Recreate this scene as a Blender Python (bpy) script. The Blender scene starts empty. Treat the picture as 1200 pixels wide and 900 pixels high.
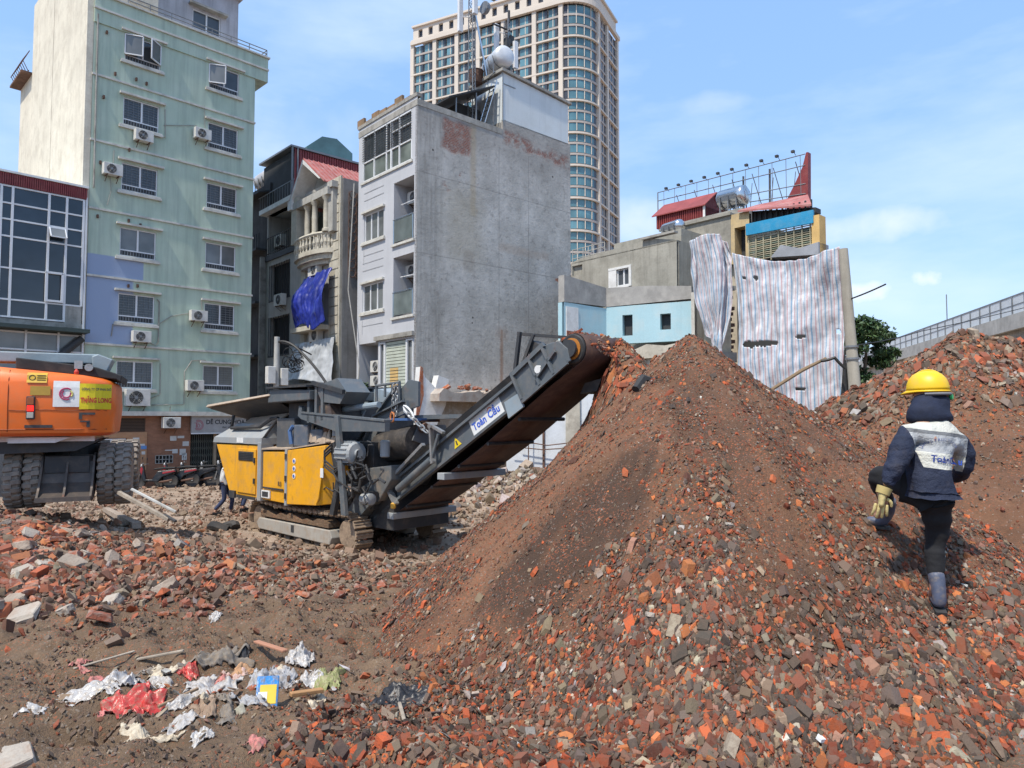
import bpy, bmesh, math, random
import numpy as np
from mathutils import Vector, Matrix, Euler
from mathutils.bvhtree import BVHTree
SC = bpy.context.scene
COL = SC.collection
R = math.radians
rng = random.Random(7)

# ---------------------------------------------------------------- camera, sky, sun, exposure
CAMZ = 3.0
PITCH = math.atan(40 / 832)
cd = bpy.data.cameras.new('camera'); cam = bpy.data.objects.new('camera', cd); COL.objects.link(cam)
cam.location = (0, 0, CAMZ); cam.rotation_euler = (R(90) + PITCH, 0, 0)
cd.sensor_width = 36; cd.lens = 36 * 832 / 1200; cd.clip_start = 0.05; cd.clip_end = 3000
SC.camera = cam
SUN_EL, SUN_AZ = 59, 217          # azimuth measured clockwise from +Y: the sun stands behind the camera, a little to the left
w = bpy.data.worlds.new('World'); SC.world = w; w.use_nodes = True
nt = w.node_tree; nt.nodes.clear()
wo = nt.nodes.new('ShaderNodeOutputWorld'); bg = nt.nodes.new('ShaderNodeBackground')
sky = nt.nodes.new('ShaderNodeTexSky'); sky.sky_type = 'NISHITA'; sky.sun_disc = False
sky.sun_elevation = R(SUN_EL); sky.sun_rotation = R(SUN_AZ); sky.air_density = 1.15; sky.dust_density = 0.9; sky.ozone_density = 1.6
bg.inputs['Strength'].default_value = 0.125
tc = nt.nodes.new('ShaderNodeTexCoord'); mp = nt.nodes.new('ShaderNodeMapping'); mp.inputs['Scale'].default_value = (1.0, 1.0, 3.4)
nt.links.new(tc.outputs['Generated'], mp.inputs['Vector'])
cn = nt.nodes.new('ShaderNodeTexNoise'); cn.inputs['Scale'].default_value = 1.7; cn.inputs['Detail'].default_value = 7; cn.inputs['Roughness'].default_value = 0.56
nt.links.new(mp.outputs[0], cn.inputs['Vector'])
cr = nt.nodes.new('ShaderNodeValToRGB'); cr.color_ramp.elements[0].position = 0.47; cr.color_ramp.elements[1].position = 0.86
cr.color_ramp.elements[0].color = (0, 0, 0, 1); cr.color_ramp.elements[1].color = (0.85, 0.85, 0.85, 1)
nt.links.new(cn.outputs['Fac'], cr.inputs[0])
cmx = nt.nodes.new('ShaderNodeMix'); cmx.data_type = 'RGBA'
nt.links.new(cr.outputs[0], cmx.inputs[0])
# thin bright veil of humid air over the Nishita blue, then cloud
veil = nt.nodes.new('ShaderNodeMix'); veil.data_type = 'RGBA'; veil.inputs[0].default_value = 0.5; veil.inputs[7].default_value = (3.0, 5.3, 9.4, 1)
nt.links.new(sky.outputs[0], veil.inputs[6]); nt.links.new(veil.outputs[2], cmx.inputs[6]); cmx.inputs[7].default_value = (6.0, 6.9, 8.0, 1)
nt.links.new(cmx.outputs[2], bg.inputs[0]); nt.links.new(bg.outputs[0], wo.inputs[0])
# small separate cumulus low over the flyover, as directions in the sky
def cloud_puff(prev, az, el, wa, we, amt, sc_=9.0):
    n = nt.nodes
    d = Vector((math.sin(R(az)) * math.cos(R(el)), math.cos(R(az)) * math.cos(R(el)), math.sin(R(el))))
    rt = Vector((math.cos(R(az)), -math.sin(R(az)), 0)); up = rt.cross(d)
    nz = n.new('ShaderNodeTexNoise'); nz.inputs['Scale'].default_value = sc_; nz.inputs['Detail'].default_value = 5
    nt.links.new(tc.outputs['Generated'], nz.inputs['Vector'])
    def dot(v):
        m = n.new('ShaderNodeVectorMath'); m.operation = 'DOT_PRODUCT'; nt.links.new(tc.outputs['Generated'], m.inputs[0]); m.inputs[1].default_value = v; return m.outputs['Value']
    def mth(op, a, b=None):
        m = n.new('ShaderNodeMath'); m.operation = op
        for i, x in enumerate((a, b)):
            if x is None: continue
            if isinstance(x, (int, float)): m.inputs[i].default_value = x
            else: nt.links.new(x, m.inputs[i])
        return m.outputs[0]
    a = mth('DIVIDE', dot(rt), math.sin(R(wa))); b = mth('DIVIDE', dot(up), math.sin(R(we)))
    rr = mth('ADD', mth('MULTIPLY', a, a), mth('MULTIPLY', b, b))
    f = mth('SUBTRACT', 1.0, rr); f = mth('ADD', f, mth('MULTIPLY', mth('SUBTRACT', nz.outputs['Fac'], 0.5), 4.5))
    f = mth('MINIMUM', mth('MAXIMUM', mth('MULTIPLY', f, 0.8), 0.0), 1.0)
    f = mth('MULTIPLY', f, mth('GREATER_THAN', dot(d), 0.5)); f = mth('MULTIPLY', f, amt)
    mx = n.new('ShaderNodeMix'); mx.data_type = 'RGBA'; nt.links.new(f, mx.inputs[0]); nt.links.new(prev, mx.inputs[6]); mx.inputs[7].default_value = (7.2, 7.4, 7.7, 1)
    return mx.outputs[2]
o_ = cmx.outputs[2]
for a in [(26.7, 9.2, 1.9, 0.8, .9, 22), (30.6, 9.8, 1.2, 0.7, .9, 26), (27.5, 13.8, 4.2, 1.3, .45, 12), (10.5, 15.0, 4, 2.2, .4), (15.5, 23.5, 3, 1.0, .22), (-16.5, 21.0, 5, 4, .2), (24.5, 31.0, 3, .9, .5)]:
    o_ = cloud_puff(o_, *a)
nt.links.new(o_, bg.inputs[0])
sl = bpy.data.lights.new('sun', 'SUN'); sl.energy = 3.8; sl.angle = R(1.8); sl.color = (1.0, 0.925, 0.81)
sun = bpy.data.objects.new('sun', sl); COL.objects.link(sun)
sd = Vector((math.sin(R(SUN_AZ)) * math.cos(R(SUN_EL)), math.cos(R(SUN_AZ)) * math.cos(R(SUN_EL)), math.sin(R(SUN_EL))))
sun.rotation_euler = sd.to_track_quat('Z', 'Y').to_euler(); sun.location = (-20, -20, 60)
SC.view_settings.view_transform = 'Standard'; SC.view_settings.look = 'None'; SC.view_settings.gamma = 1.0
SC.view_settings.exposure = 0.36; SC.view_settings.use_curve_mapping = False
SC.cycles.max_bounces = 5; SC.cycles.diffuse_bounces = 3; SC.cycles.glossy_bounces = 3; SC.cycles.transparent_max_bounces = 6
SC.cycles.use_denoising = True
try: SC.cycles.caustics_reflective = SC.cycles.caustics_refractive = False
except Exception: pass

def ray(u, v):
    a = (u - 600) / 832; b = (450 - v) / 832
    return (a, math.cos(PITCH) - b * math.sin(PITCH), math.sin(PITCH) + b * math.cos(PITCH))
def at(u, v, Y):
    r = ray(u, v); t = Y / r[1]; return Vector((r[0] * t, Y, CAMZ + r[2] * t))

# ---------------------------------------------------------------- mesh building
class MB:
    def __init__(s): s.v = []; s.f = []; s.m = []; s.M = Matrix.Identity(4)
    def add(s, vs, fs, m=0):
        b = len(s.v)
        for p in vs:
            q = s.M @ Vector(p); s.v.append((q.x, q.y, q.z))
        for f in fs: s.f.append(tuple(b + i for i in f)); s.m.append(m)
    def box(s, x0, x1, y0, y1, z0, z1, m=0):
        s.add([(x0, y0, z0), (x1, y0, z0), (x1, y1, z0), (x0, y1, z0), (x0, y0, z1), (x1, y0, z1), (x1, y1, z1), (x0, y1, z1)],
              [(0, 3, 2, 1), (4, 5, 6, 7), (0, 1, 5, 4), (1, 2, 6, 5), (2, 3, 7, 6), (3, 0, 4, 7)], m)
        return s
    def poly(s, pts, off, m=0):
        """prism: polygon pts (3d, planar) extruded by vector off"""
        n = len(pts); o = Vector(off)
        vs = [Vector(p) for p in pts] + [Vector(p) + o for p in pts]
        s.add(vs, [tuple(range(n - 1, -1, -1)), tuple(range(n, 2 * n))] + [(i, (i + 1) % n, n + (i + 1) % n, n + i) for i in range(n)], m)
        return s
    def quad(s, a, b, c, d, m=0): s.add([a, b, c, d], [(0, 1, 2, 3)], m); return s
    def bar(s, p, q, w, h=None, m=0, up=(0, 0, 1)):
        p = Vector(p); q = Vector(q); h = h or w; d = (q - p).normalized(); u = Vector(up)
        if abs(d.dot(u)) > .99: u = Vector((1, 0, 0))
        x = d.cross(u).normalized() * w / 2; y = x.cross(d).normalized() * h / 2
        s.add([p - x - y, p + x - y, p + x + y, p - x + y, q - x - y, q + x - y, q + x + y, q - x + y],
              [(0, 3, 2, 1), (4, 5, 6, 7), (0, 1, 5, 4), (1, 2, 6, 5), (2, 3, 7, 6), (3, 0, 4, 7)], m); return s
    def tube(s, pts, r, n=8, m=0, caps=True):
        pts = [Vector(p) for p in pts]; rings = []; N = len(pts)
        rs = r if isinstance(r, (list, tuple)) else [r] * N
        vs = []; fs = []; u = None
        for i, p in enumerate(pts):
            d = (pts[min(i + 1, N - 1)] - pts[max(i - 1, 0)]).normalized()
            if u is None:
                u = Vector((0, 0, 1)) if abs(d.z) < .9 else Vector((1, 0, 0))
            x = d.cross(u).normalized(); y = x.cross(d).normalized(); u = y
            for k in range(n):
                a = 2 * math.pi * k / n; vs.append(p + (x * math.cos(a) + y * math.sin(a)) * rs[i])
        for i in range(N - 1):
            for k in range(n):
                fs.append((i * n + k, i * n + (k + 1) % n, (i + 1) * n + (k + 1) % n, (i + 1) * n + k))
        if caps: fs.append(tuple(range(n - 1, -1, -1))); fs.append(tuple(range((N - 1) * n, N * n)))
        s.add(vs, fs, m); return s
    def lathe(s, prof, c=(0, 0, 0), axis='z', n=24, m=0):
        vs = []; fs = []; c = Vector(c)
        for (r, h) in prof:
            for k in range(n):
                a = 2 * math.pi * k / n; x, y = r * math.cos(a), r * math.sin(a)
                vs.append(c + (Vector((x, y, h)) if axis == 'z' else Vector((x, h, y)) if axis == 'y' else Vector((h, x, y))))
        P = len(prof)
        for i in range(P - 1):
            for k in range(n): fs.append((i * n + k, i * n + (k + 1) % n, (i + 1) * n + (k + 1) % n, (i + 1) * n + k))
        fs.append(tuple(range(n))); fs.append(tuple(range((P - 1) * n, P * n)))
        s.add(vs, fs, m); return s
    def wall(s, rect, holes, depth, mapf, m=0, mr=None, back=True):
        """wall face with real openings; rect=(a0,a1,b0,b1), holes the same; mapf(a,b,d) -> point, d = depth into the wall"""
        mr = m if mr is None else mr
        A = sorted(set([rect[0], rect[1]] + [min(max(h[i], rect[0]), rect[1]) for h in holes for i in (0, 1)]))
        B = sorted(set([rect[2], rect[3]] + [min(max(h[i], rect[2]), rect[3]) for h in holes for i in (2, 3)]))
        for i in range(len(A) - 1):
            for j in range(len(B) - 1):
                ca, cb = (A[i] + A[i + 1]) / 2, (B[j] + B[j + 1]) / 2
                if any(h[0] < ca < h[1] and h[2] < cb < h[3] for h in holes): continue
                s.quad(mapf(A[i], B[j], 0), mapf(A[i + 1], B[j], 0), mapf(A[i + 1], B[j + 1], 0), mapf(A[i], B[j + 1], 0), m)
        for h in holes:
            a0, a1, b0, b1 = h[:4]; d = h[4] if len(h) > 4 else depth
            s.quad(mapf(a0, b0, 0), mapf(a1, b0, 0), mapf(a1, b0, d), mapf(a0, b0, d), mr)
            s.quad(mapf(a0, b1, 0), mapf(a1, b1, 0), mapf(a1, b1, d), mapf(a0, b1, d), mr)
            s.quad(mapf(a0, b0, 0), mapf(a0, b1, 0), mapf(a0, b1, d), mapf(a0, b0, d), mr)
            s.quad(mapf(a1, b0, 0), mapf(a1, b1, 0), mapf(a1, b1, d), mapf(a1, b0, d), mr)
            if len(h) > 5:      # closed recess: back wall with material h[5]
                s.quad(mapf(a0, b0, d), mapf(a1, b0, d), mapf(a1, b1, d), mapf(a0, b1, d), h[5])
        return s
    def build(s, name, mats, parent=None, smooth=False, bevel=0, fix=True, loc=None, rz=None):
        me = bpy.data.meshes.new(name)
        me.from_pydata(s.v, [], s.f)
        mats = mats if isinstance(mats, (list, tuple)) else [mats]
        for k in mats: me.materials.append(k)
        me.polygons.foreach_set('material_index', s.m)
        if smooth: me.polygons.foreach_set('use_smooth', [True] * len(s.f))
        me.update()
        if fix:
            b = bmesh.new(); b.from_mesh(me); bmesh.ops.recalc_face_normals(b, faces=b.faces); b.to_mesh(me); b.free()
        o = bpy.data.objects.new(name, me); COL.objects.link(o)
        if parent: o.parent = parent
        if loc is not None: o.location = loc
        if rz is not None: o.rotation_euler = (0, 0, rz)
        if bevel:
            md = o.modifiers.new('bevel', 'BEVEL'); md.width = bevel; md.segments = 2; md.limit_method = 'ANGLE'; md.angle_limit = R(40)
        if smooth == 'auto':
            me.set_sharp_from_angle(angle=R(38))
        return o

def tag(o, label=None, cat=None, group=None, kind=None):
    if label: o['label'] = label
    if cat: o['category'] = cat
    if group: o['group'] = group
    if kind: o['kind'] = kind
    return o
def thing(name, label, cat, loc=(0, 0, 0), rz=0.0, group=None):
    o = bpy.data.objects.new(name, None); COL.objects.link(o); o.empty_display_size = .3
    o.location = loc; o.rotation_euler = (0, 0, rz)
    return tag(o, label, cat, group)
def copy_tree(o, parent=None):
    c = o.copy(); COL.objects.link(c); c.parent = parent
    for ch in list(o.children): copy_tree(ch, c)
    return c
def np_mesh(name, V, F, mats, parent=None, smooth=False, midx=None, attrs=None, fattrs=None):
    """V (n,3), F (m,k) arrays"""
    me = bpy.data.meshes.new(name); k = F.shape[1]
    me.vertices.add(len(V)); me.vertices.foreach_set('co', V.astype(np.float32).ravel())
    me.loops.add(F.size); me.loops.foreach_set('vertex_index', F.astype(np.int32).ravel())
    me.polygons.add(len(F)); me.polygons.foreach_set('loop_start', np.arange(0, F.size, k, dtype=np.int32))
    me.polygons.foreach_set('loop_total', np.full(len(F), k, dtype=np.int32))
    for m_ in mats: me.materials.append(m_)
    if midx is not None: me.polygons.foreach_set('material_index', midx.astype(np.int32))
    me.polygons.foreach_set('use_smooth', np.full(len(F), bool(smooth)))
    me.update(calc_edges=True)
    for nm, (typ, arr) in (attrs or {}).items():
        a = me.attributes.new(nm, typ, 'POINT'); a.data.foreach_set('color' if 'COLOR' in typ else 'value', arr.astype(np.float32).ravel())
    o = bpy.data.objects.new(name, me); COL.objects.link(o)
    if parent: o.parent = parent
    return o
def grid_faces(nx, ny):
    i = np.arange(nx * ny).reshape(ny, nx)
    return np.stack([i[:-1, :-1].ravel(), i[:-1, 1:].ravel(), i[1:, 1:].ravel(), i[1:, :-1].ravel()], 1)

# ---------------------------------------------------------------- materials
class NT:
    def __init__(s, name):
        s.mat = bpy.data.materials.new(name); s.mat.use_nodes = True; s.t = s.mat.node_tree; s.t.nodes.clear()
        s.out = s.t.nodes.new('ShaderNodeOutputMaterial'); s.b = s.t.nodes.new('ShaderNodeBsdfPrincipled'); s.t.links.new(s.b.outputs[0], s.out.inputs[0])
        s.tc = s.t.nodes.new('ShaderNodeTexCoord'); s.obj = s.tc.outputs['Object']
    def set(s, sock, val):
        if hasattr(val, 'node') or isinstance(val, bpy.types.NodeSocket): s.t.links.new(val, sock)
        elif isinstance(val, (tuple, list)) and len(val) == 3 and sock.type == 'RGBA': sock.default_value = (*val, 1)
        else: sock.default_value = val
    def map(s, scale=(1, 1, 1), loc=(0, 0, 0), rot=(0, 0, 0), vec=None):
        m = s.t.nodes.new('ShaderNodeMapping'); s.t.links.new(vec or s.obj, m.inputs[0]); m.inputs['Scale'].default_value = scale; m.inputs['Location'].default_value = loc; m.inputs['Rotation'].default_value = rot
        return m.outputs[0]
    def noise(s, scale=5, detail=5, rough=.55, vec=None, dist=0):
        n = s.t.nodes.new('ShaderNodeTexNoise'); n.inputs['Scale'].default_value = scale; n.inputs['Detail'].default_value = detail; n.inputs['Roughness'].default_value = rough; n.inputs['Distortion'].default_value = dist
        s.t.links.new(vec or s.obj, n.inputs['Vector']); return n.outputs['Fac']
    def vor(s, scale=5, feat='F1', vec=None, out='Distance'):
        n = s.t.nodes.new('ShaderNodeTexVoronoi'); n.feature = feat; n.inputs['Scale'].default_value = scale; s.t.links.new(vec or s.obj, n.inputs['Vector']); return n.outputs[out]
    def math(s, op, a, b=0.0, c=None):
        m = s.t.nodes.new('ShaderNodeMath'); m.operation = op; s.set(m.inputs[0], a); s.set(m.inputs[1], b)
        if c is not None: s.set(m.inputs[2], c)
        return m.outputs[0]
    def ramp(s, fac, a, b, c0=(0, 0, 0), c1=(1, 1, 1)):
        r = s.t.nodes.new('ShaderNodeMapRange'); r.clamp = True; s.set(r.inputs[0], fac); r.inputs[1].default_value = a; r.inputs[2].default_value = b
        return r.outputs[0]
    def mix(s, fac, a, b, mode='MIX'):
        m = s.t.nodes.new('ShaderNodeMix'); m.data_type = 'RGBA'; m.blend_type = mode; s.set(m.inputs[0], fac); s.set(m.inputs[6], a); s.set(m.inputs[7], b); return m.outputs[2]
    def sep(s, vec=None):
        m = s.t.nodes.new('ShaderNodeSeparateXYZ'); s.t.links.new(vec or s.obj, m.inputs[0]); return m.outputs
    def rect(s, ax, bx, a0, a1, b0, b1, soft=.06, warp=.12, wscale=3):
        """soft noisy rectangle mask in two coordinate outputs"""
        n = s.math('MULTIPLY', s.math('SUBTRACT', s.noise(wscale, 5), .5), warp * 2)
        a = s.math('ADD', ax, n); b = s.math('ADD', bx, n)
        r = s.math('MULTIPLY', s.ramp(a, a0 - soft, a0 + soft), s.ramp(a, a1 + soft, a1 - soft))
        return s.math('MULTIPLY', r, s.math('MULTIPLY', s.ramp(b, b0 - soft, b0 + soft), s.ramp(b, b1 + soft, b1 - soft)))
    def bump(s, h, strength=.3, dist=.02):
        b = s.t.nodes.new('ShaderNodeBump'); b.inputs['Strength'].default_value = strength; b.inputs['Distance'].default_value = dist; s.set(b.inputs['Height'], h); s.t.links.new(b.outputs[0], s.b.inputs['Normal']); return b
    def attr(s, name, out='Fac'):
        a = s.t.nodes.new('ShaderNodeAttribute'); a.attribute_name = name; return a.outputs[out]
    def fin(s, col, rough=.8, metal=0, **k):
        s.set(s.b.inputs['Base Color'], col); s.set(s.b.inputs['Roughness'], rough); s.set(s.b.inputs['Metallic'], metal)
        for kk, vv in k.items(): s.set(s.b.inputs[kk], vv)
        return s.mat
def sc(c, k): return tuple(min(1, x * k) for x in c[:3])
def mk(name, col, rough=.8, metal=0, var=.18, vs=1.5, bump=.15, bs=25, dirt=None, damt=0.0, streak=0.0, scol=None, rvar=.1, fine=.08, objrand=0):
    n = NT(name)
    a = n.ramp(n.noise(vs, 6), .3, .7)
    c = n.mix(a, sc(col, 1 - var), sc(col, 1 + var))
    if fine: c = n.mix(n.math('MULTIPLY', n.ramp(n.noise(bs, 3), .35, .7), fine * 2), c, sc(col, .45))
    if dirt: c = n.mix(n.math('MULTIPLY', n.ramp(n.noise(vs * 2.3, 7, .65), .46, .66), damt), c, dirt)
    if streak: c = n.mix(n.math('MULTIPLY', n.ramp(n.noise(1, 6, .6, vec=n.map((5, 5, .28))), .5, .72), streak), c, scol or sc(col, .35))
    if objrand:
        oi = n.t.nodes.new('ShaderNodeObjectInfo'); c = n.mix(n.math('MULTIPLY', oi.outputs['Random'], objrand), c, sc(col, .4))
    if bump: n.bump(n.noise(bs, 5), bump, .02)
    return n.fin(c, n.ramp(n.noise(vs * 3, 3), -.5 if rvar else 0, 1.5), metal) if False else n.fin(c, rough, metal)
FOOT = 0.16
def hash2(ix, iy, seed):
    h = (ix.astype(np.int64) * 374761393 + iy.astype(np.int64) * 668265263 + seed * 2147483647) & 0xffffffff
    h = ((h ^ (h >> 13)) * 1274126177) & 0xffffffff
    h = (h ^ (h >> 16)) & 0xffffffff
    return h / 4294967295.0
def vnoise(x, y, seed=0):
    ix = np.floor(x); iy = np.floor(y); fx = x - ix; fy = y - iy
    ix = ix.astype(np.int64); iy = iy.astype(np.int64)
    sx = fx * fx * (3 - 2 * fx); sy = fy * fy * (3 - 2 * fy)
    a = hash2(ix, iy, seed); b = hash2(ix + 1, iy, seed); c = hash2(ix, iy + 1, seed); d = hash2(ix + 1, iy + 1, seed)
    return (a + (b - a) * sx) * (1 - sy) + (c + (d - c) * sx) * sy
def fbm(x, y, seed=0, octv=4, gain=0.5):
    s = np.zeros_like(x, dtype=float); amp = 1.0; tot = 0.0
    for k in range(octv):
        s += amp * (vnoise(x * 2 ** k + 17.3 * k, y * 2 ** k - 9.1 * k, seed + k) - 0.5); tot += amp; amp *= gain
    return s / tot * 2
def gauss(x, y, cx, cy, sx, sy):
    return np.exp(-0.5 * (((x - cx) / sx) ** 2 + ((y - cy) / sy) ** 2))
def ground_z(x, y):
    x = np.asarray(x, float); y = np.asarray(y, float)
    t = 1.44 - 0.083 * y - 0.17
    z = 0.17 + 0.5 * (t + np.sqrt(t * t + 0.02))
    z = np.minimum(z, 1.6)
    z = z + 0.85 * gauss(x, y, -9.6, 12.6, 2.6, 2.2) + 1.1 * gauss(x, y, 1.0, 22.5, 3.2, 1.6)
    z = z - 0.13 * gauss(x, y, -3.6, 15.3, 1.7, 1.2)
    n = fbm(x * 0.55, y * 0.55, 11, 3) * 0.10 + fbm(x * 2.2, y * 2.2, 15, 4) * 0.07
    near = np.clip((40 - np.hypot(x, y)) / 20, 0, 1)
    z = z + n * near
    # old wheel ruts and clods in the dirt on the left
    m = gauss(x, y, -2.8, 6.2, 3.2, 2.9)
    z = z + m * (0.05 * np.sin((y * 0.93 + x * 0.36) * 5.5 + fbm(x, y, 31, 2) * 2.0) + fbm(x * 4.5, y * 4.5, 37, 4, 0.6) * 0.16)
    return z
def cone(x, y, ax, ay, az, l, r, f, b, rnd, p=2.0):
    dx = x - ax; dy = y - ay
    sx = np.where(dx < 0, l, r); sy = np.where(dy < 0, f, b)
    d = (np.abs(dx * sx) ** p + np.abs(dy * sy) ** p) ** (1 / p)
    return az + rnd - np.sqrt(d * d + rnd * rnd)
def pile_main(x, y):
    wx = x + fbm(x * 0.8, y * 0.8, 3, 3) * 0.12; wy = y + fbm(x * 0.8, y * 0.8, 5, 3) * 0.25
    z = cone(wx, wy, 2.05, 8.0, 3.93, 0.92, 0.78, 0.70, 0.8, 0.07)
    z = np.maximum(z, cone(wx, wy, 2.5, 7.4, 3.08, 0.85, 0.62, 0.62, 0.8, 0.2))
    a = np.arctan2(y - 8.0, x - 2.05); r = np.hypot(x - 2.05, y - 8.0)
    z = z + 0.035 * fbm(a * 9, r * 0.5, 8, 3) * np.clip(r, 0, 2) + fbm(x * 3, y * 3, 21, 4) * 0.05
    z = z - FOOT * gauss(x, y, 3.0, 5.07, 0.28, 0.25)
    return z
def pile_right(x, y):
    wx = x + fbm(x * 0.6, y * 0.6, 53, 3) * 0.3; wy = y + fbm(x * 0.6, y * 0.6, 55, 3) * 0.35
    dx = np.where(wx < 6.3, (wx - 6.3) * 0.64, np.where(wx < 8.6, (wx - 6.3) * 0.24, 0.55 + (wx - 8.6) * 0.6))
    dy = np.where(wy < 10, (wy - 10) * 0.62, (wy - 10) * 0.75)
    d = np.sqrt(dx * dx + dy * dy)
    z = 4.14 + 0.15 - np.sqrt(d * d + 0.0225)
    return z + fbm(x * 2.2, y * 2.2, 57, 4) * 0.10 - FOOT * gauss(x, y, 3.0, 5.07, 0.28, 0.25)
def pile_back(x, y):
    wx = x + fbm(x * 1.2, y * 1.2, 63, 3) * 0.2; wy = y + fbm(x * 1.2, y * 1.2, 65, 3) * 0.2
    return cone(wx, wy, 1.92, 12.1, 4.32, 2.4, 1.4, 0.8, 0.8, 0.22) + fbm(x * 3, y * 3, 67, 4) * 0.08
def surf_z(x, y):
    x = np.asarray(x, float); y = np.asarray(y, float)
    return np.maximum(np.maximum(ground_z(x, y), pile_main(x, y)), np.maximum(pile_right(x, y), pile_back(x, y)))
# ---------------------------------------------------------------- ground and piles
def in_poly(x, y, poly, soft_seed=None, warp=.12):
    if soft_seed is not None:
        x = x + fbm(x * 2.5, y * 2.5, soft_seed, 3) * warp; y = y + fbm(x * 2.5 + 40, y * 2.5, soft_seed + 1, 3) * warp
    c = np.zeros(x.shape, bool); n = len(poly)
    for i in range(n):
        x0, y0 = poly[i]; x1, y1 = poly[(i + 1) % n]
        t = ((y0 > y) != (y1 > y)) & (x < (x1 - x0) * (y - y0) / ((y1 - y0) or 1e-9) + x0); c ^= t
    return c.astype(float)
SAND = [(1.87, 7.6), (1.1, 7.45), (0.1, 6.8), (-0.65, 6.3), (-1.2, 6.3), (-0.6, 5.85), (0.0, 5.9), (0.61, 6.3), (1.33, 6.85)]
DAMP = [(1.0, 6.6), (0.3, 6.3), (-0.35, 5.9), (0.0, 5.5), (0.6, 5.4), (1.15, 5.65), (1.35, 6.2)]
UPPER = [(1.78, 7.5), (2.6, 7.1), (2.95, 6.37), (2.5, 5.9), (1.88, 6.1), (1.34, 5.8), (1.3, 6.56)]
PATCH = [(1.5, 5.15), (2.2, 5.35), (2.35, 4.76), (1.95, 4.45), (1.45, 4.45), (1.35, 4.75)]
PATCH2 = [(2.5, 5.75), (3.0, 5.4), (2.9, 4.85), (2.4, 4.85)]
RBARE = [(3.79, 6.3), (5.31, 8.2), (5.6, 7.3), (4.1, 4.8), (3.15, 4.6), (3.3, 5.34)]
def soil(name, base, dark, light, attrs=True):
    n = NT(name)
    c = n.mix(n.ramp(n.noise(1.1, 6), .35, .65), sc(base, .82), sc(base, 1.2))
    c = n.mix(n.math('MULTIPLY', n.ramp(n.noise(6, 8, .7), .5, .75), .55), c, dark)
    c = n.mix(n.math('MULTIPLY', n.ramp(n.noise(14, 6, .65), .55, .75), .5), c, light)
    if attrs: c = n.mix(n.math('MULTIPLY', n.attr('damp_and_shade'), .85), c, dark)  # damp soil, plus the gap shade painted under dense gravel
    if attrs == 'site': c = n.mix(n.math('MULTIPLY', n.attr('dusty'), n.ramp(n.noise(1.4, 7, .65), .25, .6)), c, (.47, .375, .29))
    # crumbs of brick in the soil
    v = n.vor(85, 'F1', out='Color'); sp = n.sep(v)
    m = n.math('MULTIPLY', n.math('GREATER_THAN', sp[0], .86), n.ramp(n.noise(2.5, 4), .4, .6))
    c = n.mix(n.math('MULTIPLY', m, .7), c, (.42, .13, .055))
    m2 = n.math('MULTIPLY', n.math('GREATER_THAN', sp[1], .97), .3)
    c = n.mix(m2, c, (.42, .38, .33))
    h = n.math('ADD', n.noise(18, 8, .68), n.math('MULTIPLY', n.noise(70, 4, .6), .5))
    n.bump(h, .9, .05)
    return n.fin(c, .95)
M_DIRT = soil('dirt', (.185, .120, .072), (.060, .038, .023), (.33, .24, .155), 'site')
M_PILE = soil('pile_soil', (.205, .100, .052), (.062, .036, .022), (.34, .18, .095))

def axis_pts(lo, hi, near0, near1, dn, df):
    a = list(np.arange(near0, near1, dn)); x = near1; s_ = dn
    while x < hi: a.append(x); s_ = min(s_ * 1.12, df); x += s_
    a.append(hi); x = near0; s_ = dn; l = []
    while x > lo: s_ = min(s_ * 1.12, df); x -= s_; l.append(max(x, lo))
    return np.array(sorted(set(l + a)))
gx = axis_pts(-900, 900, -9, 6, .045, 60); gy = axis_pts(-300, 1200, 2.6, 12, .045, 60)
X, Y = np.meshgrid(gx, gy)
Z = ground_z(X, Y)
damp_and_shade = np.clip(fbm(X * .5, Y * .9, 71, 3) * 1.4 + .1, 0, 1) * gauss(X, Y, -2.5, 5.5, 4.0, 2.6) 
dusty = np.clip((Y - 8.5 + fbm(X * .6, Y * .6, 72, 3) * 2.5) / 4.0, 0, .85)
g = np_mesh('ground', np.stack([X.ravel(), Y.ravel(), Z.ravel()], 1), grid_faces(len(gx), len(gy)), [M_DIRT], smooth=True, attrs={'damp_and_shade': ('FLOAT', damp_and_shade.ravel()), 'dusty': ('FLOAT', dusty.ravel())})
tag(g, kind='structure')

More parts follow.
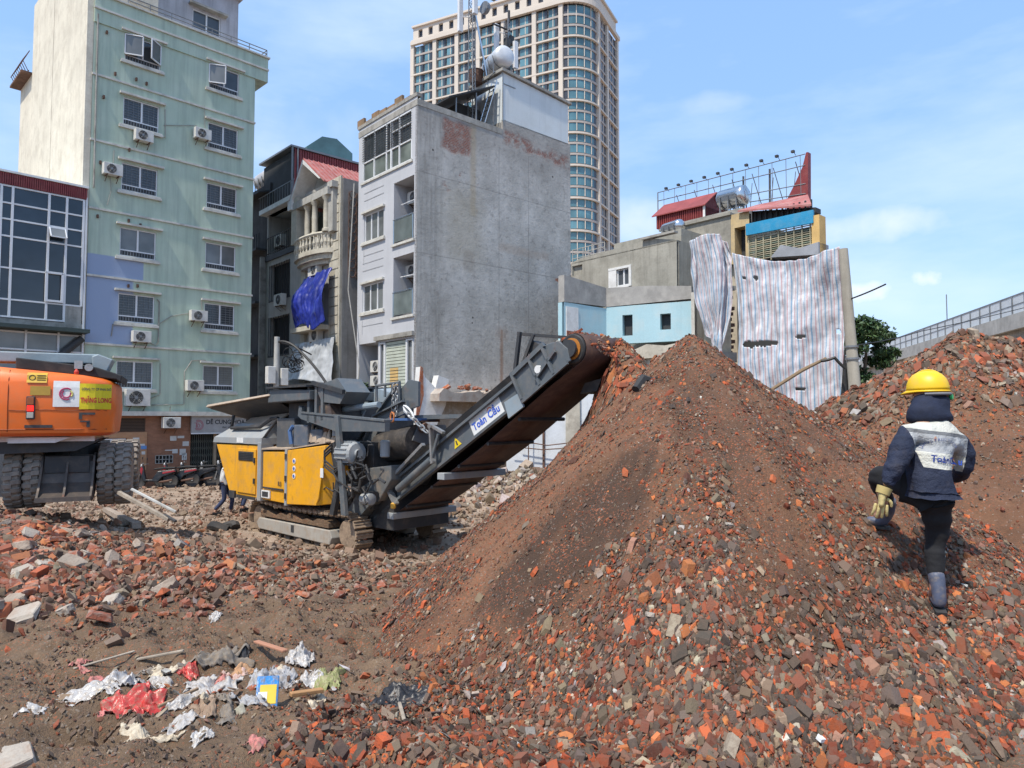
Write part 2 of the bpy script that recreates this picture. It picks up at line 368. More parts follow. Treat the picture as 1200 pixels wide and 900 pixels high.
def pile_mesh(name, label, fn, x0, x1, y0, y1, step, mat, dark_zones=()):
    nx = int((x1 - x0) / step); ny = int((y1 - y0) / step)
    X, Y = np.meshgrid(np.linspace(x0, x1, nx), np.linspace(y0, y1, ny))
    Zp = fn(X, Y); Zg = ground_z(X, Y)
    Z = np.maximum(Zp, Zg - .25)
    Z = Z + fbm(X * 9, Y * 9, 91, 3) * .018
    d = np.zeros_like(X)
    jr = np.random.RandomState(3)
    for poly, amt in dark_zones:  # darkens the soil inside each polygon by its amount
        acc = 0
        for q in range(14): ox, oy = jr.normal(size=2) * .13; acc = acc + in_poly(X + ox, Y + oy * 1.6, poly, 5, .35)
        an = np.arctan2(Y - 8.0, X - 2.05); d = np.maximum(d, np.clip(acc / 14 * (1.0 + .9 * fbm(an * 16, np.hypot(X - 2, Y - 8) * .8, 6, 3)), 0, 1) * amt)
    if name == 'rubble_pile' and fn is pile_main: d = np.maximum(d, np.clip((5.5 - Y) / .8, 0, 1) * .9)  # shade between the front stones, painted into the soil beneath them
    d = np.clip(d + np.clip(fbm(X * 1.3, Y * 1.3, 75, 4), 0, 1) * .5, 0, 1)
    F = grid_faces(nx, ny)
    keep = (Zp > Zg - .2).ravel(); F = F[keep[F].any(1)]
    V = np.stack([X.ravel(), Y.ravel(), Z.ravel()], 1)
    used = np.unique(F); re = -np.ones(len(V), int); re[used] = np.arange(len(used))
    o = np_mesh(name, V[used], re[F], [mat], smooth=True, attrs={'damp_and_shade': ('FLOAT', d.ravel()[used])})
    tag(o, label, 'rubble pile'); return o
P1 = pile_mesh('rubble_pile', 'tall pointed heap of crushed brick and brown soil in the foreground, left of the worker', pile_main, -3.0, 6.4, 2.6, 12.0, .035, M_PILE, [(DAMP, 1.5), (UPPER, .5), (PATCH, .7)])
P2 = pile_mesh('rubble_pile', 'broad reddish brown rubble heap rising behind the worker at the right edge', pile_right, 1.5, 14.5, 3.2, 16, .05, M_PILE, [(RBARE, .15)])
P3 = pile_mesh('rubble_pile', 'loose heap of red brick rubble directly behind the end of the conveyor', pile_back, -1.0, 7.0, 8.0, 16.5, .06, M_PILE)

# ---------------------------------------------------------------- stones
def rock_template(seed, npts, flat=1.0, blocky=False):
    r = np.random.RandomState(seed); b = bmesh.new()
    if blocky:
        pts = [(sx * (1 - r.rand() * .35), sy * (1 - r.rand() * .35), sz * (1 - r.rand() * .3)) for sx in (-1, 1) for sy in (-1, 1) for sz in (-1, 1)]
        pts += [tuple(r.uniform(-1, 1, 3)) for _ in range(3)]
    else:
        pts = [];
        for _ in range(npts):
            p = r.normal(size=3); p /= np.linalg.norm(p); pts.append(tuple(p * (.75 + .35 * r.rand())))
    for p in pts: b.verts.new((p[0], p[1], p[2] * flat))
    bmesh.ops.convex_hull(b, input=b.verts); 
    bmesh.ops.delete(b, geom=[v for v in b.verts if not v.link_faces], context='VERTS')
    bmesh.ops.triangulate(b, faces=b.faces); b.verts.index_update()
    V = np.array([v.co[:] for v in b.verts]); F = np.array([[v.index for v in f.verts] for f in b.faces]); b.free()
    return V, F
TPL = [rock_template(i, 10 + i % 6, .75) for i in range(12)] + [rock_template(40 + i, 8, 1, True) for i in range(3)]
STONE_COLS = np.array([(.52, .105, .030), (.60, .185, .055), (.33, .068, .026), (.21, .068, .036), (.25, .172, .112), (.35, .258, .175), (.43, .35, .255), (.115, .082, .062), (.155, .115, .088), (.58, .54, .48), (.35, .18, .12)])
def stone_mat():
    n = NT('stone'); c = n.attr('scol', 'Color')
    c = n.mix(n.math('MULTIPLY', n.ramp(n.noise(30, 4, .6), .45, .7), .45), c, (.13, .08, .055))
    c = n.mix(n.math('MULTIPLY', n.ramp(n.noise(2, 5), .42, .65), .20), c, (.20, .115, .07))
    n.bump(n.noise(90, 4), .5, .01); return n.fin(c, .88)
M_STONE = stone_mat()
TPL_S = [rock_template(70 + i, 8, .8) for i in range(5)]
def stones(name, xy, size, w, seed, parent=None, surf=None, flat=.95, dust=0.0, lift=.25, colmul=1.0, tpls=None):
    """one merged mesh of many crushed fragments lying on the surface"""
    r = np.random.RandomState(seed); n = len(xy); x, y = xy[:, 0], xy[:, 1]
    surf = surf or surf_z; e = .03
    z = surf(x, y); nx = -(surf(x + e, y) - z) / e; ny = -(surf(x, y + e) - z) / e
    ci = r.choice(len(STONE_COLS), n, p=np.array(w) / sum(w)); c = STONE_COLS[ci] * (0.45 + .95 * r.rand(n, 1) ** 1.2) * (1 + r.uniform(-.07, .07, (n, 3))) * colmul
    if dust: c = c * (1 - dust) + np.array([.37, .265, .185]) * dust
    Vs = []; Fs = []; Cs = []; off = 0; TP = tpls or TPL; tid = r.randint(0, len(TP), n)
    for t, (TV, TF) in enumerate(TP):
        k = np.where(tid == t)[0]; m = len(k)
        if not m: continue
        q = r.normal(size=(m, 4)); q /= np.linalg.norm(q, axis=1, keepdims=True); a, b, cc, d = q.T
        Rm = np.stack([np.stack([1 - 2 * (cc * cc + d * d), 2 * (b * cc - a * d), 2 * (b * d + a * cc)], 1), np.stack([2 * (b * cc + a * d), 1 - 2 * (b * b + d * d), 2 * (cc * d - a * b)], 1), np.stack([2 * (b * d - a * cc), 2 * (cc * d + a * b), 1 - 2 * (b * b + cc * cc)], 1)], 1)
        s3 = size[k][:, None] * .5 * np.stack([.8 + .6 * r.rand(m), .65 + .4 * r.rand(m), .5 + .45 * r.rand(m)], 1)
        V = TV[None] * s3[:, None, :]; V = np.einsum('nij,nkj->nki', Rm, V)
        V[:, :, 2] *= flat
        V[:, :, 2] -= (nx[k][:, None] * V[:, :, 0] + ny[k][:, None] * V[:, :, 1]) * .85
        V += np.stack([x[k], y[k], z[k] + size[k] * lift], 1)[:, None, :]
        nv = len(TV); F = TF[None] + (np.arange(m) * nv)[:, None, None] + off; off += m * nv
        Vs.append(V.reshape(-1, 3)); Fs.append(F.reshape(-1, 3)); Cs.append(np.repeat(c[k], nv, 0))
    V = np.concatenate(Vs); F = np.concatenate(Fs); C = np.concatenate(Cs); C = np.concatenate([np.clip(C * .74, 0, 1), np.ones((len(C), 1))], 1)
    o = np_mesh(name, V, F, [M_STONE], parent, attrs={'scol': ('FLOAT_COLOR', C.ravel())})
    o['kind'] = 'stuff'; return o
def scatter(n, x0, x1, y0, y1, seed, dens):
    r = np.random.RandomState(seed); x = r.uniform(x0, x1, n); y = r.uniform(y0, y1, n)
    k = r.rand(n) < dens(x, y); return np.stack([x[k], y[k]], 1)
W_BRICK = [12, 6, 12, 14, 14, 7, 3.5, 17, 19, 1.3, 4]
W_MIX = [8, 6, 8, 11, 15, 10, 6, 9, 13, 2, 9]
def topmost(fn):
    def f(x, y): return (fn(x, y) >= surf_z(x, y) - 1e-6)
    return f
def dens_main(x, y):
    on = topmost(pile_main)(x, y) | (gauss(x, y, .6, 4.3, 1.2, .9) > .25)
    bare = np.zeros_like(x)
    for poly, a in ((SAND, .88), (DAMP, .90), (UPPER, .45), (PATCH, .75), (PATCH2, .5)): bare = np.maximum(bare, in_poly(x, y, poly, 9, .4) * a)
    an = np.arctan2(y - 8.0, x - 2.05); rd_ = np.hypot(x - 2.05, y - 8.0)
    streaks = np.clip(.62 + fbm(an * 5.0, rd_ * .5, 77, 4) * 1.2 + fbm(x * 1.6, y * 1.6, 78, 3) * .5, .08, 1)
    front = np.clip((5.45 - y + fbm(x, y, 76, 3) * .5) / .8, 0, 1)
    d = np.maximum(streaks * (1 - bare), front * .97 * (1 - bare * .9))
    return d * on * (y < 9.6)
xy = np.concatenate([scatter(160000, -2.4, 5.4, 3.0, 9.2, 1, dens_main), scatter(95000, -2.2, 4.8, 3.1, 5.6, 101, lambda x, y: dens_main(x, y) * np.clip((5.7 - y) / .8, 0, 1))])
rs = np.random.RandomState(5); s_ = np.clip(rs.lognormal(-3.86, .46, len(xy)), .011, .075) * np.clip(1.30 - (xy[:, 1] - 3.8) * .20, .72, 1.35)
stones('crushed_gravel', xy, s_, W_BRICK, 11, P1, lambda x, y: np.maximum(pile_main(x, y), ground_z(x, y)))
# finer crumbs
xy = scatter(75000, -2.2, 4.8, 3.1, 7.8, 2, lambda x, y: topmost(pile_main)(x, y) * (.25 + .75 * dens_main(x, y)))
stones('brick_crumbs', xy, np.random.RandomState(6).uniform(.008, .021, len(xy)), W_BRICK, 12, P1, pile_main, tpls=TPL_S)
# larger fragments
xy = scatter(320, -2.2, 4.6, 3.2, 8.6, 3, lambda x, y: dens_main(x, y) * .9)
stones('large_fragments', xy, np.random.RandomState(7).uniform(.055, .10, len(xy)), [10, 8, 8, 8, 14, 14, 10, 8, 10, 9, 6], 13, P1, lambda x, y: np.maximum(pile_main(x, y), ground_z(x, y)))
# right pile
def dens_right(x, y):
    on = topmost(pile_right)(x, y); bare = in_poly(x, y, RBARE, 13, .5) * .85
    top = gauss(x, y, 6.3, 9.6, 1.5, 1.2)
    return on * np.clip(np.clip(.38 + fbm(x * 1.2, y * 1.2, 79, 4) * 1.2, .08, 1) * (1 - bare) + top, 0, 1)
xy = scatter(62000, 2.0, 9.8, 3.4, 10.8, 4, dens_right)
stones('crushed_gravel', xy, np.clip(np.random.RandomState(8).lognormal(-3.75, .45, len(xy)), .012, .07), W_BRICK, 14, P2, pile_right)
xy = scatter(3200, 4.2, 10.5, 8.4, 10.9, 5, lambda x, y: topmost(pile_right)(x, y) * np.clip(gauss(x, y, 6.6, 9.7, 1.6, .8) * 1.3 + gauss(x, y, 9, 9.9, 1.2, .5), 0, 1))
stones('brick_rubble', xy, np.random.RandomState(9).uniform(.04, .13, len(xy)), [9, 7, 8, 9, 12, 14, 10, 5, 8, 3, 6], 15, P2, pile_right, dust=.15)
# back pile
xy = scatter(7000, 0.2, 5.2, 9.8, 13.6, 6, lambda x, y: topmost(pile_back)(x, y) * 1.0)
stones('brick_rubble', xy, np.clip(np.random.RandomState(10).lognormal(-2.75, .4, len(xy)), .03, .2), [16, 12, 14, 10, 8, 5, 3, 8, 8, 1, 6], 16, P3, pile_back)
# site rubble on the ground
def dens_ground(x, y):
    on = topmost(ground_z)(x, y)
    heap = gauss(x, y, -8.6, 11.0, 3.4, 2.2) * 1.3
    mid = np.clip((y - 8) / 3, 0, 1) * np.clip((34 - y) / 10, 0, 1) * .75
    near = np.clip(.06 + fbm(x * .7, y * .7, 81, 4) * .5, .01, 1) * .5
    foot = gauss(x, y, -.6, 5.4, .9, 1.5) * .9
    return on * np.clip(heap + mid + near + foot, 0, 1)
G_ = []
xy = scatter(42000, -11, 3, 3.2, 13, 21, dens_ground)
stones('site_rubble', xy, np.clip(np.random.RandomState(22).lognormal(-3.25, .6, len(xy)) * np.clip(.38 + (xy[:, 1] - 4) * .11, .38, 1.1), .012, .15), W_MIX, 23, None, ground_z, dust=.14)
xy = scatter(30000, -22, 8, 13, 31, 24, lambda x, y: dens_ground(x, y) * (.5 + .5 * (y < 24)))
stones('site_rubble', xy, np.clip(np.random.RandomState(25).lognormal(-2.6, .5, len(xy)), .035, .25), [4, 4, 4, 7, 12, 15, 13, 4, 8, 6, 9], 26, None, ground_z, dust=.55)
xy = scatter(9000, -13.0, -3.4, 7.8, 12.4, 44, lambda x, y: np.clip(gauss(x, y, -8.6, 10.6, 3.0, 1.5) * 1.4, 0, 1) * (x / y > -.8))
stones('brick_rubble', xy, np.clip(np.random.RandomState(45).lognormal(-2.45, .42, len(xy)), .04, .2), [12, 8, 11, 12, 12, 8, 5, 6, 9, 2, 8], 46, None, ground_z, dust=.16)
xy = scatter(6000, -3.4, 6, 18.6, 25.5, 27, lambda x, y: gauss(x, y, 1.0, 22, 3.2, 1.6))
stones('pale_concrete_rubble', xy, np.clip(np.random.RandomState(28).lognormal(-2.1, .45, len(xy)), .06, .4), [1, 1, 1, 2, 10, 14, 20, 2, 4, 22, 3], 29, None, ground_z, dust=.2)
xy = scatter(26000, -4.2, -.2, 3.2, 9.0, 30, lambda x, y: topmost(ground_z)(x, y) * np.clip(.25 + fbm(x * 1.5, y * 1.5, 83, 3), .05, 1))
stones('dirt_crumbs', xy, np.random.RandomState(31).uniform(.008, .035, len(xy)), [1, 1, 1, 3, 8, 5, 3, 18, 18, 1, 2], 32, None, ground_z, dust=.15)

# individual bricks and slabs on the near heaps
def chunk_mesh(name, dims, seed, mats, cuts=5):
    r = np.random.RandomState(seed); b = bmesh.new(); bmesh.ops.create_cube(b, size=1)
    for v in b.verts: v.co = Vector((v.co.x * dims[0], v.co.y * dims[1], v.co.z * dims[2]))
    bmesh.ops.bevel(b, geom=b.edges[:], offset=min(dims) * .09, segments=1, affect='EDGES')
    for k in range(cuts):
        nrm = Vector(r.normal(size=3)).normalized(); ext = max(abs(nrm.dot(v.co)) for v in b.verts)
        bmesh.ops.bisect_plane(b, geom=b.verts[:] + b.edges[:] + b.faces[:], plane_co=nrm * ext * (.62 + .25 * r.rand()), plane_no=nrm, clear_outer=True)
        ed = [e for e in b.edges if len(e.link_faces) == 1]
        if ed: bmesh.ops.holes_fill(b, edges=ed)
    bmesh.ops.triangulate(b, faces=[f for f in b.faces if len(f.verts) > 4])
    bmesh.ops.subdivide_edges(b, edges=[e for e in b.edges if e.calc_length() > min(dims) * .5], cuts=1)
    for v in b.verts: v.co += Vector(r.normal(size=3)) * min(dims) * .035
    bmesh.ops.recalc_face_normals(b, faces=b.faces)
    me = bpy.data.meshes.new(name); b.to_mesh(me); b.free()
    for m in mats: me.materials.append(m)
    return me
M_BRICKS = [mk('fired_brick_a', (.46, .135, .055), .9, var=.25, vs=6, bump=.5, bs=60, dirt=(.42, .36, .30), damt=.7, objrand=.35),
            mk('fired_brick_b', (.33, .10, .055), .9, var=.3, vs=6, bump=.5, bs=60, dirt=(.34, .29, .24), damt=.9, objrand=.4)]
M_CHUNKS = [mk('old_mortar', (.38, .31, .245), .92, var=.2, vs=5, bump=.6, bs=50, dirt=(.23, .16, .12), damt=.7, objrand=.3),
            mk('old_plaster', (.44, .385, .32), .9, var=.15, vs=5, bump=.4, bs=50, dirt=(.30, .2, .14), damt=.6, objrand=.3)]
bm_ = [chunk_mesh('broken_brick', (.21 * (1 - .12 * (i % 4)), .105, .062), 100 + i, [M_BRICKS[i % 2]]) for i in range(8)]
cm_ = [chunk_mesh('concrete_chunk', ((.26, .18, .10), (.2, .2, .06), (.34, .16, .07), (.15, .12, .1))[i % 4], 140 + i, [M_CHUNKS[i % 2]]) for i in range(6)]
def lay(me, nm, x, y, s, r, label, cat, group, fn=surf_z, tilt=.6):
    o = bpy.data.objects.new(nm, me); COL.objects.link(o); e = .08
    z0 = float(fn(x, y)); nrm = Vector((-(float(fn(x + e, y)) - z0) / e, -(float(fn(x, y + e)) - z0) / e, 1)).normalized()
    q = nrm.to_track_quat('Z', 'Y') @ Euler((r.uniform(-tilt, tilt), r.uniform(-tilt, tilt), r.uniform(0, 6.28))).to_quaternion()
    o.rotation_mode = 'QUATERNION'; o.rotation_quaternion = q; o.location = (x, y, z0 + .035 * s); o.scale = (s, s, s)
    return tag(o, label, cat, group)
rr = random.Random(3); k = 0
while k < 190:
    x = rr.gauss(-8.0, 2.2); y = rr.gauss(10.6, 1.5)
    if not (-12 < x < -3.2 and 7.6 < y < 12.6) or x / y < -.75: continue
    s_ = rr.uniform(.7, 1.45); big = 'large' if s_ > 1.2 else 'medium' if s_ > .95 else 'small'; u_ = 600 + 832 * x / y
    wh = ('at the left edge' if u_ < 45 else 'below the left tyres' if u_ < 100 else 'below the right tyres' if u_ < 160 else 'beside the timber beams' if u_ < 215 else 'at the right end') + (', near the top of the rubble heap' if y > 11.2 else ', halfway down the rubble heap' if y > 9.8 else ', at the foot of the rubble heap')
    if k % 7 != 3: lay(bm_[k % 8], 'broken_brick', x, y, s_, rr, big + (' orange' if k % 2 == 0 else ' dark red') + ' brick ' + wh, 'brick', 'broken bricks on the rubble heap by the excavator', ground_z)
    else: lay(cm_[k % 6], 'concrete_chunk', x, y, s_ * 1.1, rr, big + (' grey mortar' if (k % 6) % 2 == 0 else ' pale plaster') + ' chunk ' + wh, 'concrete chunk', 'mortar chunks on the rubble heap by the excavator', ground_z)
    k += 1
for k in range(26):
    x = rr.uniform(-4.6, -.9); y = rr.uniform(7.5, 11)
    if pile_main(x, y) > ground_z(x, y) - .05: continue
    lay(bm_[k % 8], 'broken_brick', x, y, rr.uniform(.5, 1.1), rr, ('orange' if k % 2 == 0 else 'dark red') + ' broken brick strewn on the brown dirt ' + ('left of' if x < -3 else 'in front of' if x < -1.9 else 'right of') + ' the crusher track', 'brick', 'bricks strewn on the dirt before the crusher', ground_z)
# ---------------------------------------------------------------- shared building materials
M_WHITE = mk('white_paint', (.74, .74, .72), .6, var=.08, dirt=(.42, .40, .36), damt=.35)
M_FRAME = mk('window_frame_white', (.72, .73, .74), .45, var=.05, bump=0)
M_TRIM = mk('cream_trim', (.60, .585, .53), .8, var=.12, dirt=(.28, .26, .22), damt=.5)
def glass(name, col, rough=.08, var=.5, scale=.6):
    n = NT(name); oi = n.t.nodes.new('ShaderNodeObjectInfo')
    c = n.mix(n.ramp(n.noise(scale, 3), .35, .65), sc(col, 1 - var), sc(col, 1 + var))
    c = n.mix(n.math('MULTIPLY', oi.outputs['Random'], .5), c, sc(col, .5))
    return n.fin(c, rough, 0, **{'IOR': 1.5, 'Specular IOR Level': .7})
M_GLASS = glass('dark_glass', (.065, .075, .085), .12); M_GLASSB = glass('curtain_glass', (.17, .18, .18), .12); M_GLASSN = glass('navy_glass', (.022, .032, .045), .06)
M_GREY_METAL = mk('grey_metal', (.22, .23, .24), .5, .4, var=.15)
M_DARK = mk('dark_void', (.02, .02, .022), .9, var=.2)
M_DARKGREY = mk('dark_grey_panel', (.045, .047, .05), .7, var=.3, streak=.3)
M_CONC = mk('weathered_concrete', (.36, .345, .31), .9, var=.22, vs=.8, bump=.4, bs=14, dirt=(.13, .12, .10), damt=.6, streak=.5)
M_CONCL = mk('light_concrete', (.42, .41, .38), .9, var=.15, vs=.8, bump=.3, bs=14, dirt=(.2, .19, .17), damt=.4, streak=.3)
M_BEIGE = mk('beige_wall', (.52, .45, .34), .85, var=.12, dirt=(.28, .24, .18), damt=.5, streak=.2)
M_RED = mk('maroon_sheet_metal', (.23, .035, .035), .55, .1, var=.2, vs=2, dirt=(.30, .10, .08), damt=.4)
M_REDROOF = mk('faded_red_roof', (.38, .12, .105), .7, 0, var=.25, vs=1.2, dirt=(.42, .28, .25), damt=.6)
M_STEEL = mk('stainless_steel', (.62, .63, .64), .22, 1, var=.08, bump=0)
M_BLACK = mk('black_rubber', (.025, .025, .026), .75, var=.3, dirt=(.10, .085, .07), damt=.4)
M_CABLE = mk('cable_black', (.02, .02, .02), .6, bump=0)
M_PLASTIC = mk('ac_casing', (.62, .61, .57), .6, var=.06, dirt=(.35, .32, .28), damt=.35, bump=0)
M_RUST = mk('rusty_iron', (.15, .085, .06), .85, .3, var=.4, vs=4)
def emboss_text(s, size, mat, parent, M, depth=.004, align='LEFT', name='lettering', squeeze=1.0, bold=0.0):
    cu = bpy.data.curves.new(name, 'FONT'); cu.body = s; cu.size = size; cu.extrude = depth / 2; cu.align_x = align; cu.offset = bold; cu.resolution_u = 2
    o = bpy.data.objects.new(name, cu); COL.objects.link(o); bpy.context.view_layer.update()
    dg = bpy.context.evaluated_depsgraph_get(); me = bpy.data.meshes.new_from_object(o.evaluated_get(dg)); bpy.data.objects.remove(o); bpy.data.curves.remove(cu)
    for v in me.vertices: v.co.x *= squeeze
    me.transform(M); me.materials.clear(); me.materials.append(mat); me.name = name
    p = bpy.data.objects.new(name, me); COL.objects.link(p); p.parent = parent; return p
# lettering planes: x -> world axis ex, y -> up
def plane_M(o, ex, ey): 
    ex = Vector(ex).normalized(); ey = Vector(ey).normalized(); ez = ex.cross(ey)
    M = Matrix.Identity(4)
    for i in range(3): M[i][0] = ex[i]; M[i][1] = ey[i]; M[i][2] = ez[i]; M[i][3] = o[i]
    return M

# window builders: mapf(a, b, d) with a along the wall, b up, d depth into the wall
def mbox(mb, mapf, a0, a1, b0, b1, d0, d1, m=0):
    p = [mapf(a, b, d) for d in (d0, d1) for b in (b0, b1) for a in (a0, a1)]
    mb.add(p, [(0, 1, 3, 2), (4, 6, 7, 5), (0, 4, 5, 1), (2, 3, 7, 6), (0, 2, 6, 4), (1, 5, 7, 3)], m)
def slider_window(parent, mapf, a0, a1, b0, b1, r, sill=True, hood=True, glassm=None, blinds=False, grille=True, cols=2):
    fr = MB(); t = .045
    mbox(fr, mapf, a0, a1, b0, b0 + t, .05, .11); mbox(fr, mapf, a0, a1, b1 - t, b1, .05, .11)
    mbox(fr, mapf, a0, a0 + t, b0 + t, b1 - t, .05, .11); mbox(fr, mapf, a1 - t, a1, b0 + t, b1 - t, .05, .11)
    tb = b0 + (b1 - b0) * .22
    if grille: mbox(fr, mapf, a0 + t, a1 - t, tb - .03, tb + .02, .052, .108)
    for k in range(1, cols):
        c = a0 + (a1 - a0) * k / cols + r.uniform(-.03, .03); mbox(fr, mapf, c - .035, c + .035, (tb + .02 if grille else b0 + t), b1 - t, .054, .106)
    f = fr.build('window', M_FRAME, parent)
    g = MB(); g.quad(mapf(a0 + t, b0 + t, .09), mapf(a1 - t, b0 + t, .09), mapf(a1 - t, b1 - t, .09), mapf(a0 + t, b1 - t, .09))
    g.build('pane', glassm or M_GLASS, f, fix=False)
    if blinds:
        b = MB(); z = tb + .06
        while z < b1 - .08: mbox(b, mapf, a0 + t, a1 - t, z, z + .012, .068, .082); z += .105
        for k in range(1, 7): a = a0 + (a1 - a0) * k / 7; mbox(b, mapf, a - .006, a + .006, b0 + t, b1 - t, .066, .07)
        b.build('grille', M_GREY_METAL, f)
    if grille:
        b = MB(); mbox(b, mapf, a0 + t, a1 - t, b0 + t, tb - .03, .06, .07, 0)
        for k in range(12): a = a0 + t + (a1 - a0 - 2 * t) * (k + .5) / 12; mbox(b, mapf, a - .012, a + .012, b0 + t, tb - .03, .03, .045, 1)
        b.build('lower_grille', [M_DARKGREY, M_GREY_METAL], f)
    if sill:
        b = MB(); mbox(b, mapf, a0 - .16, a1 + .16, b0 - .16, b0 - .06, -.10, .02); mbox(b, mapf, a0 - .12, a1 + .12, b0 - .06, b0 - .003, -.06, .03); b.build('sill', M_TRIM, f)
    if hood:
        b = MB(); mbox(b, mapf, a0 - .16, a1 + .22, b1 + .09, b1 + .17, -.16, .0); b.build('hood', M_TRIM, f)
    return f
def make_ac(label, parent_frame, a, b, w=.78, h=.52, n=None, group='air conditioner units on the house walls'):
    """outdoor air conditioner unit; parent_frame(a, b, d) gives world points; a, b = lower left corner on the wall"""
    o = parent_frame(a, b, 0); ex = (parent_frame(a + 1, b, 0) - o).normalized(); out = (parent_frame(a, b, 0) - parent_frame(a, b, 1)).normalized()
    t = thing('air_conditioner', label, 'air conditioner', o, math.atan2(ex.y, ex.x), group)
    s = 1 if ex.cross(Vector((0, 0, 1))).dot(out) > 0 else -1       # which local y side is outside
    y = lambda d: -d * s
    q = MB(); q.box(0, w, min(y(.06), y(.36)), max(y(.06), y(.36)), 0, h); q.build('casing', M_PLASTIC, t, bevel=.012)
    f = MB(); rr_ = h * .40; c = (w * .40, y(.361), h * .5)
    f.lathe([(rr_, 0), (rr_, y(.012) if s > 0 else -y(.012) * -1)], c, 'y', 20, 0); 
    for k in range(5):
        ra = rr_ * (k + .7) / 5
        pts = [(c[0] + ra * math.cos(i * math.pi / 10), y(.378), c[2] + ra * math.sin(i * math.pi / 10)) for i in range(21)]
        f.tube(pts, .006, 4, 1, caps=False)
    for k in range(6): an = k * math.pi / 3; f.tube([(c[0], y(.377), c[2]), (c[0] + rr_ * math.cos(an), y(.377), c[2] + rr_ * math.sin(an))], .006, 4, 1)
    f.lathe([(rr_ * .25, 0), (rr_ * .25, y(.02))], (c[0], y(.365), c[2]), 'y', 12, 1)
    f.build('fan_guard', [M_BLACK, M_GREY_METAL], t)
    b = MB()
    for xx in (w * .2, w * .8): b.bar((xx, y(0), -.02), (xx, y(.36), -.02), .03, .03); b.bar((xx, y(0.01), -.24), (xx, y(.3), -.03), .02, .02)
    b.build('bracket', M_RUST, t)
    return t
def frame_fn(T, axis):
    """world-space map function for a building empty T: axis 'front' (plane y=0) or 'side' (plane x=0)"""
    M = Matrix.Translation(T.location) @ T.rotation_euler.to_matrix().to_4x4()
    if axis == 'front': return lambda a, b, d: M @ Vector((a, d, b))
    return lambda a, b, d: M @ Vector((d, a, b))
ANG = math.atan2(.667, .745)
# ---------------------------------------------------------------- pale green apartment house (left)
FR = lambda a, b, d: (a, d, b)
SD = lambda a, b, d: (d, a, b)
def green_mat():
    n = NT('mint_stucco'); s = n.sep()
    c = n.mix(n.ramp(n.noise(.9, 7), .3, .7), (.40, .50, .395), (.50, .59, .48))
    c = n.mix(n.math('MULTIPLY', n.ramp(n.noise(3.2, 8, .7), .52, .72), .45), c, (.45, .54, .47))
    c = n.mix(n.math('MULTIPLY', n.ramp(n.noise(1, 7, .62, vec=n.map((3.5, 3.5, .22))), .44, .72), .6), c, (.24, .30, .255))
    m1 = n.rect(s[0], s[2], -.6, 1.86, 8.72, 9.55, .02, .01); m2 = n.rect(s[0], s[2], -.6, 1.5, 5.96, 8.74, .05, .06)
    c = n.mix(n.math('MAXIMUM', m1, m2), c, (.29, .36, .50))
    n.bump(n.noise(22, 5), .25, .02); return n.fin(c, .85)
M_GREEN = green_mat()
M_CREAM = mk('cream_render', (.68, .63, .51), .88, var=.10, vs=.7, bump=.25, bs=14, dirt=(.33, .28, .21), damt=.35, streak=.35, scol=(.40, .34, .26))
def brickwall_mat(name, c1, c2, mort, scale, rot=0):
    n = NT(name); v = n.map((1, 1, 1), rot=(R(90), 0, 0)); b = n.t.nodes.new('ShaderNodeTexBrick')
    n.t.links.new(v, b.inputs['Vector']); b.inputs['Scale'].default_value = scale; b.inputs['Mortar Size'].default_value = .012; b.inputs['Brick Width'].default_value = .5; b.inputs['Row Height'].default_value = .17
    n.set(b.inputs['Color1'], c1); n.set(b.inputs['Color2'], c2); n.set(b.inputs['Mortar'], mort)
    c = n.mix(n.math('MULTIPLY', n.ramp(n.noise(2, 6), .45, .7), .4), b.outputs['Color'], sc(c1, .5))
    n.bump(n.math('ADD', n.noise(30, 4), b.outputs['Fac']), .3, .01); return n.fin(c, .85)
M_BROWNBRICK = brickwall_mat('brown_facing_brick', (.33, .155, .09), (.26, .12, .07), (.25, .17, .12), 3)
M_TANTILE = brickwall_mat('tan_tile', (.46, .26, .14), (.42, .22, .12), (.36, .23, .14), 2.2)
GB = thing('apartment_building', 'tall narrow mint green apartment house with a cream side wall and a blue repainted patch', 'building', (-16.66, 28, 0), R(45.7))
wr = random.Random(5)
WZ = [(17.82, 18.92), (15.10, 16.25), (12.36, 13.50), (9.64, 10.82), (6.93, 8.10), (4.22, 5.34)]
holes = []
for z0, z1 in WZ: holes += [(.93, 2.33, z0, z1, .12), (4.40, 5.78, z0, z1, .12)]
m = MB(); m.wall((-.22, 6.55, 3.1, 18.95), holes, .12, FR)
m.box(-.22, 6.55, .13, 9.2, 3.1, 18.95)
m.poly([(-.22, -.06, 18.95), (7.15, -.06, 18.95), (7.15, -.06, 20.1), (-.22, -.06, 20.1)], (0, 9.3, 0))
m.build('wall', M_GREEN, GB)
b = MB()
for z in (5.95, 8.67, 11.37, 14.13, 16.81): b = MB(); b.box(-.24, 6.58, -.06, .02, z - .035, z + .045); b.build('floor_band', M_TRIM, GB)
for q_ in ((-.24, 7.17, -.12, -.05, 19.5, 19.58), (-.24, 7.22, -.14, 9.3, 20.1, 20.17), (.2, 6.62, -.32, .1, 3.1, 3.28)): b = MB(); b.box(*q_); b.build('floor_band', M_TRIM, GB)
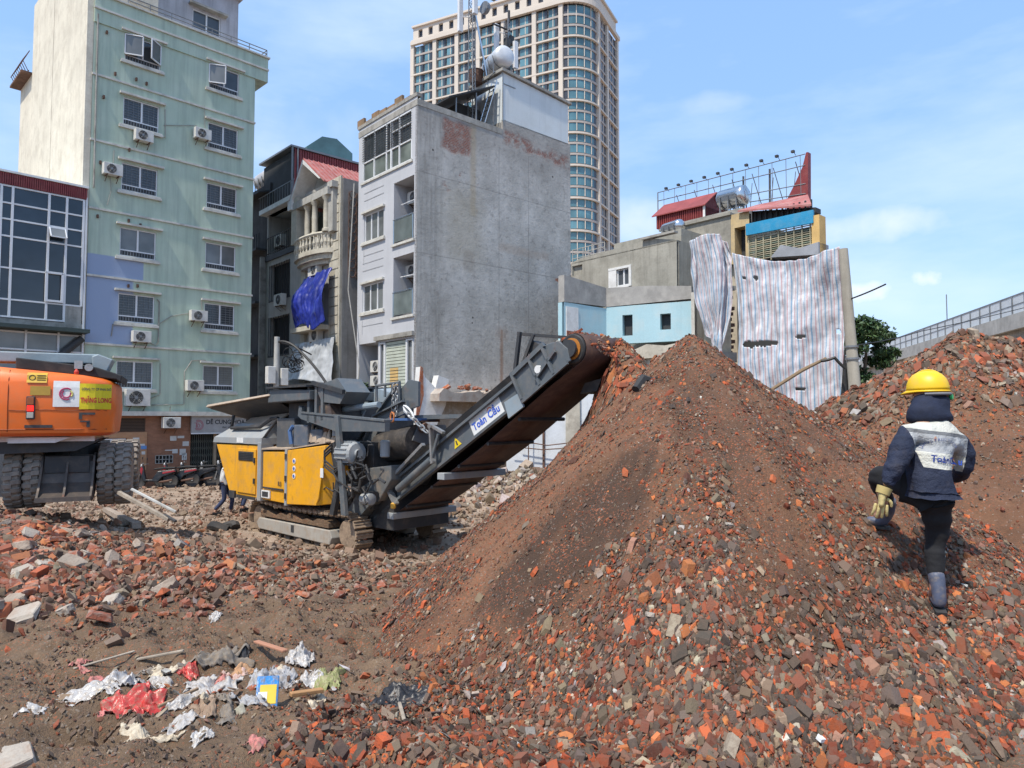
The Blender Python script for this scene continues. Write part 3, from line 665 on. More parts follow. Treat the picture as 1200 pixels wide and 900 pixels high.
# cream flank with seams
sw = MB(); sw.box(-.46, -.225, .02, 5.2, 0, 23.3); sw.box(-.46, -.225, 5.26, 9.2, 0, 23.3); sw.box(-.38, -.2, 5.2, 5.26, 0, 23.2)
sw.box(-.44, 3, 9.2, 11.7, 0, 20.0); sw.box(-.23, 2.2, .05, 9.2, 20.17, 23.3)
sw.build('side_wall', M_CREAM, GB)
bl = MB()
for k in range(2): 
    z = 20.0 + .0 * k
for yy in np.linspace(9.3, 11.8, 9): bl.tube([(-.6, yy, 20.0), (-.85, yy, 20.5), (-.6, yy, 21.0)], .02, 5)
for zz in (20.02, 20.5, 21.0): bl.tube([(-.6 - (.25 if zz == 20.5 else 0), 9.2, zz), (-.6 - (.25 if zz == 20.5 else 0), 11.9, zz)], .02, 5)
bl.box(-.9, -.4, 9.3, 11.8, 19.9, 20.0)
bl.build('rear_balcony', M_RUST, GB)
# penthouse
ph = MB(); ph.wall((1.5, 6.35, 20.12, 23.3), [(4.2, 5.5, 21.1, 22.0, .12)], .12, lambda a, b_, d: (a, 1.5 + d, b_)); ph.box(1.5, 6.35, 1.63, 9, 20.12, 23.3); ph.box(1.3, 6.5, 1.2, 9.1, 23.3, 23.45)
ph.build('penthouse', mk('grey_lilac_render', (.46, .45, .47), .85, var=.12, streak=.5), GB)
f = slider_window(GB, lambda a, b_, d: (a, 1.5 + d, b_), 4.2, 5.5, 21.1, 22.0, wr, sill=False, hood=False, grille=False)
hb = MB(); hb.box(4.0, 5.75, 1.2, 1.5, 22.1, 22.2); hb.build('hood', M_CONC, f)
rl = MB()
for a, b_ in (((1.0, -.02, 20.35), (7.1, -.02, 20.35)), ((1.0, -.02, 20.52), (7.1, -.02, 20.52)), ((7.1, -.02, 20.35), (7.1, 9, 20.35)), ((7.1, -.02, 20.52), (7.1, 9, 20.52))): rl.tube([a, b_], .022, 6)
for xx in np.linspace(1, 7.1, 8): rl.tube([(xx, -.02, 20.17), (xx, -.02, 20.52)], .018, 6)
rl.build('roof_railing', M_GREY_METAL, GB)
for i, (z0, z1) in enumerate(WZ):
    for j, (a0, a1) in enumerate(((.93, 2.33), (4.40, 5.78))):
        if i == 0:
            f = slider_window(GB, FR, a0, a1, z0, z1, wr, grille=True)
            # opened casement sashes
            s_ = MB()
            def sash(hx, sgn, ang, L):
                p = [Vector((hx, -.01, z0 + .25)), Vector((hx + sgn * L * math.cos(R(ang)), -.01 - L * math.sin(R(ang)), z0 + .25))]
                up = Vector((0, 0, z1 - z0 - .28))
                for q0, q1 in ((p[0], p[1]), (p[0] + up, p[1] + up), (p[0], p[0] + up), (p[1], p[1] + up)): s_.bar(q0, q1, .05, .04, 0)
                s_.quad(p[0], p[1], p[1] + up, p[0] + up, 1)
            if j == 0: sash(a0, 1, 25, .66); sash(a1, -1, 38, .62)
            else: sash(a0, 1, 28, .68)
            s_.build('open_sash', [M_FRAME, M_GLASSB], f)
        else:
            gm = M_GLASSB if (i, j) in ((3, 1), (3, 0), (5, 1)) else M_GLASS
            slider_window(GB, FR, a0, a1, z0, z1, wr, glassm=gm, blinds=(i in (1, 2, 4, 5)))
# drain pipes and cable conduits on the facade
for pts_, r_ in (([(2.42, 8.0), (2.5, 7.9), (2.5, 6.2)], .025), ([(.75, 6.8), (.7, 6.3)], .02), ([(2.55, 16.2), (2.58, 15.0), (2.2, 14.9)], .018), ([(2.5, 15.5), (3.9, 15.9)], .014), ([(2.55, 7.0), (3.0, 7.35), (3.9, 7.6)], .016), ([(2.6, 5.3), (2.62, 4.0), (2.1, 3.75)], .018),
                 ([(2.3, 3.55), (3.6, 3.6), (3.6, 5.0), (3.9, 5.5), (4.5, 5.55)], .02), ([(4.25, 8.2), (4.3, 7.75), (4.1, 7.7)], .02), ([(.62, 13.9), (.6, 13.2)], .014), ([(.5, 12.8), (.55, 12.2), (.42, 11.6)], .012), ([(3.05, 3.5), (3.0, 3.0)], .016), ([(2.0, 6.2), (2.4, 6.05), (2.5, 6.2)], .014), ([(4.2, 16.9), (4.25, 15.8)], .012), ([(-.1, 19.3), (-.08, 12.2)], .035)):
    dp = MB(); dp.tube([(x, -.045, z) for x, z in pts_], r_, 6); dp.build('conduit', M_CONC, GB)
for (x, z) in ((.2, 18.6), (.15, 15.9), (.1, 13.2), (.55, 17.0), (1.35, 17.05), (1.75, 17.0), (1.2, 11.05), (1.65, 10.95), (1.25, 8.35), (1.6, 8.4), (.05, 11.0), (1.15, 14.0)): dt = MB(); dt.box(x, x + .07, -.09, 0, z, z + .13); dt.build('wall_bracket', M_RUST, GB)
# ground floor
gf = MB(); gf.wall((-.22, 6.5, 0, 3.1), [(.84, 2.1, 2.45, 3.0, .1, 1), (.33, 1.36, 1.66, 2.17, .1, 1), (2.53, 3.22, 1.1, 1.43, .1, 1), (3.95, 6.35, 0, 2.3, .35, 1)], .1, lambda a, b_, d: (a, .06 + d, b_))
gf.box(-.22, 6.5, .6, 9, 0, 3.1, 1)
gf.build('ground_floor', [M_BROWNBRICK, M_DARK], GB)
tt = MB(); tt.box(.0, .3, .0, .06, 0.05, 2.4); tt.box(1.4, 2.16, .0, .06, .85, 2.42); tt.box(.3, 1.4, .0, .06, .85, 1.62); tt.box(.3, 1.4, .0, .06, 2.2, 2.42); tt.build('tan_wall_panel', M_TANTILE, GB)
slider_window(GB, lambda a, b_, d: (a, -.02 + d, b_), .33, 1.36, 1.66, 2.17, wr, sill=False, hood=False, grille=False, blinds=True)
lv = MB()
for k in range(9): z = 2.47 + k * .06; lv.box(.84, 2.1, .05, .1, z, z + .035)
lv.build('louvre', mk('brown_louvre', (.10, .065, .045), .7), GB)
vg = MB()
for k in range(6): x = 2.53 + k * .138; vg.box(x - .012, x + .012, .03, .08, 1.1, 1.43)
for z in (1.1, 1.26, 1.43): vg.box(2.53, 3.22, .03, .08, z - .012, z + .012)
vg.build('vent_grille', M_CONCL, GB)
gt = MB()
for k in range(26):
    x = 3.98 + k * .092; gt.box(x, x + .018, .2, .24, .05, 2.28)
for k in range(25):
    x = 3.98 + k * .092
    for j in range(7): z = .1 + j * .3; gt.bar((x, .22, z), (x + .092, .22, z + .15), .012, .012); gt.bar((x + .092, .22, z), (x, .22, z + .15), .012, .012)
gt.build('folding_gate', mk('gate_grey_green', (.12, .13, .11), .6, .3), GB)
gp = MB(); gp.box(4.98, 5.1, .08, .2, 0, 2.3); gp.build('gate_post', mk('tan_post', (.33, .26, .18), .8), GB)
PAPER = [mk('paper_white', (.6, .6, .58), .8), mk('paper_blue', (.12, .26, .55), .8)]
for (x, z, w_, h_, c) in ((1.62, 2.0, .24, .2, 0), (1.62, 1.84, .25, .1, 0), (1.9, 1.86, .18, .08, 0), (1.93, 1.72, .22, .14, 1), (1.58, 1.36, .3, .14, 0), (1.96, 1.5, .14, .13, 0), (3.1, 2.04, .26, .2, 0), (3.4, 2.14, .28, .1, 0), (3.62, 1.8, .26, .2, 0), (3.5, 1.42, .26, .26, 0), (3.2, 1.5, .22, .18, 0), (3.6, 1.2, .2, .3, 0), (2.9, 1.62, .3, .04, 0)):
    pp = MB(); pp.box(x, x + w_, -.012 if x < 2.2 else .045, -.003 if x < 2.2 else .056, z, z + h_, c); pp.build('pasted_notice', PAPER, GB)
SG = thing('shop_sign', 'weathered grey shop sign with a pink emblem over the folding gate', 'sign', GB.matrix_basis @ Vector((3.9, -.05, 2.34)), R(45.7))
b = MB(); b.box(0, 2.6, -.1, 0.02, 0, .76); b.build('board', mk('sign_board_grey', (.36, .36, .36), .6, var=.12, dirt=(.25, .24, .22), damt=.4), SG, bevel=.01)
b = MB(); b.box(-.02, 2.62, -.12, -.1, -.03, .02); b.box(-.02, 2.62, -.12, -.1, .74, .79); b.build('sign_edge', M_FRAME, SG)
PK = mk('sign_pink', (.42, .14, .18), .6, bump=0); BK = mk('sign_black', (.03, .03, .035), .6, bump=0)
emboss_text('DÊ CUNG HOA', .27, BK, SG, plane_M((.62, -.104, .40), (1, 0, 0), (0, 0, 1)), .006, bold=.006, squeeze=.93)
b = MB()
for r_ in (.20, .15): b.tube([(.3 + r_ * math.cos(a), -.106, .36 + r_ * 1.05 * math.sin(a)) for a in np.linspace(-2.4, 2.2, 22)], .013, 5)
b.bar((.12, -.108, .45), (.3, -.108, .45), .03, .02); b.bar((.21, -.108, .45), (.21, -.108, .25), .03, .02, up=(1, 0, 0)); b.tube([(.3 + .06 * math.cos(a), -.108, .33 + .06 * math.sin(a)) for a in np.linspace(0, 6.28, 12)], .012, 5)
b.build('emblem', PK, SG)
emboss_text('ĐẶC SẢN', .10, BK, SG, plane_M((1.35, -.104, .22), (1, 0, 0), (0, 0, 1)), .006)
bpy.context.view_layer.update()
GW = frame_fn(GB, 'front')
for a, b_, lab in ((1.32, 14.5, 'air conditioner under the left window, second row from the top of the mint house'),
                   (3.72, 15.28, 'air conditioner left of the right window, second row from the top of the mint house'),
                   (.18, 12.79, 'air conditioner nearest the cream corner, third window row from the top of the mint house'),
                   (3.72, 7.22, 'air conditioner with looping cable beside the right window, second row from the bottom'),
                   (1.42, 6.12, 'white air conditioner just below the blue painted patch on the mint green house'),
                   (3.62, 4.18, 'white air conditioner left of the lowest right window of the mint green house'),
                   (2.68, 2.58, 'soot greyed air conditioner on the brown brick ground floor beside the shop sign')):
    make_ac(lab, lambda a_, bb, d: GW(a_, bb, d), a, b_, .70, .46)
make_ac('largest air conditioner on the mint green house, under its lowest left window', lambda a_, bb, d: GW(a_, bb, d), 1.22, 3.5, .92, .68)

# ---------------------------------------------------------------- glass fronted building (far left)
GL = thing('glass_fronted_building', 'low building with dark blue glass curtain wall and a maroon fascia at the left edge', 'building', (-16.66, 28, 0), R(45.7))
b = MB(); b.box(-11, -.5, .12, 9, 0, 11.6); b.build('shell', M_DARKGREY, GL)
b = MB()
for k in range(150): x = -11 + k * .0712; b.box(x, x + .05, -.16, -.1, 11.62, 12.05)
b.box(-11, -.31, -.1, 9, 11.6, 12.06); b.build('fascia', M_RED, GL)
b = MB(); b.box(-11.05, -.28, -.2, 9, 12.06, 12.14); b.build('coping', M_WHITE, GL)
cols = [-.42, -1.0, -1.59, -2.75, -3.1, -4.3, -5.5, -6.1, -7.3, -8.5, -9.7, -10.9]; rows = [11.58, 10.94, 10.34, 9.71, 8.53, 7.37, 6.73]
b = MB()
for x in cols: b.box(x - .04, x + .04, -.13, -.03, 7.37 if x > -.9 else 6.7, 11.6)
for z in rows: b.box(-11, -.42 if z > 7 else -1.0, -.12, -.04, z - .03, z + .03)
b.box(-.36, -.30, -.14, .02, 4.2, 11.7)
b.build('mullions', M_FRAME, GL)
for i in range(len(cols) - 1):
    for j in range(len(rows) - 1):
        if i == 0 and j == 5: continue
        if i > 6 : continue
        g_ = MB(); g_.quad((cols[i + 1] + .04, -.07, rows[j + 1] + .03), (cols[i] - .04, -.07, rows[j + 1] + .03), (cols[i] - .04, -.07, rows[j] - .03), (cols[i + 1] + .04, -.07, rows[j] - .03)); g_.build('window_pane', M_GLASSN, GL, fix=False)
b = MB(); b.bar((-1.56, -.14, 10.28), (-1.56, -.4, 9.9), .04, .04); b.bar((-1.04, -.14, 10.28), (-1.04, -.4, 9.9), .04, .04); b.bar((-1.56, -.4, 9.9), (-1.04, -.4, 9.9), .05, .04); b.bar((-1.56, -.14, 10.28), (-1.04, -.14, 10.28), .04, .04)
b.quad((-1.56, -.14, 10.28), (-1.04, -.14, 10.28), (-1.04, -.4, 9.9), (-1.56, -.4, 9.9), 1)
b.build('tilted_vent_window', [M_FRAME, M_GLASSB], GL)
b = MB(); b.box(-1.66, -1.05, -.2, -.13, 7.42, 7.5); b.box(-1.66, -1.58, -.2, -.13, 7.5, 8.55); b.box(-1.13, -1.05, -.2, -.13, 7.5, 8.55); b.box(-1.66, -1.05, -.2, -.13, 8.5, 8.58); b.build('casement_frame', M_FRAME, GL)
b = MB(); b.box(-1.0, -.4, -.1, 2, 6.5, 7.36); b.box(-11, -.3, -.09, 3, 6.4, 6.68); b.build('concrete_spandrel', M_CONC, GL)
b = MB(); b.box(-11, -.25, -.75, 0, 6.28, 6.42); b.build('canopy', mk('dark_green_canopy', (.04, .06, .055), .7), GL)
b = MB()
for x in np.arange(-10.6, -.3, 1.05): b.box(x - .035, x + .035, -.12, -.02, 3.9, 6.28)
for z in (3.95, 4.8, 5.55, 6.2): b.box(-11, -.35, -.11, -.03, z - .03, z + .03)
b.build('lower_mullions', M_FRAME, GL)
b = MB(); b.quad((-11, -.05, 0), (-.35, -.05, 0), (-.35, -.05, 6.28), (-11, -.05, 6.28)); b.build('lower_glazing', M_GLASSB, GL, fix=False)
b = MB(); b.tube([(-.4, -.3, 6.1), (-1.5, -.3, 5.0), (-1.6, -.3, 4.4)], .14, 10); b.build('flue_pipe', M_DARKGREY, GL)
# ---------------------------------------------------------------- grey concrete sided house (centre)
def greywall_mat():
    n = NT('raw_party_wall'); s = n.sep()
    c = n.mix(n.ramp(n.noise(.6, 9, .68), .36, .64), (.35, .335, .305), (.58, .56, .52))
    c = n.mix(n.math('MULTIPLY', n.ramp(n.noise(1, 7, .65, vec=n.map((2.2, 2.2, .25))), .45, .7), .5), c, (.44, .425, .385))
    c = n.mix(n.math('MULTIPLY', n.ramp(n.noise(3.5, 9, .75), .52, .66), .7), c, (.21, .195, .175))
    # left concrete strip is rougher and darker streaked near the top
    st = n.math('MULTIPLY', n.rect(s[0], s[2], -.5, 1.25, 3, 16.4, .1, .06), .5)
    c = n.mix(n.math('MULTIPLY', st, n.ramp(n.noise(1, 6, .6, vec=n.map((6, 6, .5))), .35, .65)), c, (.20, .19, .165))
    tp = n.math('MULTIPLY', n.rect(s[0], s[2], -1, 12, 14.2, 17, .8, .4), .35); c = n.mix(tp, c, (.17, .155, .14))
    c = n.mix(n.math('MULTIPLY', n.rect(s[0], s[2], 2.72, 3.02, 11.6, 15.6, .08, .14), .45), c, (.38, .29, .17))
    c = n.mix(n.math('MULTIPLY', n.rect(s[0], s[2], 1.4, 3.3, 9.4, 12.6, .5, .4), .4), c, (.42, .37, .27))
    c = n.mix(n.math('MULTIPLY', n.rect(s[0], s[2], 2.35, 2.95, 9.2, 10.1, .08, .12), .3), c, (.16, .12, .085))
    # bricks showing where render is missing
    bv = n.map((1, 1, 1), rot=(R(90), 0, 0)); b = n.t.nodes.new('ShaderNodeTexBrick'); n.t.links.new(bv, b.inputs['Vector']); b.inputs['Scale'].default_value = 4.2; b.inputs['Mortar Size'].default_value = .03; b.inputs['Row Height'].default_value = .3
    n.set(b.inputs['Color1'], (.30, .11, .075)); n.set(b.inputs['Color2'], (.22, .10, .08)); n.set(b.inputs['Mortar'], (.27, .25, .22))
    k1 = n.rect(s[0], s[2], 1.25, 2.72, 14.15, 15.45, .10, .22, 2)
    k2 = n.rect(s[0], n.math('ADD', s[2], n.math('MULTIPLY', s[0], .06)), 4.6, 8.9, 15.55, 16.15, .12, .22)
    k2 = n.math('MULTIPLY', k2, n.ramp(n.noise(2.2, 6, .6), .42, .58))
    k3 = n.math('MULTIPLY', n.rect(s[0], s[2], 1.2, 5.5, 12, 15, .6, .3), n.ramp(n.noise(1.7, 6, .6), .62, .68))
    kk = n.math('MAXIMUM', n.math('MAXIMUM', n.math('MULTIPLY', k1, n.math('ADD', .35, n.ramp(n.noise(3, 7, .7), .35, .6))), k2), n.math('MULTIPLY', k3, .7)); c = n.mix(n.math('MULTIPLY', kk, n.ramp(n.noise(5, 5), .25, .45)), c, b.outputs['Color'])
    # rust run and patches
    r1 = n.rect(s[0], s[2], 4.40, 4.58, 4.3, 6.9, .05, .05, 5); r2 = n.rect(s[0], s[2], 4.2, 4.85, 6.4, 6.95, .15, .15)
    c = n.mix(n.math('MULTIPLY', n.math('MAXIMUM', r1, n.math('MULTIPLY', r2, .5)), .6), c, (.27, .13, .06))
    c = n.mix(n.math('MULTIPLY', n.rect(s[0], s[2], 4.3, 7.4, 10.35, 10.7, .08, .16, 2), .35), c, (.40, .31, .24))
    # horizontal construction joints
    for z in (9.6, 12.9): c = n.mix(n.math('MULTIPLY', n.rect(s[0], s[2], -1, 12, z, z + .03, .02, .03, 1), .5), c, (.14, .13, .12))
    for x in (4.32, 6.1): c = n.mix(n.math('MULTIPLY', n.rect(s[0], s[2], x, x + .03, 6.5, 15, .015, .02, 1), .5), c, (.15, .14, .13))
    hs = n.math('MULTIPLY', n.math('GREATER_THAN', n.vor(1.5, vec=n.map((1, 1, 1.4))), .0), n.math('LESS_THAN', n.vor(1.15), .055)); c = n.mix(n.math('MULTIPLY', hs, .9), c, (.035, .033, .03))
    n.bump(n.math('ADD', n.math('ADD', n.noise(5, 9, .75), n.math('MULTIPLY', kk, -.4)), n.math('MULTIPLY', b.outputs['Fac'], n.math('MULTIPLY', kk, -.5))), .5, .06)
    return n.fin(c, .9)
M_PARTY = greywall_mat()
M_LGREY = mk('pale_grey_paint', (.50, .51, .535), .8, var=.07, vs=.8, bump=.1, streak=.22, scol=(.33, .33, .34))
QB = thing('narrow_house', 'narrow tall house with a raw grey concrete side wall and pale grey balcony front', 'building', (-3.8, 28, 0), ANG)
m = MB(); m.poly([(0, 0, 3.9), (8.9, 0, 3.9), (8.9, 0, 16.3), (4.55, 0, 16.3), (4.55, 0, 15.85), (0, 0, 15.85)], (0, .15, 0)); m.build('party_wall', M_PARTY, QB)
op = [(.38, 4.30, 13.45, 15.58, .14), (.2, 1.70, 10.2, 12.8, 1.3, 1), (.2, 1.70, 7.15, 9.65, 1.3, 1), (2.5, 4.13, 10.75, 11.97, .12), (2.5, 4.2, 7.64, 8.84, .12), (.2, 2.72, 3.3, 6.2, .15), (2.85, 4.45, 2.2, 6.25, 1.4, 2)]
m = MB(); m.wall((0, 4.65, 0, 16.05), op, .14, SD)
# flat grooves above and below the windows
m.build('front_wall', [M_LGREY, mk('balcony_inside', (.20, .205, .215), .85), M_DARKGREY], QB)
m = MB(); m.box(.16, 8.9, .16, 4.65, 0, 13.3); m.box(.25, 8.9, .16, 4.65, 13.3, 15.6) if False else None
m = MB(); m.box(1.45, 8.9, .16, 4.64, 0, 13.4); m.box(.02, 8.9, 4.5, 4.65, 0, 15.6); m.box(2.2, 8.9, .16, 4.5, 13.4, 15.5); m.box(.15, 1.45, .16, 4.5, 12.95, 13.4); m.box(.15, 1.45, .16, 4.5, 9.8, 10.1); m.box(.15, 1.45, .16, 4.5, 6.6, 7.0); m.box(.15, 1.45, 1.85, 2.4, 0, 13.3); m.box(.13, 1.4, 2.41, 4.4, 7.0, 9.7) ; m.box(.13, 1.4, 2.41, 4.4, 10.1, 12.9)
m.build('inner_structure', M_CONC, QB)
m = MB(); m.box(-.02, 4.5, -.02, 4.67, 15.6, 15.85) ; m.box(-.04, .2, 0, 4.7, 15.98, 16.12); m.box(4.5, 8.9, .15, 4.65, 15.5, 16.2); m.build('roof_slab', M_CONC, QB)
m = MB()
for k in range(7): y = .6 + k * .62; m.box(0.05, .16, y, y + .58, 16.12, 16.22 + .25 * math.sin(k * 1.3) ** 2)
m.build('roof_planter', mk('rusty_trough', (.27, .17, .10), .9, var=.4, dirt=(.1, .1, .06), damt=.6), QB)
# glazed top floor with bars
f = MB()
for y in (.38, 1.3, 2.3, 3.3, 4.22): f.box(.0, .07, y, y + .07, 13.45, 15.58)
f.box(.0, .07, .38, 4.3, 13.45, 13.52); f.box(0, .07, .38, 4.3, 14.3, 14.36); f.box(0, .07, .38, 4.3, 15.5, 15.58); f.box(-.005, .075, .38, 1.95, 15.0, 15.08); f.box(-.01, .08, 1.9, 2.0, 13.45, 15.58)
f = f.build('window', M_FRAME, QB); 
b = MB()
for k in range(11): z = 14.42 + k * .105; b.tube([(-.03, .38, z), (-.03, 4.3, z)], .011, 5)
for k in range(14): y = .5 + k * .28; b.tube([(-.03, y, 14.36), (-.03, y, 15.5)], .011, 5)
b.build('bars', M_DARKGREY, f)
b = MB(); b.quad((.05, .4, 13.5), (.05, 4.28, 13.5), (.05, 4.28, 14.33), (.05, .4, 14.33)); b.build('pane', glass('greenish_glass', (.15, .17, .15), .1), f, fix=False)
b = MB(); b.quad((.09, .4, 14.33), (.09, 4.28, 14.33), (.09, 4.28, 15.5), (.09, .4, 15.5)); b.build('pane', M_GLASS, f, fix=False)
b = MB(); b.box(-.06, .02, .3, 4.4, 13.36, 13.45); b.build('sill', M_TRIM, f)
for z0, z1, y0, y1 in ((10.75, 11.97, 2.5, 4.13), (7.64, 8.84, 2.5, 4.2)):
    f = slider_window(QB, SD, y0, y1, z0, z1, wr, sill=True, hood=False, grille=False, cols=3, glassm=M_GLASSB)
    b = MB(); b.box(-.12, 0, y0 - .12, y1 + .1, z1 + .03, z1 + .12); b.build('hood', M_TRIM, f)
    b = MB(); 
    for zz in (z1 + .95, z1 + .62): b.box(-.012, 0, y0, y1, zz, zz + .035)
    b.box(-.012, 0, y1 - .03, y1, z0 - .95, z0 - .28); b.box(-.012, 0, y0, y1, z0 - .62, z0 - .59)
    b.build('panel_moulding', mk('moulding_shadow_grey', (.38, .385, .40), .8, bump=0), QB)
M_BALGLASS = glass('balcony_glass', (.17, .20, .195), .12)
for z in (10.2, 7.15):
    b = MB(); b.quad((-.02, .24, z + .08), (-.02, 1.66, z + .08), (-.02, 1.66, z + 1.0), (-.02, .24, z + 1.0)); f = b.build('balcony_glass', M_BALGLASS, QB, fix=False)
    b = MB(); b.tube([(-.03, .2, z + 1.03), (-.03, 1.7, z + 1.03)], .022, 6); b.tube([(-.03, 1.66, z), (-.03, 1.66, z + 1.0)], .02, 6); b.tube([(-.03, .24, z), (-.03, .24, z + 1.0)], .02, 6); b.build('handrail', M_STEEL, f)
    b = MB(); b.box(-.09, .0, .12, 1.78, z - .10, z + .0); b.build('balcony_sill', M_TRIM, QB)
    b = MB(); b.tube([(.1, .3, z + 1.62), (.3, 1.6, z + 1.72)], .025, 6, 0); b.build('clothes_pole', M_FRAME, QB)
# ground level window under the lintel
b = MB(); b.box(-.14, .02, .1, 3.0, 6.28, 6.46); b.build('lintel', M_CONC, QB)
f = MB()
for y in (.22, .62, .68, 2.28, 2.34, 2.68): f.box(-.01, .06, y, y + .05, 3.3, 6.18)
for z in (3.3, 4.3, 6.12): f.box(-.012, .062, .22, .72, z, z + .06); f.box(-.012, .062, 2.28, 2.72, z, z + .06)
f = f.build('window', M_FRAME, QB); b = MB(); z = 3.35
while z < 6.1: b.box(.05, .075, .72, 2.28, z, z + .11, 0); z += .135
b.build('shutter_slats', mk('pale_green_slats', (.48, .52, .44), .7), f)
b = MB(); z = 3.35
while z < 5.0: b.box(.03, .052, 1.35, 1.95, z, z + .1, 0); z += .135
b.build('yellow_shutter_slats', mk('ochre_slats', (.62, .42, .17), .7), f)
b = MB(); b.quad((.1, .2, 3.3), (.1, 2.7, 3.3), (.1, 2.7, 6.2), (.1, .2, 6.2)); b.build('pane', M_GLASSB, f, fix=False)
bpy.context.view_layer.update(); QS = frame_fn(QB, 'side'); QF = frame_fn(QB, 'front')
for y, z, lab in ((.9, 12.0, 'air conditioner high inside the upper balcony recess of the narrow grey house'), (1.0, 8.9, 'air conditioner inside the lower balcony recess of the narrow grey house'), (3.2, 5.0, 'upper of two air conditioners in the dark recess above the green shrub')):
    make_ac(lab, lambda a, b_, d: QS(a, b_, d + (.95 if z > 6 else .6)), y, z, .7, .5)
make_ac('air conditioner stacked below another in the ground floor recess, just above the shrub', lambda a, b_, d: QS(a, b_, d + .6), 3.1, 4.4, .8, .45)
# roof box, canopy, masts, tank
RB = thing('rooftop_room', 'plain white sheet clad room on the roof of the narrow grey house', 'rooftop room', QB.matrix_basis @ Vector((4.55, 0, 16.2)), ANG)
m = MB(); m.poly([(0, .0, .04), (4.2, 0, .04), (4.2, 0, 2.0), (0, 0, 2.25)], (0, .1, 0)); m.poly([(0, 0.1, .0), (.1, .1, .0), (.1, .1, 2.22), (0, .1, 2.22)], (0, 2.15, 0)); m.box(4.1, 4.2, .1, 2.25, .04, 1.95); m.box(.1, 4.1, 2.15, 2.25, .04, 1.9)
m.build('cladding', mk('white_sheet', (.66, .70, .70), .6, var=.05, vs=.5, dirt=(.5, .5, .45), damt=.25, streak=.15), RB)
m = MB(); m.poly([(-.12, -.12, 2.27), (4.35, -.12, 2.02), (4.35, -.12, 2.14), (-.12, -.12, 2.40)], (0, 2.5, 0)); m.build('roof_slab', M_CONC, RB)
m = MB(); m.box(-.03, 0, -.03, 0, 0, 2.2); m.box(.05, .75, -.02, -.002, 1.72, 1.76, 0); m.build('trim', M_GREY_METAL, RB)
CN = thing('rooftop_canopy', 'dark corrugated lean-to canopy beside the white rooftop room', 'canopy', QB.matrix_basis @ Vector((2.2, .3, 15.85)), ANG)
m = MB(); m.poly([(-.4, 0, .7), (2.2, 0, 2.0), (2.2, 0, 2.05), (-.4, 0, .75)], (0, 2.8, 0))
for k in range(24): y = k * .118; m.bar((-.4, y, .76), (2.2, y, 2.06), .03, .03)
m.build('sheet', M_DARKGREY, CN)
for q_ in ((0, .05, .05, .1, 0, .85), (1.1, 1.15, .05, .1, 0, 1.4), (2.1, 2.15, .05, .1, 0, 1.9)): m = MB(); m.box(*q_); m.build('post', M_GREY_METAL, CN)
m = MB(); m.box(1.0, 2.3, 1.2, 2.8, 0, 1.3); m.build('inner_wall', M_DARKGREY, CN)
LD = thing('ladder', 'thin metal ladder leaning beside the white rooftop room', 'ladder', QB.matrix_basis @ Vector((3.6, .15, 15.85)), ANG)
m = MB(); m.tube([(0, 0, 0), (.75, 0, 2.2)], .025, 6); m.tube([(.0, .38, 0), (.75, .38, 2.2)], .025, 6)
for k in range(8): t = .1 + k * .115; m.tube([(.75 * t, 0, 2.2 * t), (.75 * t, .38, 2.2 * t)], .018, 5)
m.build('rails', M_STEEL, LD)
def mast(x, y, z, h, label, panels):
    t = thing('antenna_mast', label, 'antenna mast', QB.matrix_basis @ Vector((x, y, z)), ANG)
    m = MB(); s = .2; cs = [(s * math.cos(a), s * math.sin(a)) for a in (0, 2.094, 4.189)]
    for c in cs: m.tube([(c[0], c[1], 0), (c[0] * .8, c[1] * .8, h)], .025, 6)
    nb = int(h / .38)
    for k in range(nb):
        for i in range(3):
            a, b_ = cs[i], cs[(i + 1) % 3]; m.tube([(a[0] * .9, a[1] * .9, k * h / nb), (b_[0] * .9, b_[1] * .9, (k + 1) * h / nb)], .013, 4); m.tube([(a[0] * .9, a[1] * .9, k * h / nb), (b_[0] * .9, b_[1] * .9, k * h / nb)], .013, 4)
    m.build('lattice', M_GREY_METAL, t)
    for (px, py, pz, ph_) in panels:
        q = MB(); q.box(px - .12, px + .12, py - .07, py + .07, pz, pz + ph_); q.bar((px, py, pz + ph_ * .3), (0, 0, pz + ph_ * .3), .04); q.bar((px, py, pz + ph_ * .8), (0, 0, pz + ph_ * .8), .04); q.build('panel_antenna', M_FRAME, t, bevel=.03)
    return t
a1 = mast(3.75, 1.2, 15.85, 7.2, 'tall lattice antenna mast left of the rooftop water tank', [(-.45, .3, 4.6, 2.4), (-.2, -.45, 5.2, 1.6)])
m = MB(); m.lathe([(.28, 0), (.3, .05), (.26, .2), (.05, .3)], (.5, -.2, 5.9), 'x', 14); m.tube([(.0, 0, 6.3), (.9, -.4, 6.5)], .03, 6); m.box(.75, 1.0, -.55, -.35, 6.3, 6.6); m.build('dish', M_GREY_METAL, a1)
m = MB(); m.tube([(.2, 0, 5.5), (1.3, -.3, 0)], .045, 6); m.build('stay_strut', M_STEEL, a1)
a2 = mast(5.7, 1.0, 18.3, 3.4, 'short dark antenna mast crowded with equipment right of the rooftop water tank', [(-.5, .2, 1.3, 1.8), (.2, -.35, 1.0, 1.3)])
m = MB(); m.tube([(-.9, 0, 2.9), (.3, 0, 2.95)], .04, 6); m.build('cross_arm', M_DARKGREY, a2); m = MB(); m.tube([(.1, 0, 3.3), (.1, 0, 3.9)], .06, 8); m.build('whip_antenna', M_DARKGREY, a2)
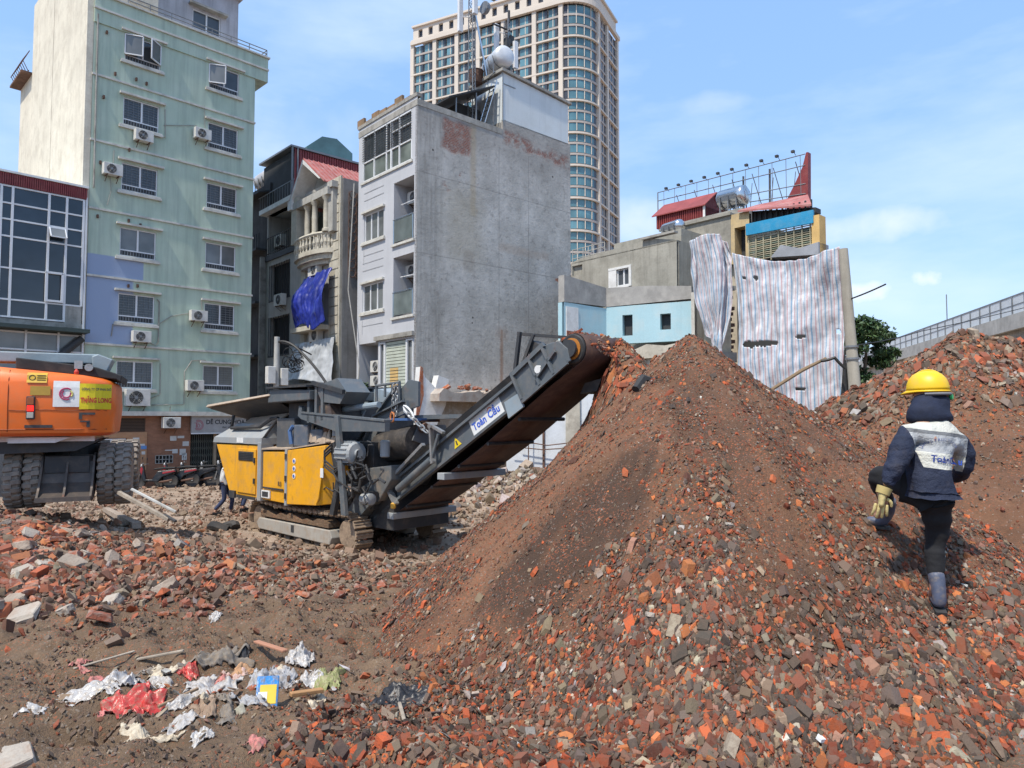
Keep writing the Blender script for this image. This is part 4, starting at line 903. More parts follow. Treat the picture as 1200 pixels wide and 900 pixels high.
for q_ in ((-.3, 0, -.2, .1, .8, 1.2), (0.05, .3, -.2, .1, 1.5, 1.9), (-.25, -.02, -.25, .0, 2.0, 2.4), (-.2, .1, -.3, -.1, 1.25, 1.5), (.1, .35, -.1, .15, 2.3, 2.7)): m = MB(); m.box(*q_); m.build('radio_unit', M_DARKGREY, a2)
m = MB(); m.tube([(0, 0, 2.2), (-.8, .2, 0)], .03, 6); m.tube([(0, 0, 2.4), (.9, .2, 0)], .03, 6); m.tube([(.15, 0, 2.9), (.45, .1, 2.3), (.4, 0, 1.0), (.7, 0, 0)], .02, 6); m.build('stay_strut', M_DARKGREY, a2)
def tank(x, y, z, L, r_, label, base, rz, mat):
    t = thing('water_tank', label, 'water tank', base.matrix_basis @ Vector((x, y, z)), rz)
    m = MB(); m.lathe([(.02, -L / 2 - .12), (r_ * .6, -L / 2 - .09), (r_ * .95, -L / 2), (r_, -L / 2 + .05), (r_ * 1.02, -.3), (r_, -.28), (r_ * 1.02, .28), (r_, .3), (r_, L / 2 - .05), (r_ * .95, L / 2), (r_ * .6, L / 2 + .09), (.02, L / 2 + .12)], (0, 0, r_ + .35), 'x', 28); m.build('barrel', mat, t, smooth='auto')
    m = MB()
    for xx in (-L * .33, 0, L * .33):
        m.tube([(xx, (r_ + .03) * math.cos(a), r_ + .35 + (r_ + .03) * math.sin(a)) for a in np.linspace(math.pi, 2 * math.pi, 9)], .02, 5)
        for yy in (-r_ * .95, r_ * .95): m.bar((xx, yy, 0), (xx, yy, r_ + .45), .04)
    for yy in (-r_ * .95, r_ * .95): m.bar((-L * .45, yy, .03), (L * .45, yy, .03), .04)
    m.build('cradle', M_GREY_METAL, t); return t
tk = tank(4.9, .75, 18.45, 1.5, .48, 'white water tank with blue lettering on the white rooftop room', QB, ANG + R(75), mk('tank_white', (.66, .67, .68), .3, .2, bump=0))
emboss_text('VIỆT MỸ', .3, mk('tank_blue', (.03, .06, .35), .5, bump=0), tk, plane_M((.62, -.50, .95), (-1, 0, 0), (0, .35, .93)) @ Matrix.Scale(-1, 4, Vector((1, 0, 0))) @ Matrix.Translation((0, 0, 0)), .01) if False else None
b = MB(); 
for k in range(6): b.box(-.5 + k * .18, -.38 + k * .18, -.50, -.485, .85, 1.02)
b.build('lettering', mk('tank_blue', (.03, .06, .35), .5, bump=0), tk)
m = MB(); m.lathe([(.28, 0), (.34, .3), (.34, .55), (.36, .6)], (0, 0, 0), 'z', 16)
pot = m.build('concrete_pot', M_RUST, None, loc=QB.matrix_basis @ Vector((4.3, 1.6, 18.4))); tag(pot, 'rusty brown tub standing on the white rooftop room behind the ladder', 'tub')
# broken plinth at the foot of the party wall
PL = thing('broken_plinth', 'broken plaster and brick remains at the foot of the raw grey side wall', 'ruined wall', (-3.8, 28, 0), ANG)
m = MB(); m.box(.3, 8.8, -.35, -.01, 0, 3.85); m.build('rear_wall', mk('ruin_tan', (.33, .28, .225), .9, var=.25, dirt=(.5, .48, .44), damt=.7), PL)
m = MB()
r2 = random.Random(8)
pts = [(.35, 3.95)]; x = .35
while x < 8.3: x += r2.uniform(.15, .5); pts.append((x, 3.95 + r2.uniform(0, .22)))
m.poly([(p[0], -1.1, p[1]) for p in pts] + [(pts[-1][0], -1.1, 3.62), (.35, -1.1, 3.66)], (0, 1.05, 0)); m.build('floor_slab', mk('slab_edge', (.43, .38, .33), .9, var=.25, dirt=(.3, .2, .15), damt=.6), PL)
m = MB(); m.poly([(-.35, -.5, 2.5), (.55, -.5, 2.5), (1.1, -.5, 3.5), (1.25, -.5, 4.55), (.75, -.5, 4.7), (.6, -.5, 4.2), (.1, -.5, 4.6), (-.1, -.5, 5.0)], (0, .35, 0)); m.build('plaster_remnant', M_WHITE, PL)
m = MB(); m.poly([(-.28, -.53, 2.8), (.02, -.53, 3.9), (-.02, -.53, 4.95), (-.13, -.53, 5.02), (-.38, -.53, 2.6)], (0, .03, 0)); m.build('brick_edge', M_BRICKS[0], PL)
m = MB()
for k in range(16): z = 1.0 + .35 * (k % 7); m.box(.6 + k * .45, 1.0 + k * .45, -.45, -.36, z, z + .12)
m.build('projecting_bricks', M_BRICKS[1], PL)
r2 = random.Random(4)
for k in range(34):
    o = bpy.data.objects.new('broken_brick', bm_[k % 8]); COL.objects.link(o); o.location = QB.matrix_basis @ Vector((r2.choice([r2.uniform(1.5, 3.0), r2.uniform(4.6, 5.6), r2.uniform(.6, 8)]), r2.uniform(-1.0, -.15), 4.15 + abs(r2.gauss(0, .08)))); o.rotation_euler = (r2.uniform(-.6, .6), r2.uniform(-.6, .6), r2.uniform(0, 6)); s_ = r2.uniform(.9, 1.9); o.scale = (s_, s_, s_)
    tag(o, ('orange' if k % 2 == 0 else 'dark red') + ' brick lying on the torn slab below the grey side wall', 'brick', 'bricks on the torn slab below the grey wall')
# ---------------------------------------------------------------- gabled balcony house (between green and grey)
MBD = thing('balcony_house', 'old townhouse with a white gable, columns and a round ivory balcony', 'building', (-8.05, 33, 0), ANG)
M_IVORY = mk('ivory_paint', (.53, .495, .41), .8, var=.12, dirt=(.33, .29, .22), damt=.5, streak=.35)
M_GREYW = mk('pale_front_wall', (.46, .45, .43), .85, var=.1, streak=.35)
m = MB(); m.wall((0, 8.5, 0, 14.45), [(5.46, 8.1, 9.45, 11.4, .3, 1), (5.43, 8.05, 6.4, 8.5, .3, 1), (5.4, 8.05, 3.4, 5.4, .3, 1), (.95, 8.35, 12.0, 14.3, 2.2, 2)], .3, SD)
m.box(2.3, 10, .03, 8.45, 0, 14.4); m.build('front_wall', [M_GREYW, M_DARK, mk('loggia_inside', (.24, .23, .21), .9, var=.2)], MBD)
m = MB(); m.box(0.02, 10, -.15, -.002, 0, 14.3); m.build('side_wall', mk('smooth_cement', (.27, .265, .26), .9, var=.22, vs=.6, bump=.3, dirt=(.16, .15, .14), damt=.5, streak=.6), MBD)
m = MB(); m.box(-.1, 0, -.12, .95, 3, 14.4)
for k in range(26): z = 3 + k * .44; m.box(-.13, -.1, 0, .85, z, z + .38)
m.build('corner_pilaster', M_IVORY, MBD)
m = MB(); m.box(-.13, -.02, 3.4, 3.9, 3, 12); m.build('pilaster', M_IVORY, MBD)
m = MB(); m.box(-.4, .3, 4.4, 8.7, 14.3, 14.55); m.build('cornice_slab', M_WHITE, MBD)
# curved balcony with balusters
m = MB()
N = 18; cy, ry, rx = 2.4, 1.95, .75
arc = [(-(rx * math.sin(math.pi * k / N)) - .02, cy - ry * math.cos(math.pi * k / N)) for k in range(N + 1)]
m.poly([(x, y, 10.85) for x, y in arc], (0, 0, .22)); m.poly([(x * .82, cy + (y - cy) * .9, 10.6) for x, y in arc], (0, 0, .24)); m.poly([(x * .6, cy + (y - cy) * .75, 10.4) for x, y in arc], (0, 0, .2))
m.build('balcony_floor', M_IVORY, MBD)
b = MB()
for k in range(1, N): x, y = arc[k]; b.lathe([(.05, 0), (.05, .05), (.03, .1), (.085, .3), (.04, .5), (.05, .62), (.05, .66)], (x * .93, cy + (y - cy) * .96, 11.07), 'z', 8)
for k in range(9): b.lathe([(.05, 0), (.05, .05), (.03, .1), (.085, .3), (.04, .5), (.05, .66)], (arc[0][0], 0, 0), 'z', 4) if False else None
b.build('balusters', M_IVORY, MBD)
b = MB(); b.tube([(x * .93, cy + (y - cy) * .96, 11.8) for x, y in arc], .09, 6); b.build('balustrade_rail', M_IVORY, MBD)
for (x, y) in ((-.3, 2.85), (-.38, 1.9), (-.36, .75)):
    b = MB(); b.lathe([(.2, 0), (.2, .12), (.14, .16), (.15, .9), (.13, 1.5), (.2, 1.6), (.22, 1.72)], (x, y, 11.85), 'z', 14); b.build('column', M_IVORY, MBD, smooth='auto')
b = MB(); b.box(-.5, 0, 3.7, 4.3, 11.8, 14.2); b.build('column', M_IVORY, MBD); b = MB(); b.box(-.35, 0, .15, .7, 11.8, 14.0); b.box(-.45, 0, .05, .8, 13.85, 14.15); b.build('column', M_CONCL, MBD)
# gable porch roof: ridge along x
yl, yr, yp, ze, zp, gx0 = 4.3, .85, 2.85, 14.05, 15.85, -.62; zr_ = ze + .38
m = MB(); m.poly([(gx0, yl, ze), (gx0, yp, zp), (gx0, yp, zp - .22), (gx0, yl - .22, ze)], (6.5, 0, 0)); m.build('gable_soffit', M_WHITE, MBD)
m = MB(); m.poly([(gx0, yr, zr_), (gx0, yp, zp), (gx0, yp, zp - .22), (gx0, yr + .22, zr_)], (6.5, 0, 0)); m.build('gable_soffit', M_WHITE, MBD)
m = MB(); m.poly([(.35, yl - .2, ze - .05), (.35, yp, zp - .2), (.35, yr + .2, zr_ - .05)], (.2, 0, 0)); m.build('gable_wall', M_CONCL, MBD)
m = MB(); m.box(-.55, .2, .3, 4.2, 13.55, 13.9); m.build('porch_beam', M_CONCL, MBD)
m = MB(); m.box(gx0, -.2, yl - .25, yl + .2, ze - .45, ze + .02); m.build('eave_block', M_WHITE, MBD)
m = MB(); m.poly([(gx0, yr - .3, zr_ - .22), (gx0, yp, zp + .06), (gx0, yp, zp + .01), (gx0, yr - .3, zr_ - .27)], (7.0, 0, 0))
for k in range(26): x = gx0 + .05 + k * .265; m.bar((x, yr - .3, zr_ - .2), (x, yp, zp + .08), .04, .04)
m.poly([(gx0, yl + .15, ze - .1), (gx0, yp, zp + .06), (gx0, yp, zp + .01), (gx0, yl + .15, ze - .15)], (7.0, 0, 0))
m.build('roof', M_REDROOF, MBD)
m = MB(); m.box(0, 6.5, -.1, 1.1, 13.5, 14.15); m.build('roof_beam', M_CONC, MBD)
b = MB()
for z in np.arange(9.8, 13.7, .42):
    for x in np.arange(.5, 2.3, .4): b.tube([(x + .17 * math.cos(a), -.2, z + .17 * math.sin(a)) for a in np.linspace(0, 6.28, 9)], .016, 4)
for x in np.arange(.3, 2.4, .4): b.tube([(x, -.2, 9.6), (x, -.2, 13.7)], .02, 4)
b.build('ornamental_grille', M_RUST, MBD)
b = MB()
for k in range(20): y = 4.0 + k * .23; b.tube([(-.05, y, 12.0), (-.05, y, 12.95)], .015, 4)
b.tube([(-.05, 3.9, 12.98), (-.05, 8.5, 12.98)], .03, 6); b.tube([(-.05, 3.9, 12.1), (-.05, 8.5, 12.1)], .02, 6); b.box(-.1, .05, 4, 8.5, 11.7, 12.0); b.build('railing', M_DARKGREY, MBD)
for (z0, z1) in ((9.45, 11.4), (6.4, 8.5), (3.4, 5.4)):
    b = MB()
    for k in range(9): y = 5.5 + k * .32; b.tube([(-.02, y, z0), (-.02, y, z1)], .016, 4)
    b.box(-.03, .05, 5.4, 8.1, z0 - .08, z0); b.build('window_bars', M_DARKGREY, MBD)
# metal floor above
m = MB(); m.box(.25, 9.5, 5.72, 9.7, 14.6, 17.4, 0); m.build('rooftop_shed', mk('dark_mesh_wall', (.03, .032, .035), .8, var=.4), MBD)
m = MB()
for k in range(64): x = .25 + k * .145; m.box(x, x + .1, 5.63, 5.68, 14.6, 17.45)
m.box(.25, 9.6, 5.68, 5.7, 14.6, 17.45); m.build('red_cladding', M_RED, MBD)
m = MB(); m.poly([(.0, 5.55, 17.47), (9.8, 5.55, 17.47), (9.8, 5.55, 17.57), (.0, 5.55, 17.57)], (0, 4.3, .1)); m.build('metal_roof', M_GREY_METAL, MBD)
m = MB(); m.poly([(1.2, 6.2, 17.6), (4.0, 6.2, 17.6), (4.0, 6.2, 18.25), (3.0, 6.2, 18.85), (2.1, 6.2, 18.75), (1.2, 6.2, 17.95)], (0, 2.4, 0)); m.build('teal_skylight', mk('teal_sheet', (.10, .20, .21), .6, var=.2), MBD)
m = MB()
for x in (.1, .4): m.tube([(x, 5.6, 14.55), (x, 5.6, 17.5)], .05, 6)
for k in range(14): y = 5.0 + k * .33; m.tube([(-.1, y, 14.55), (-.1, y, 15.5)], .018, 4)
m.tube([(-.1, 4.9, 15.5), (-.1, 9.5, 15.5)], .025, 5); m.build('roof_rail', M_GREY_METAL, MBD)
# dark neighbour, in the gap beside the mint house
DB = thing('dark_building', 'very dark weathered building squeezed between the mint house and the balcony house', 'building', (-8.05, 33, 0), ANG)
m = MB(); m.box(.15, 10, 8.55, 12.2, 0, 16.3, 0); m.box(-.3, .2, 8.6, 8.75, 0, 12, 1)
m.build('wall', [mk('sooty_wall', (.045, .045, .048), .9, var=.4, streak=.5), M_CONC], DB)
m = MB()
for z in (12.4, 9.4, 6.4, 3.6): m.box(-.5, .2, 8.8, 12.2, z, z + .12)
m.build('balcony_slab', M_DARKGREY, DB)
m = MB()
for k in range(10): y = 8.9 + k * .33; m.tube([(-.3, y, 12.5), (-.3, y, 13.4)], .02, 4)
m.poly([(-.5, 8.6, 15.6), (.6, 8.6, 15.9), (.6, 8.6, 15.98), (-.5, 8.6, 15.68)], (0, 3.6, 0)); m.build('awning', M_DARKGREY, DB)
tank(1.0, 11.0, 16.3, 1.6, .55, 'pale water tank on the dark building, peeping out beside the mint house', DB, ANG + R(90), mk('tank_pale', (.55, .52, .5), .4, .2, bump=0))
bpy.context.view_layer.update(); MS = frame_fn(MBD, 'side')
for y, z, lab in ((1.7, 9.95, 'air conditioner tucked under the curved ivory balcony'), (1.5, 6.7, 'air conditioner under the small slab below the blue tarpaulin'), (5.7, 8.95, 'white air conditioner between two dark windows of the balcony house'), (7.2, 12.5, 'air conditioner on the loggia of the balcony house, behind the dark railing')):
    make_ac(lab, lambda a, b_, d: MS(a, b_, d + (.6 if z > 12 else 0)), y, z, .95, .62)

# ---- cloth builder
def cloth(name, label, cat, P, nu, nv, mat, seed, amp=.08, fold=6, thick=.012, holes=(), parent=None, fold_dir='u', edge=.03, uvs=None, part=False):
    """P(s,t)->Vector on the sheet, s,t in 0..1; folds displaced along the sheet's own normal"""
    s = np.linspace(0, 1, nu); t = np.linspace(0, 1, nv); V = []; eps = 1e-3
    S, T = np.meshgrid(s, t)
    nz = fbm(S * fold, T * fold * .35, seed, 4) * amp + fbm(S * fold * .5 + T * 3, T * 2.2 - S * 2, seed + 5, 4) * amp * .8 + np.sin((S * fold * 3.1 + fbm(S * 2, T * 2, seed + 2, 2) * 2.5) * 3.14) * amp * .18
    for j in range(nv):
        for i in range(nu):
            a, b_ = S[j, i], T[j, i]; p = P(a, b_); n_ = (P(min(a + eps, 1), b_) - P(max(a - eps, 0), b_)).cross(P(a, min(b_ + eps, 1)) - P(a, max(b_ - eps, 0)))
            n_ = n_.normalized() if n_.length > 0 else Vector((0, -1, 0)); V.append(p + n_ * nz[j, i])
    F = grid_faces(nu, nv); V = np.array([v[:] for v in V])
    if holes:
        c = np.stack([S.ravel(), T.ravel()], 1)[F].mean(1); keep = np.ones(len(F), bool)
        for (hs, ht, ws, wt, rot) in holes:
            dx = (c[:, 0] - hs); dy = (c[:, 1] - ht) - rot * dx; keep &= ((dx / ws) ** 2 + (dy / wt) ** 2 + fbm(c[:, 0] * 40, c[:, 1] * 40, seed + 9, 2) * .5) > 1
        F = F[keep]
    o = np_mesh(name, V, F, [mat], parent, smooth=True)
    uv = o.data.uv_layers.new(name='cloth'); li = F.ravel(); uvd = np.stack([S.ravel()[li], T.ravel()[li]], 1); uv.data.foreach_set('uv', uvd.astype(np.float32).ravel())
    md = o.modifiers.new('thick', 'SOLIDIFY'); md.thickness = thick
    if not part: tag(o, label, cat)
    return o
M_BLUETARP = mk('blue_tarpaulin', (.018, .03, .24), .38, var=.35, vs=2, bump=.25, bs=8)
M_FILM = mk('milky_plastic_film', (.46, .48, .50), .35, var=.15, vs=2, bump=.3, bs=6, streak=.25)
MM = Matrix.Translation(MBD.location) @ MBD.rotation_euler.to_matrix().to_4x4()
def Ptarp(s, t):
    top = Vector((-.3, 3.35 * (1 - s) + .25 * s, 9.95 + .1 * s)); bot = Vector((-.8, 3.1 * (1 - s) - .05 * s, 7.35 + .2 * math.sin(s * 7)))
    return MM @ (top.lerp(bot, t) + Vector((-.35 * math.sin(t * 3.14), 0, 0)))
cloth('blue_tarpaulin', 'crumpled royal blue tarpaulin hanging over a balcony of the old townhouse', 'tarpaulin', Ptarp, 60, 60, M_BLUETARP, 4, .16, 7)
def Pfilm(s, t): return MM @ Vector((-.35 - .3 * t, 4.0 * (1 - s) - .1 * s - .35 * s * t + (1 - s) * 1.0 * t, 6.75 - 2.0 * t + .15 * math.sin(s * 5) * t))
cloth('plastic_sheet', 'pale milky plastic sheet hanging below the blue tarpaulin', 'plastic sheet', Pfilm, 50, 40, M_FILM, 9, .10, 8)
m = MB(); m.box(-.8, 0, .8, 3.6, 7.2, 7.42); m.build('lower_balcony', M_IVORY, MBD)
m = MB(); m.box(-1.2, 0, .2, 4.5, 4.3, 4.6); m.box(-1.25, -1.15, .2, 4.5, 3.0, 4.3) ; m.build('awning_frame', M_DARKGREY, MBD)
# little concrete pole with cable clutter in front
UP = thing('cable_pole', 'short concrete pole with grey boxes and a tangle of black cables', 'utility pole', tuple(at(322, 560, 27).xy) + (0,), R(40))
m = MB(); m.tube([(0, 0, 0), (0, 0, 6.1)], [.13, .10], 10); m.build('pole', M_CONCL, UP, smooth='auto')
m = MB(); m.box(-.42, -.12, -.25, .05, 4.3, 4.95); m.box(.12, .4, -.2, .05, 4.25, 4.9); m.box(-.55, -.3, -.15, .1, 2.9, 3.6); m.build('meter_box', M_PLASTIC, UP, bevel=.02)
m = MB(); r_ = random.Random(6)
for k in range(12):
    a = r_.uniform(0, 6); rad = r_.uniform(.12, .26); c = Vector((.65 + r_.uniform(-.3, .3), r_.uniform(-.1, .1), 5.3 + r_.uniform(-.3, .3)))
    m.tube([c + Vector((rad * math.cos(t), .05 * math.sin(2 * t + a), rad * math.sin(t))) for t in np.linspace(0, 5.8, 16)], .018, 4)
m.tube([(0, 0, 5.9), (.7, 0, 5.8), (1.4, 0, 5.5)], .03, 6); m.build('cable_bundle', M_CABLE, UP)
def wire(label, pts, r=.018, n=14, sag=.4, name='overhead_cable', mat=None, cat='cable'):
    m = MB(); P = []
    for i in range(len(pts) - 1):
        a, b_ = Vector(pts[i]), Vector(pts[i + 1])
        for k in range(n + (i == len(pts) - 2)): t = k / n; P.append(a.lerp(b_, t) - Vector((0, 0, sag * 4 * t * (1 - t))))
    m.tube(P, r, 6); o = m.build(name, mat or M_CABLE); tag(o, label, cat); return o
wire('thick black cable sweeping down to the right from the short concrete pole', [UP.location + Vector((0, 0, 5.9)), at(352, 412, 26.6), at(395, 470, 26)], .05, sag=-.15)
wire('two loose pale cables hanging down the grey flank beside the narrow house', [at(415, 215, 31.3), at(408, 340, 31.2), at(421, 430, 31), at(417, 478, 30.8)], .025, sag=.0, mat=M_CONCL)
# shrub in the recess
def leaf_cloud(name, mat, centre, rad, n, size, seed, parent=None, squash=(1, 1, 1), clumps=14):
    r = np.random.RandomState(seed); c = r.normal(size=(clumps, 3)); c /= np.linalg.norm(c, axis=1, keepdims=True); c *= (r.rand(clumps, 1) ** .5) * .72
    k = r.randint(0, clumps, n); d = r.normal(size=(n, 3)); d /= np.linalg.norm(d, axis=1, keepdims=True)
    p = (c[k] + d * (r.rand(n, 1) ** .4) * (.30 + .2 * r.rand(clumps, 1)[k])) * rad * np.array(squash) + np.array(centre)
    u = r.normal(size=(n, 3)); u /= np.linalg.norm(u, axis=1, keepdims=True); v = np.cross(u, r.normal(size=(n, 3))); v /= np.linalg.norm(v, axis=1, keepdims=True)
    s_ = size * (.6 + .8 * r.rand(n, 1)); a = p - u * s_; b_ = p + v * s_ * .45; cc = p + u * s_; dd = p - v * s_ * .45
    V = np.stack([a, b_, cc, dd], 1).reshape(-1, 3); F = np.arange(4 * n).reshape(n, 4)
    col = np.ones((n, 4)); base = np.array([(.035, .075, .022), (.055, .10, .026), (.022, .055, .018)])[r.randint(0, 3, n)] * (.7 + .6 * r.rand(n, 1)); col[:, :3] = base
    return np_mesh(name, V, F, [mat], parent, attrs={'scol': ('FLOAT_COLOR', np.repeat(col, 4, 0).ravel())})
def leaf_mat():
    n = NT('leaf'); return n.fin(n.attr('scol', 'Color'), .6, **{'Transmission Weight': 0.0})
M_LEAF = leaf_mat()
SH = thing('potted_shrub', 'leafy green shrub in the dark ground floor recess of the narrow grey house', 'plant', QB.matrix_basis @ Vector((-.25, 3.75, 2.6)), 0)
leaf_cloud('foliage', M_LEAF, (0, 0, 1.1), .85, 900, .11, 5, SH)
m = MB(); m.lathe([(.25, 0), (.35, .5), (.36, .55)], (0, 0, -.0), 'z', 14); m.tube([(0, 0, .4), (.05, 0, 1.0)], .04, 6); m.build('pot', M_CONC, SH)
m = MB(); m.box(-1.0, 1.0, 2.6, 4.6, 0, 2.6); ob = m.build('planter_wall', M_CONC, None, loc=QB.location + Vector((-.75, .05, 0)), rz=ANG); ob.location = QB.matrix_basis @ Vector((-1.02, 0.2, 0)); tag(ob, 'low grey masonry block carrying the green shrub beside the narrow house', 'wall')
# ---------------------------------------------------------------- distant hotel tower
TA = math.atan2(.8936, .449)
to = at(690, 490, 225)
TW = thing('hotel_tower', 'distant beige high-rise tower with a rounded glass corner and arched crown', 'skyscraper', (to.x, to.y, 0), TA)
M_TW = mk('tower_stone', (.60, .53, .45), .85, var=.05, vs=.05, bump=0, fine=0); M_TW2 = mk('tower_spandrel', (.40, .355, .32), .85, var=.06, vs=.05, bump=0, fine=0)
M_TG = glass('tower_glass', (.10, .22, .26), .1, .35, .12); M_TD = mk('tower_dark_glass', (.045, .05, .065), .3, bump=0, fine=0)
RC = 9.0; FH = 3.6; TOP = 139.6
m = MB(); pl = [(0, RC)] + [(RC - RC * math.cos(a), RC - RC * math.sin(a)) for a in np.linspace(0, math.pi / 2, 13)][1:] + [(30, 0), (30, 68), (0, 68)]
m.poly([(x * .985 + .5, y * .985 + .4, 0) for x, y in pl], (0, 0, TOP)); m.build('core', M_TW2, TW)
colY = [8.9, 18.6, 30.3, 40.2, 48.9, 58.2, 67.9]
m = MB()
for y in colY: m.box(-.9, .6, y - .75, y + .75, 0, TOP)
for x in (9.6, 18.4, 29.6): m.box(x - .75, x + .75, -.9, .6, 0, TOP)
m.build('pilasters', M_TW, TW)
def ring(mb, z0, z1, out, mt=0):
    a = [(-out, 68.3), (-out, RC)] + [(RC - (RC + out) * math.cos(t), RC - (RC + out) * math.sin(t)) for t in np.linspace(0, math.pi / 2, 11)][1:] + [(30.2, -out)]
    for i in range(len(a) - 1):
        p, q = Vector((*a[i], 0)), Vector((*a[i + 1], 0)); d = (q - p).normalized(); nn = Vector((-d.y, d.x, 0)) * 1.2
        if nn.dot(Vector((15, 30, 0)) - p) < 0: nn = -nn
        mb.add([p + Vector((0, 0, z0)), q + Vector((0, 0, z0)), q + nn + Vector((0, 0, z0)), p + nn + Vector((0, 0, z0)), p + Vector((0, 0, z1)), q + Vector((0, 0, z1)), q + nn + Vector((0, 0, z1)), p + nn + Vector((0, 0, z1))], [(0, 3, 2, 1), (4, 5, 6, 7), (0, 1, 5, 4), (1, 2, 6, 5), (2, 3, 7, 6), (3, 0, 4, 7)], mt)
m = MB(); nfl = int(TOP // FH)
for k in range(1, nfl + 1):
    z = TOP - k * FH
    if z < 3: break
    ring(m, z - .35, z + .35, .35, 1)
    if k % 3 == 0: ring(m, z - .55, z + .0, .95, 0)
m.build('floor_bands', [M_TW, M_TW2], TW)
m = MB(); ring(m, TOP, TOP + 1.4, 1.5); ring(m, TOP + 1.4, TOP + 2.2, .9); ring(m, TOP + 7.0, TOP + 7.7, .7)
m.build('cornice', M_TW, TW)
# crown with round headed openings
m = MB(); hs = [(y - .9, y + .9, TOP + 3.0, TOP + 6.0, .9, 1) for y in np.arange(12, 67, 4.4)]
m.wall((8, 68, TOP + 2.2, TOP + 7.0), hs, .9, SD); a = [(RC - RC * math.cos(t), RC - RC * math.sin(t)) for t in np.linspace(0, math.pi / 2, 11)] + [(30, 0)]
for i in range(len(a) - 1): m.quad((*a[i], TOP + 2.2), (*a[i + 1], TOP + 2.2), (*a[i + 1], TOP + 7.0), (*a[i], TOP + 7.0))
m.box(1.2, 28, 2, 66, TOP + 2.2, TOP + 6.8)
m.build('crown', [M_TW, M_TD], TW)
def lower_stuff(): pass
cntw = 0; rest = MB()
for k in range(nfl):
    z0 = TOP - (k + 1) * FH + .55; z1 = TOP - k * FH - .45
    if k == 0: z0 = TOP - 2 * FH + .6
    if k == 1: continue
    if z0 < 4: break
    # flat left face: two lights per bay
    for i in range(6):
        y0, y1 = colY[i] + 1.1, colY[i + 1] - 1.1; n_ = 2
        w_ = rest if k > 6 else MB()
        for j in range(n_):
            a0 = y0 + (y1 - y0) * (j + .08) / n_; a1 = y0 + (y1 - y0) * (j + .92) / n_; c = (a0 + a1) / 2
            w_.box(-.12, .2, a0, a1, z0, z1, 0); w_.box(-.2, -.12, c - .12, c + .12, z0, z1, 1); w_.box(-.22, -.1, a0, a0 + .9, z0, z1, 2)
        if k <= 6: w_.build('window', [M_TG, M_TW, M_TD], TW); cntw += 1
    # rounded corner window
    w_ = MB(); angs = np.linspace(.12, math.pi / 2 - .12, 10)
    for q in range(9):
        t0, t1 = angs[q], angs[q + 1]; dk = q in (0, 8); rr_ = RC + .14
        p = [(RC - rr_ * math.cos(t), RC - rr_ * math.sin(t)) for t in (t0, t1)]
        w_.quad((*p[0], z0), (*p[1], z0), (*p[1], z1), (*p[0], z1), 2 if dk else 0)
        if q in (1, 3, 5, 7): rb = RC + .3; pp_ = (RC - rb * math.cos(t0), RC - rb * math.sin(t0)); w_.bar((*pp_, z0), (*pp_, z1), .22, .22, 1)
    if k < 24: w_.build('corner_window', [M_TG, M_TW, M_TD], TW, fix=False)
    for i, (x0, x1) in enumerate(((10.6, 17.4), (19.4, 28.6))):
        w_ = MB() if k < 16 else rest
        w_.box(x0, x1, -.14, .2, z0, z1, 2)
        for j in (1, 2): c = x0 + (x1 - x0) * j / 3; w_.box(c - .2, c + .2, -.25, -.14, z0, z1, 1)
        if k < 16: w_.build('side_window', [M_TG, M_TW, M_TD], TW)
o = rest.build('window', [M_TG, M_TW, M_TD], TW); o['kind'] = 'stuff'
# ---------------------------------------------------------------- cluster on the right
WB = thing('terrace_house', 'grey rendered house wall with one small white window and a stained flat roof', 'building', (6.33, 27, 0), ANG)
m = MB(); m.wall((0, 5.55, 0, 9.85), [(2.32, 2.98, 8.45, 9.15, .1), (4.9, 5.5, 9.25, 9.7, .8, 1)], .1, SD); m.box(.12, 4, .0, 5.5, 0, 9.85)
m.poly([(0, 0, 9.85), (0, 1.3, 10.15), (0, 1.6, 10.1), (0, 5.0, 9.98), (0, 5.55, 9.86), (0, 5.55, 9.8), (0, 0, 9.8)], (.25, 0, 0))
m.box(.6, 4, .2, 3.6, 9.85, 10.45); m.build('wall', [mk('olive_cement', (.36, .345, .295), .9, var=.14, vs=.6, bump=.4, bs=12, dirt=(.17, .16, .13), damt=.45, streak=.45), M_DARK], WB)
f = slider_window(WB, SD, 2.32, 2.98, 8.45, 9.15, wr, sill=False, hood=False, grille=False)
b = MB(); b.box(-.03, .0, 2.98, 3.4, 8.4, 9.2); b.build('shutter', M_WHITE, f); b = MB()
for (y0, y1, z0, z1) in ((2.2, 2.32, 8.38, 9.25), (2.32, 3.4, 9.15, 9.25), (2.32, 3.4, 8.36, 8.45)): b.box(-.04, 0, y0, y1, z0, z1)
b.build('surround', M_WHITE, f)
b = MB(); b.box(-.15, .1, .0, 1.6, 10.12, 10.2)
b.build('parapet_cap', M_CONC, WB)
b = MB()
for z in (10.05, 10.25, 10.45): b.tube([(.1, 3.7, z + .02), (.1, 5.6, z)], .02, 5)
for k in range(7): b.tube([(.1, 3.7 + k * .31, 9.9), (.1, 3.7 + k * .31, 10.47)], .02, 5)
b.build('roof_railing', M_CONCL, WB)
tank(1.1, .95, 10.1, .9, .26, 'small stainless water tank lying on the stained flat roof edge', WB, ANG + R(80), M_STEEL)
LR = thing('tiled_roof', 'low dark red tiled roof between the grey side wall and the pale blue wall', 'roof', (3.2, 30.0, 0), ANG)
m = MB(); m.poly([(0, -.4, 7.7), (0, .4, 7.7), (0, 1.4, 9.0), (0, 1.2, 9.0)], (2.5, 0, 0)); m.poly([(-.3, -.6, 7.9), (-.3, 1.6, 9.15), (-.3, 1.6, 9.05), (-.3, -.6, 7.8)], (3, 0, 0)); 
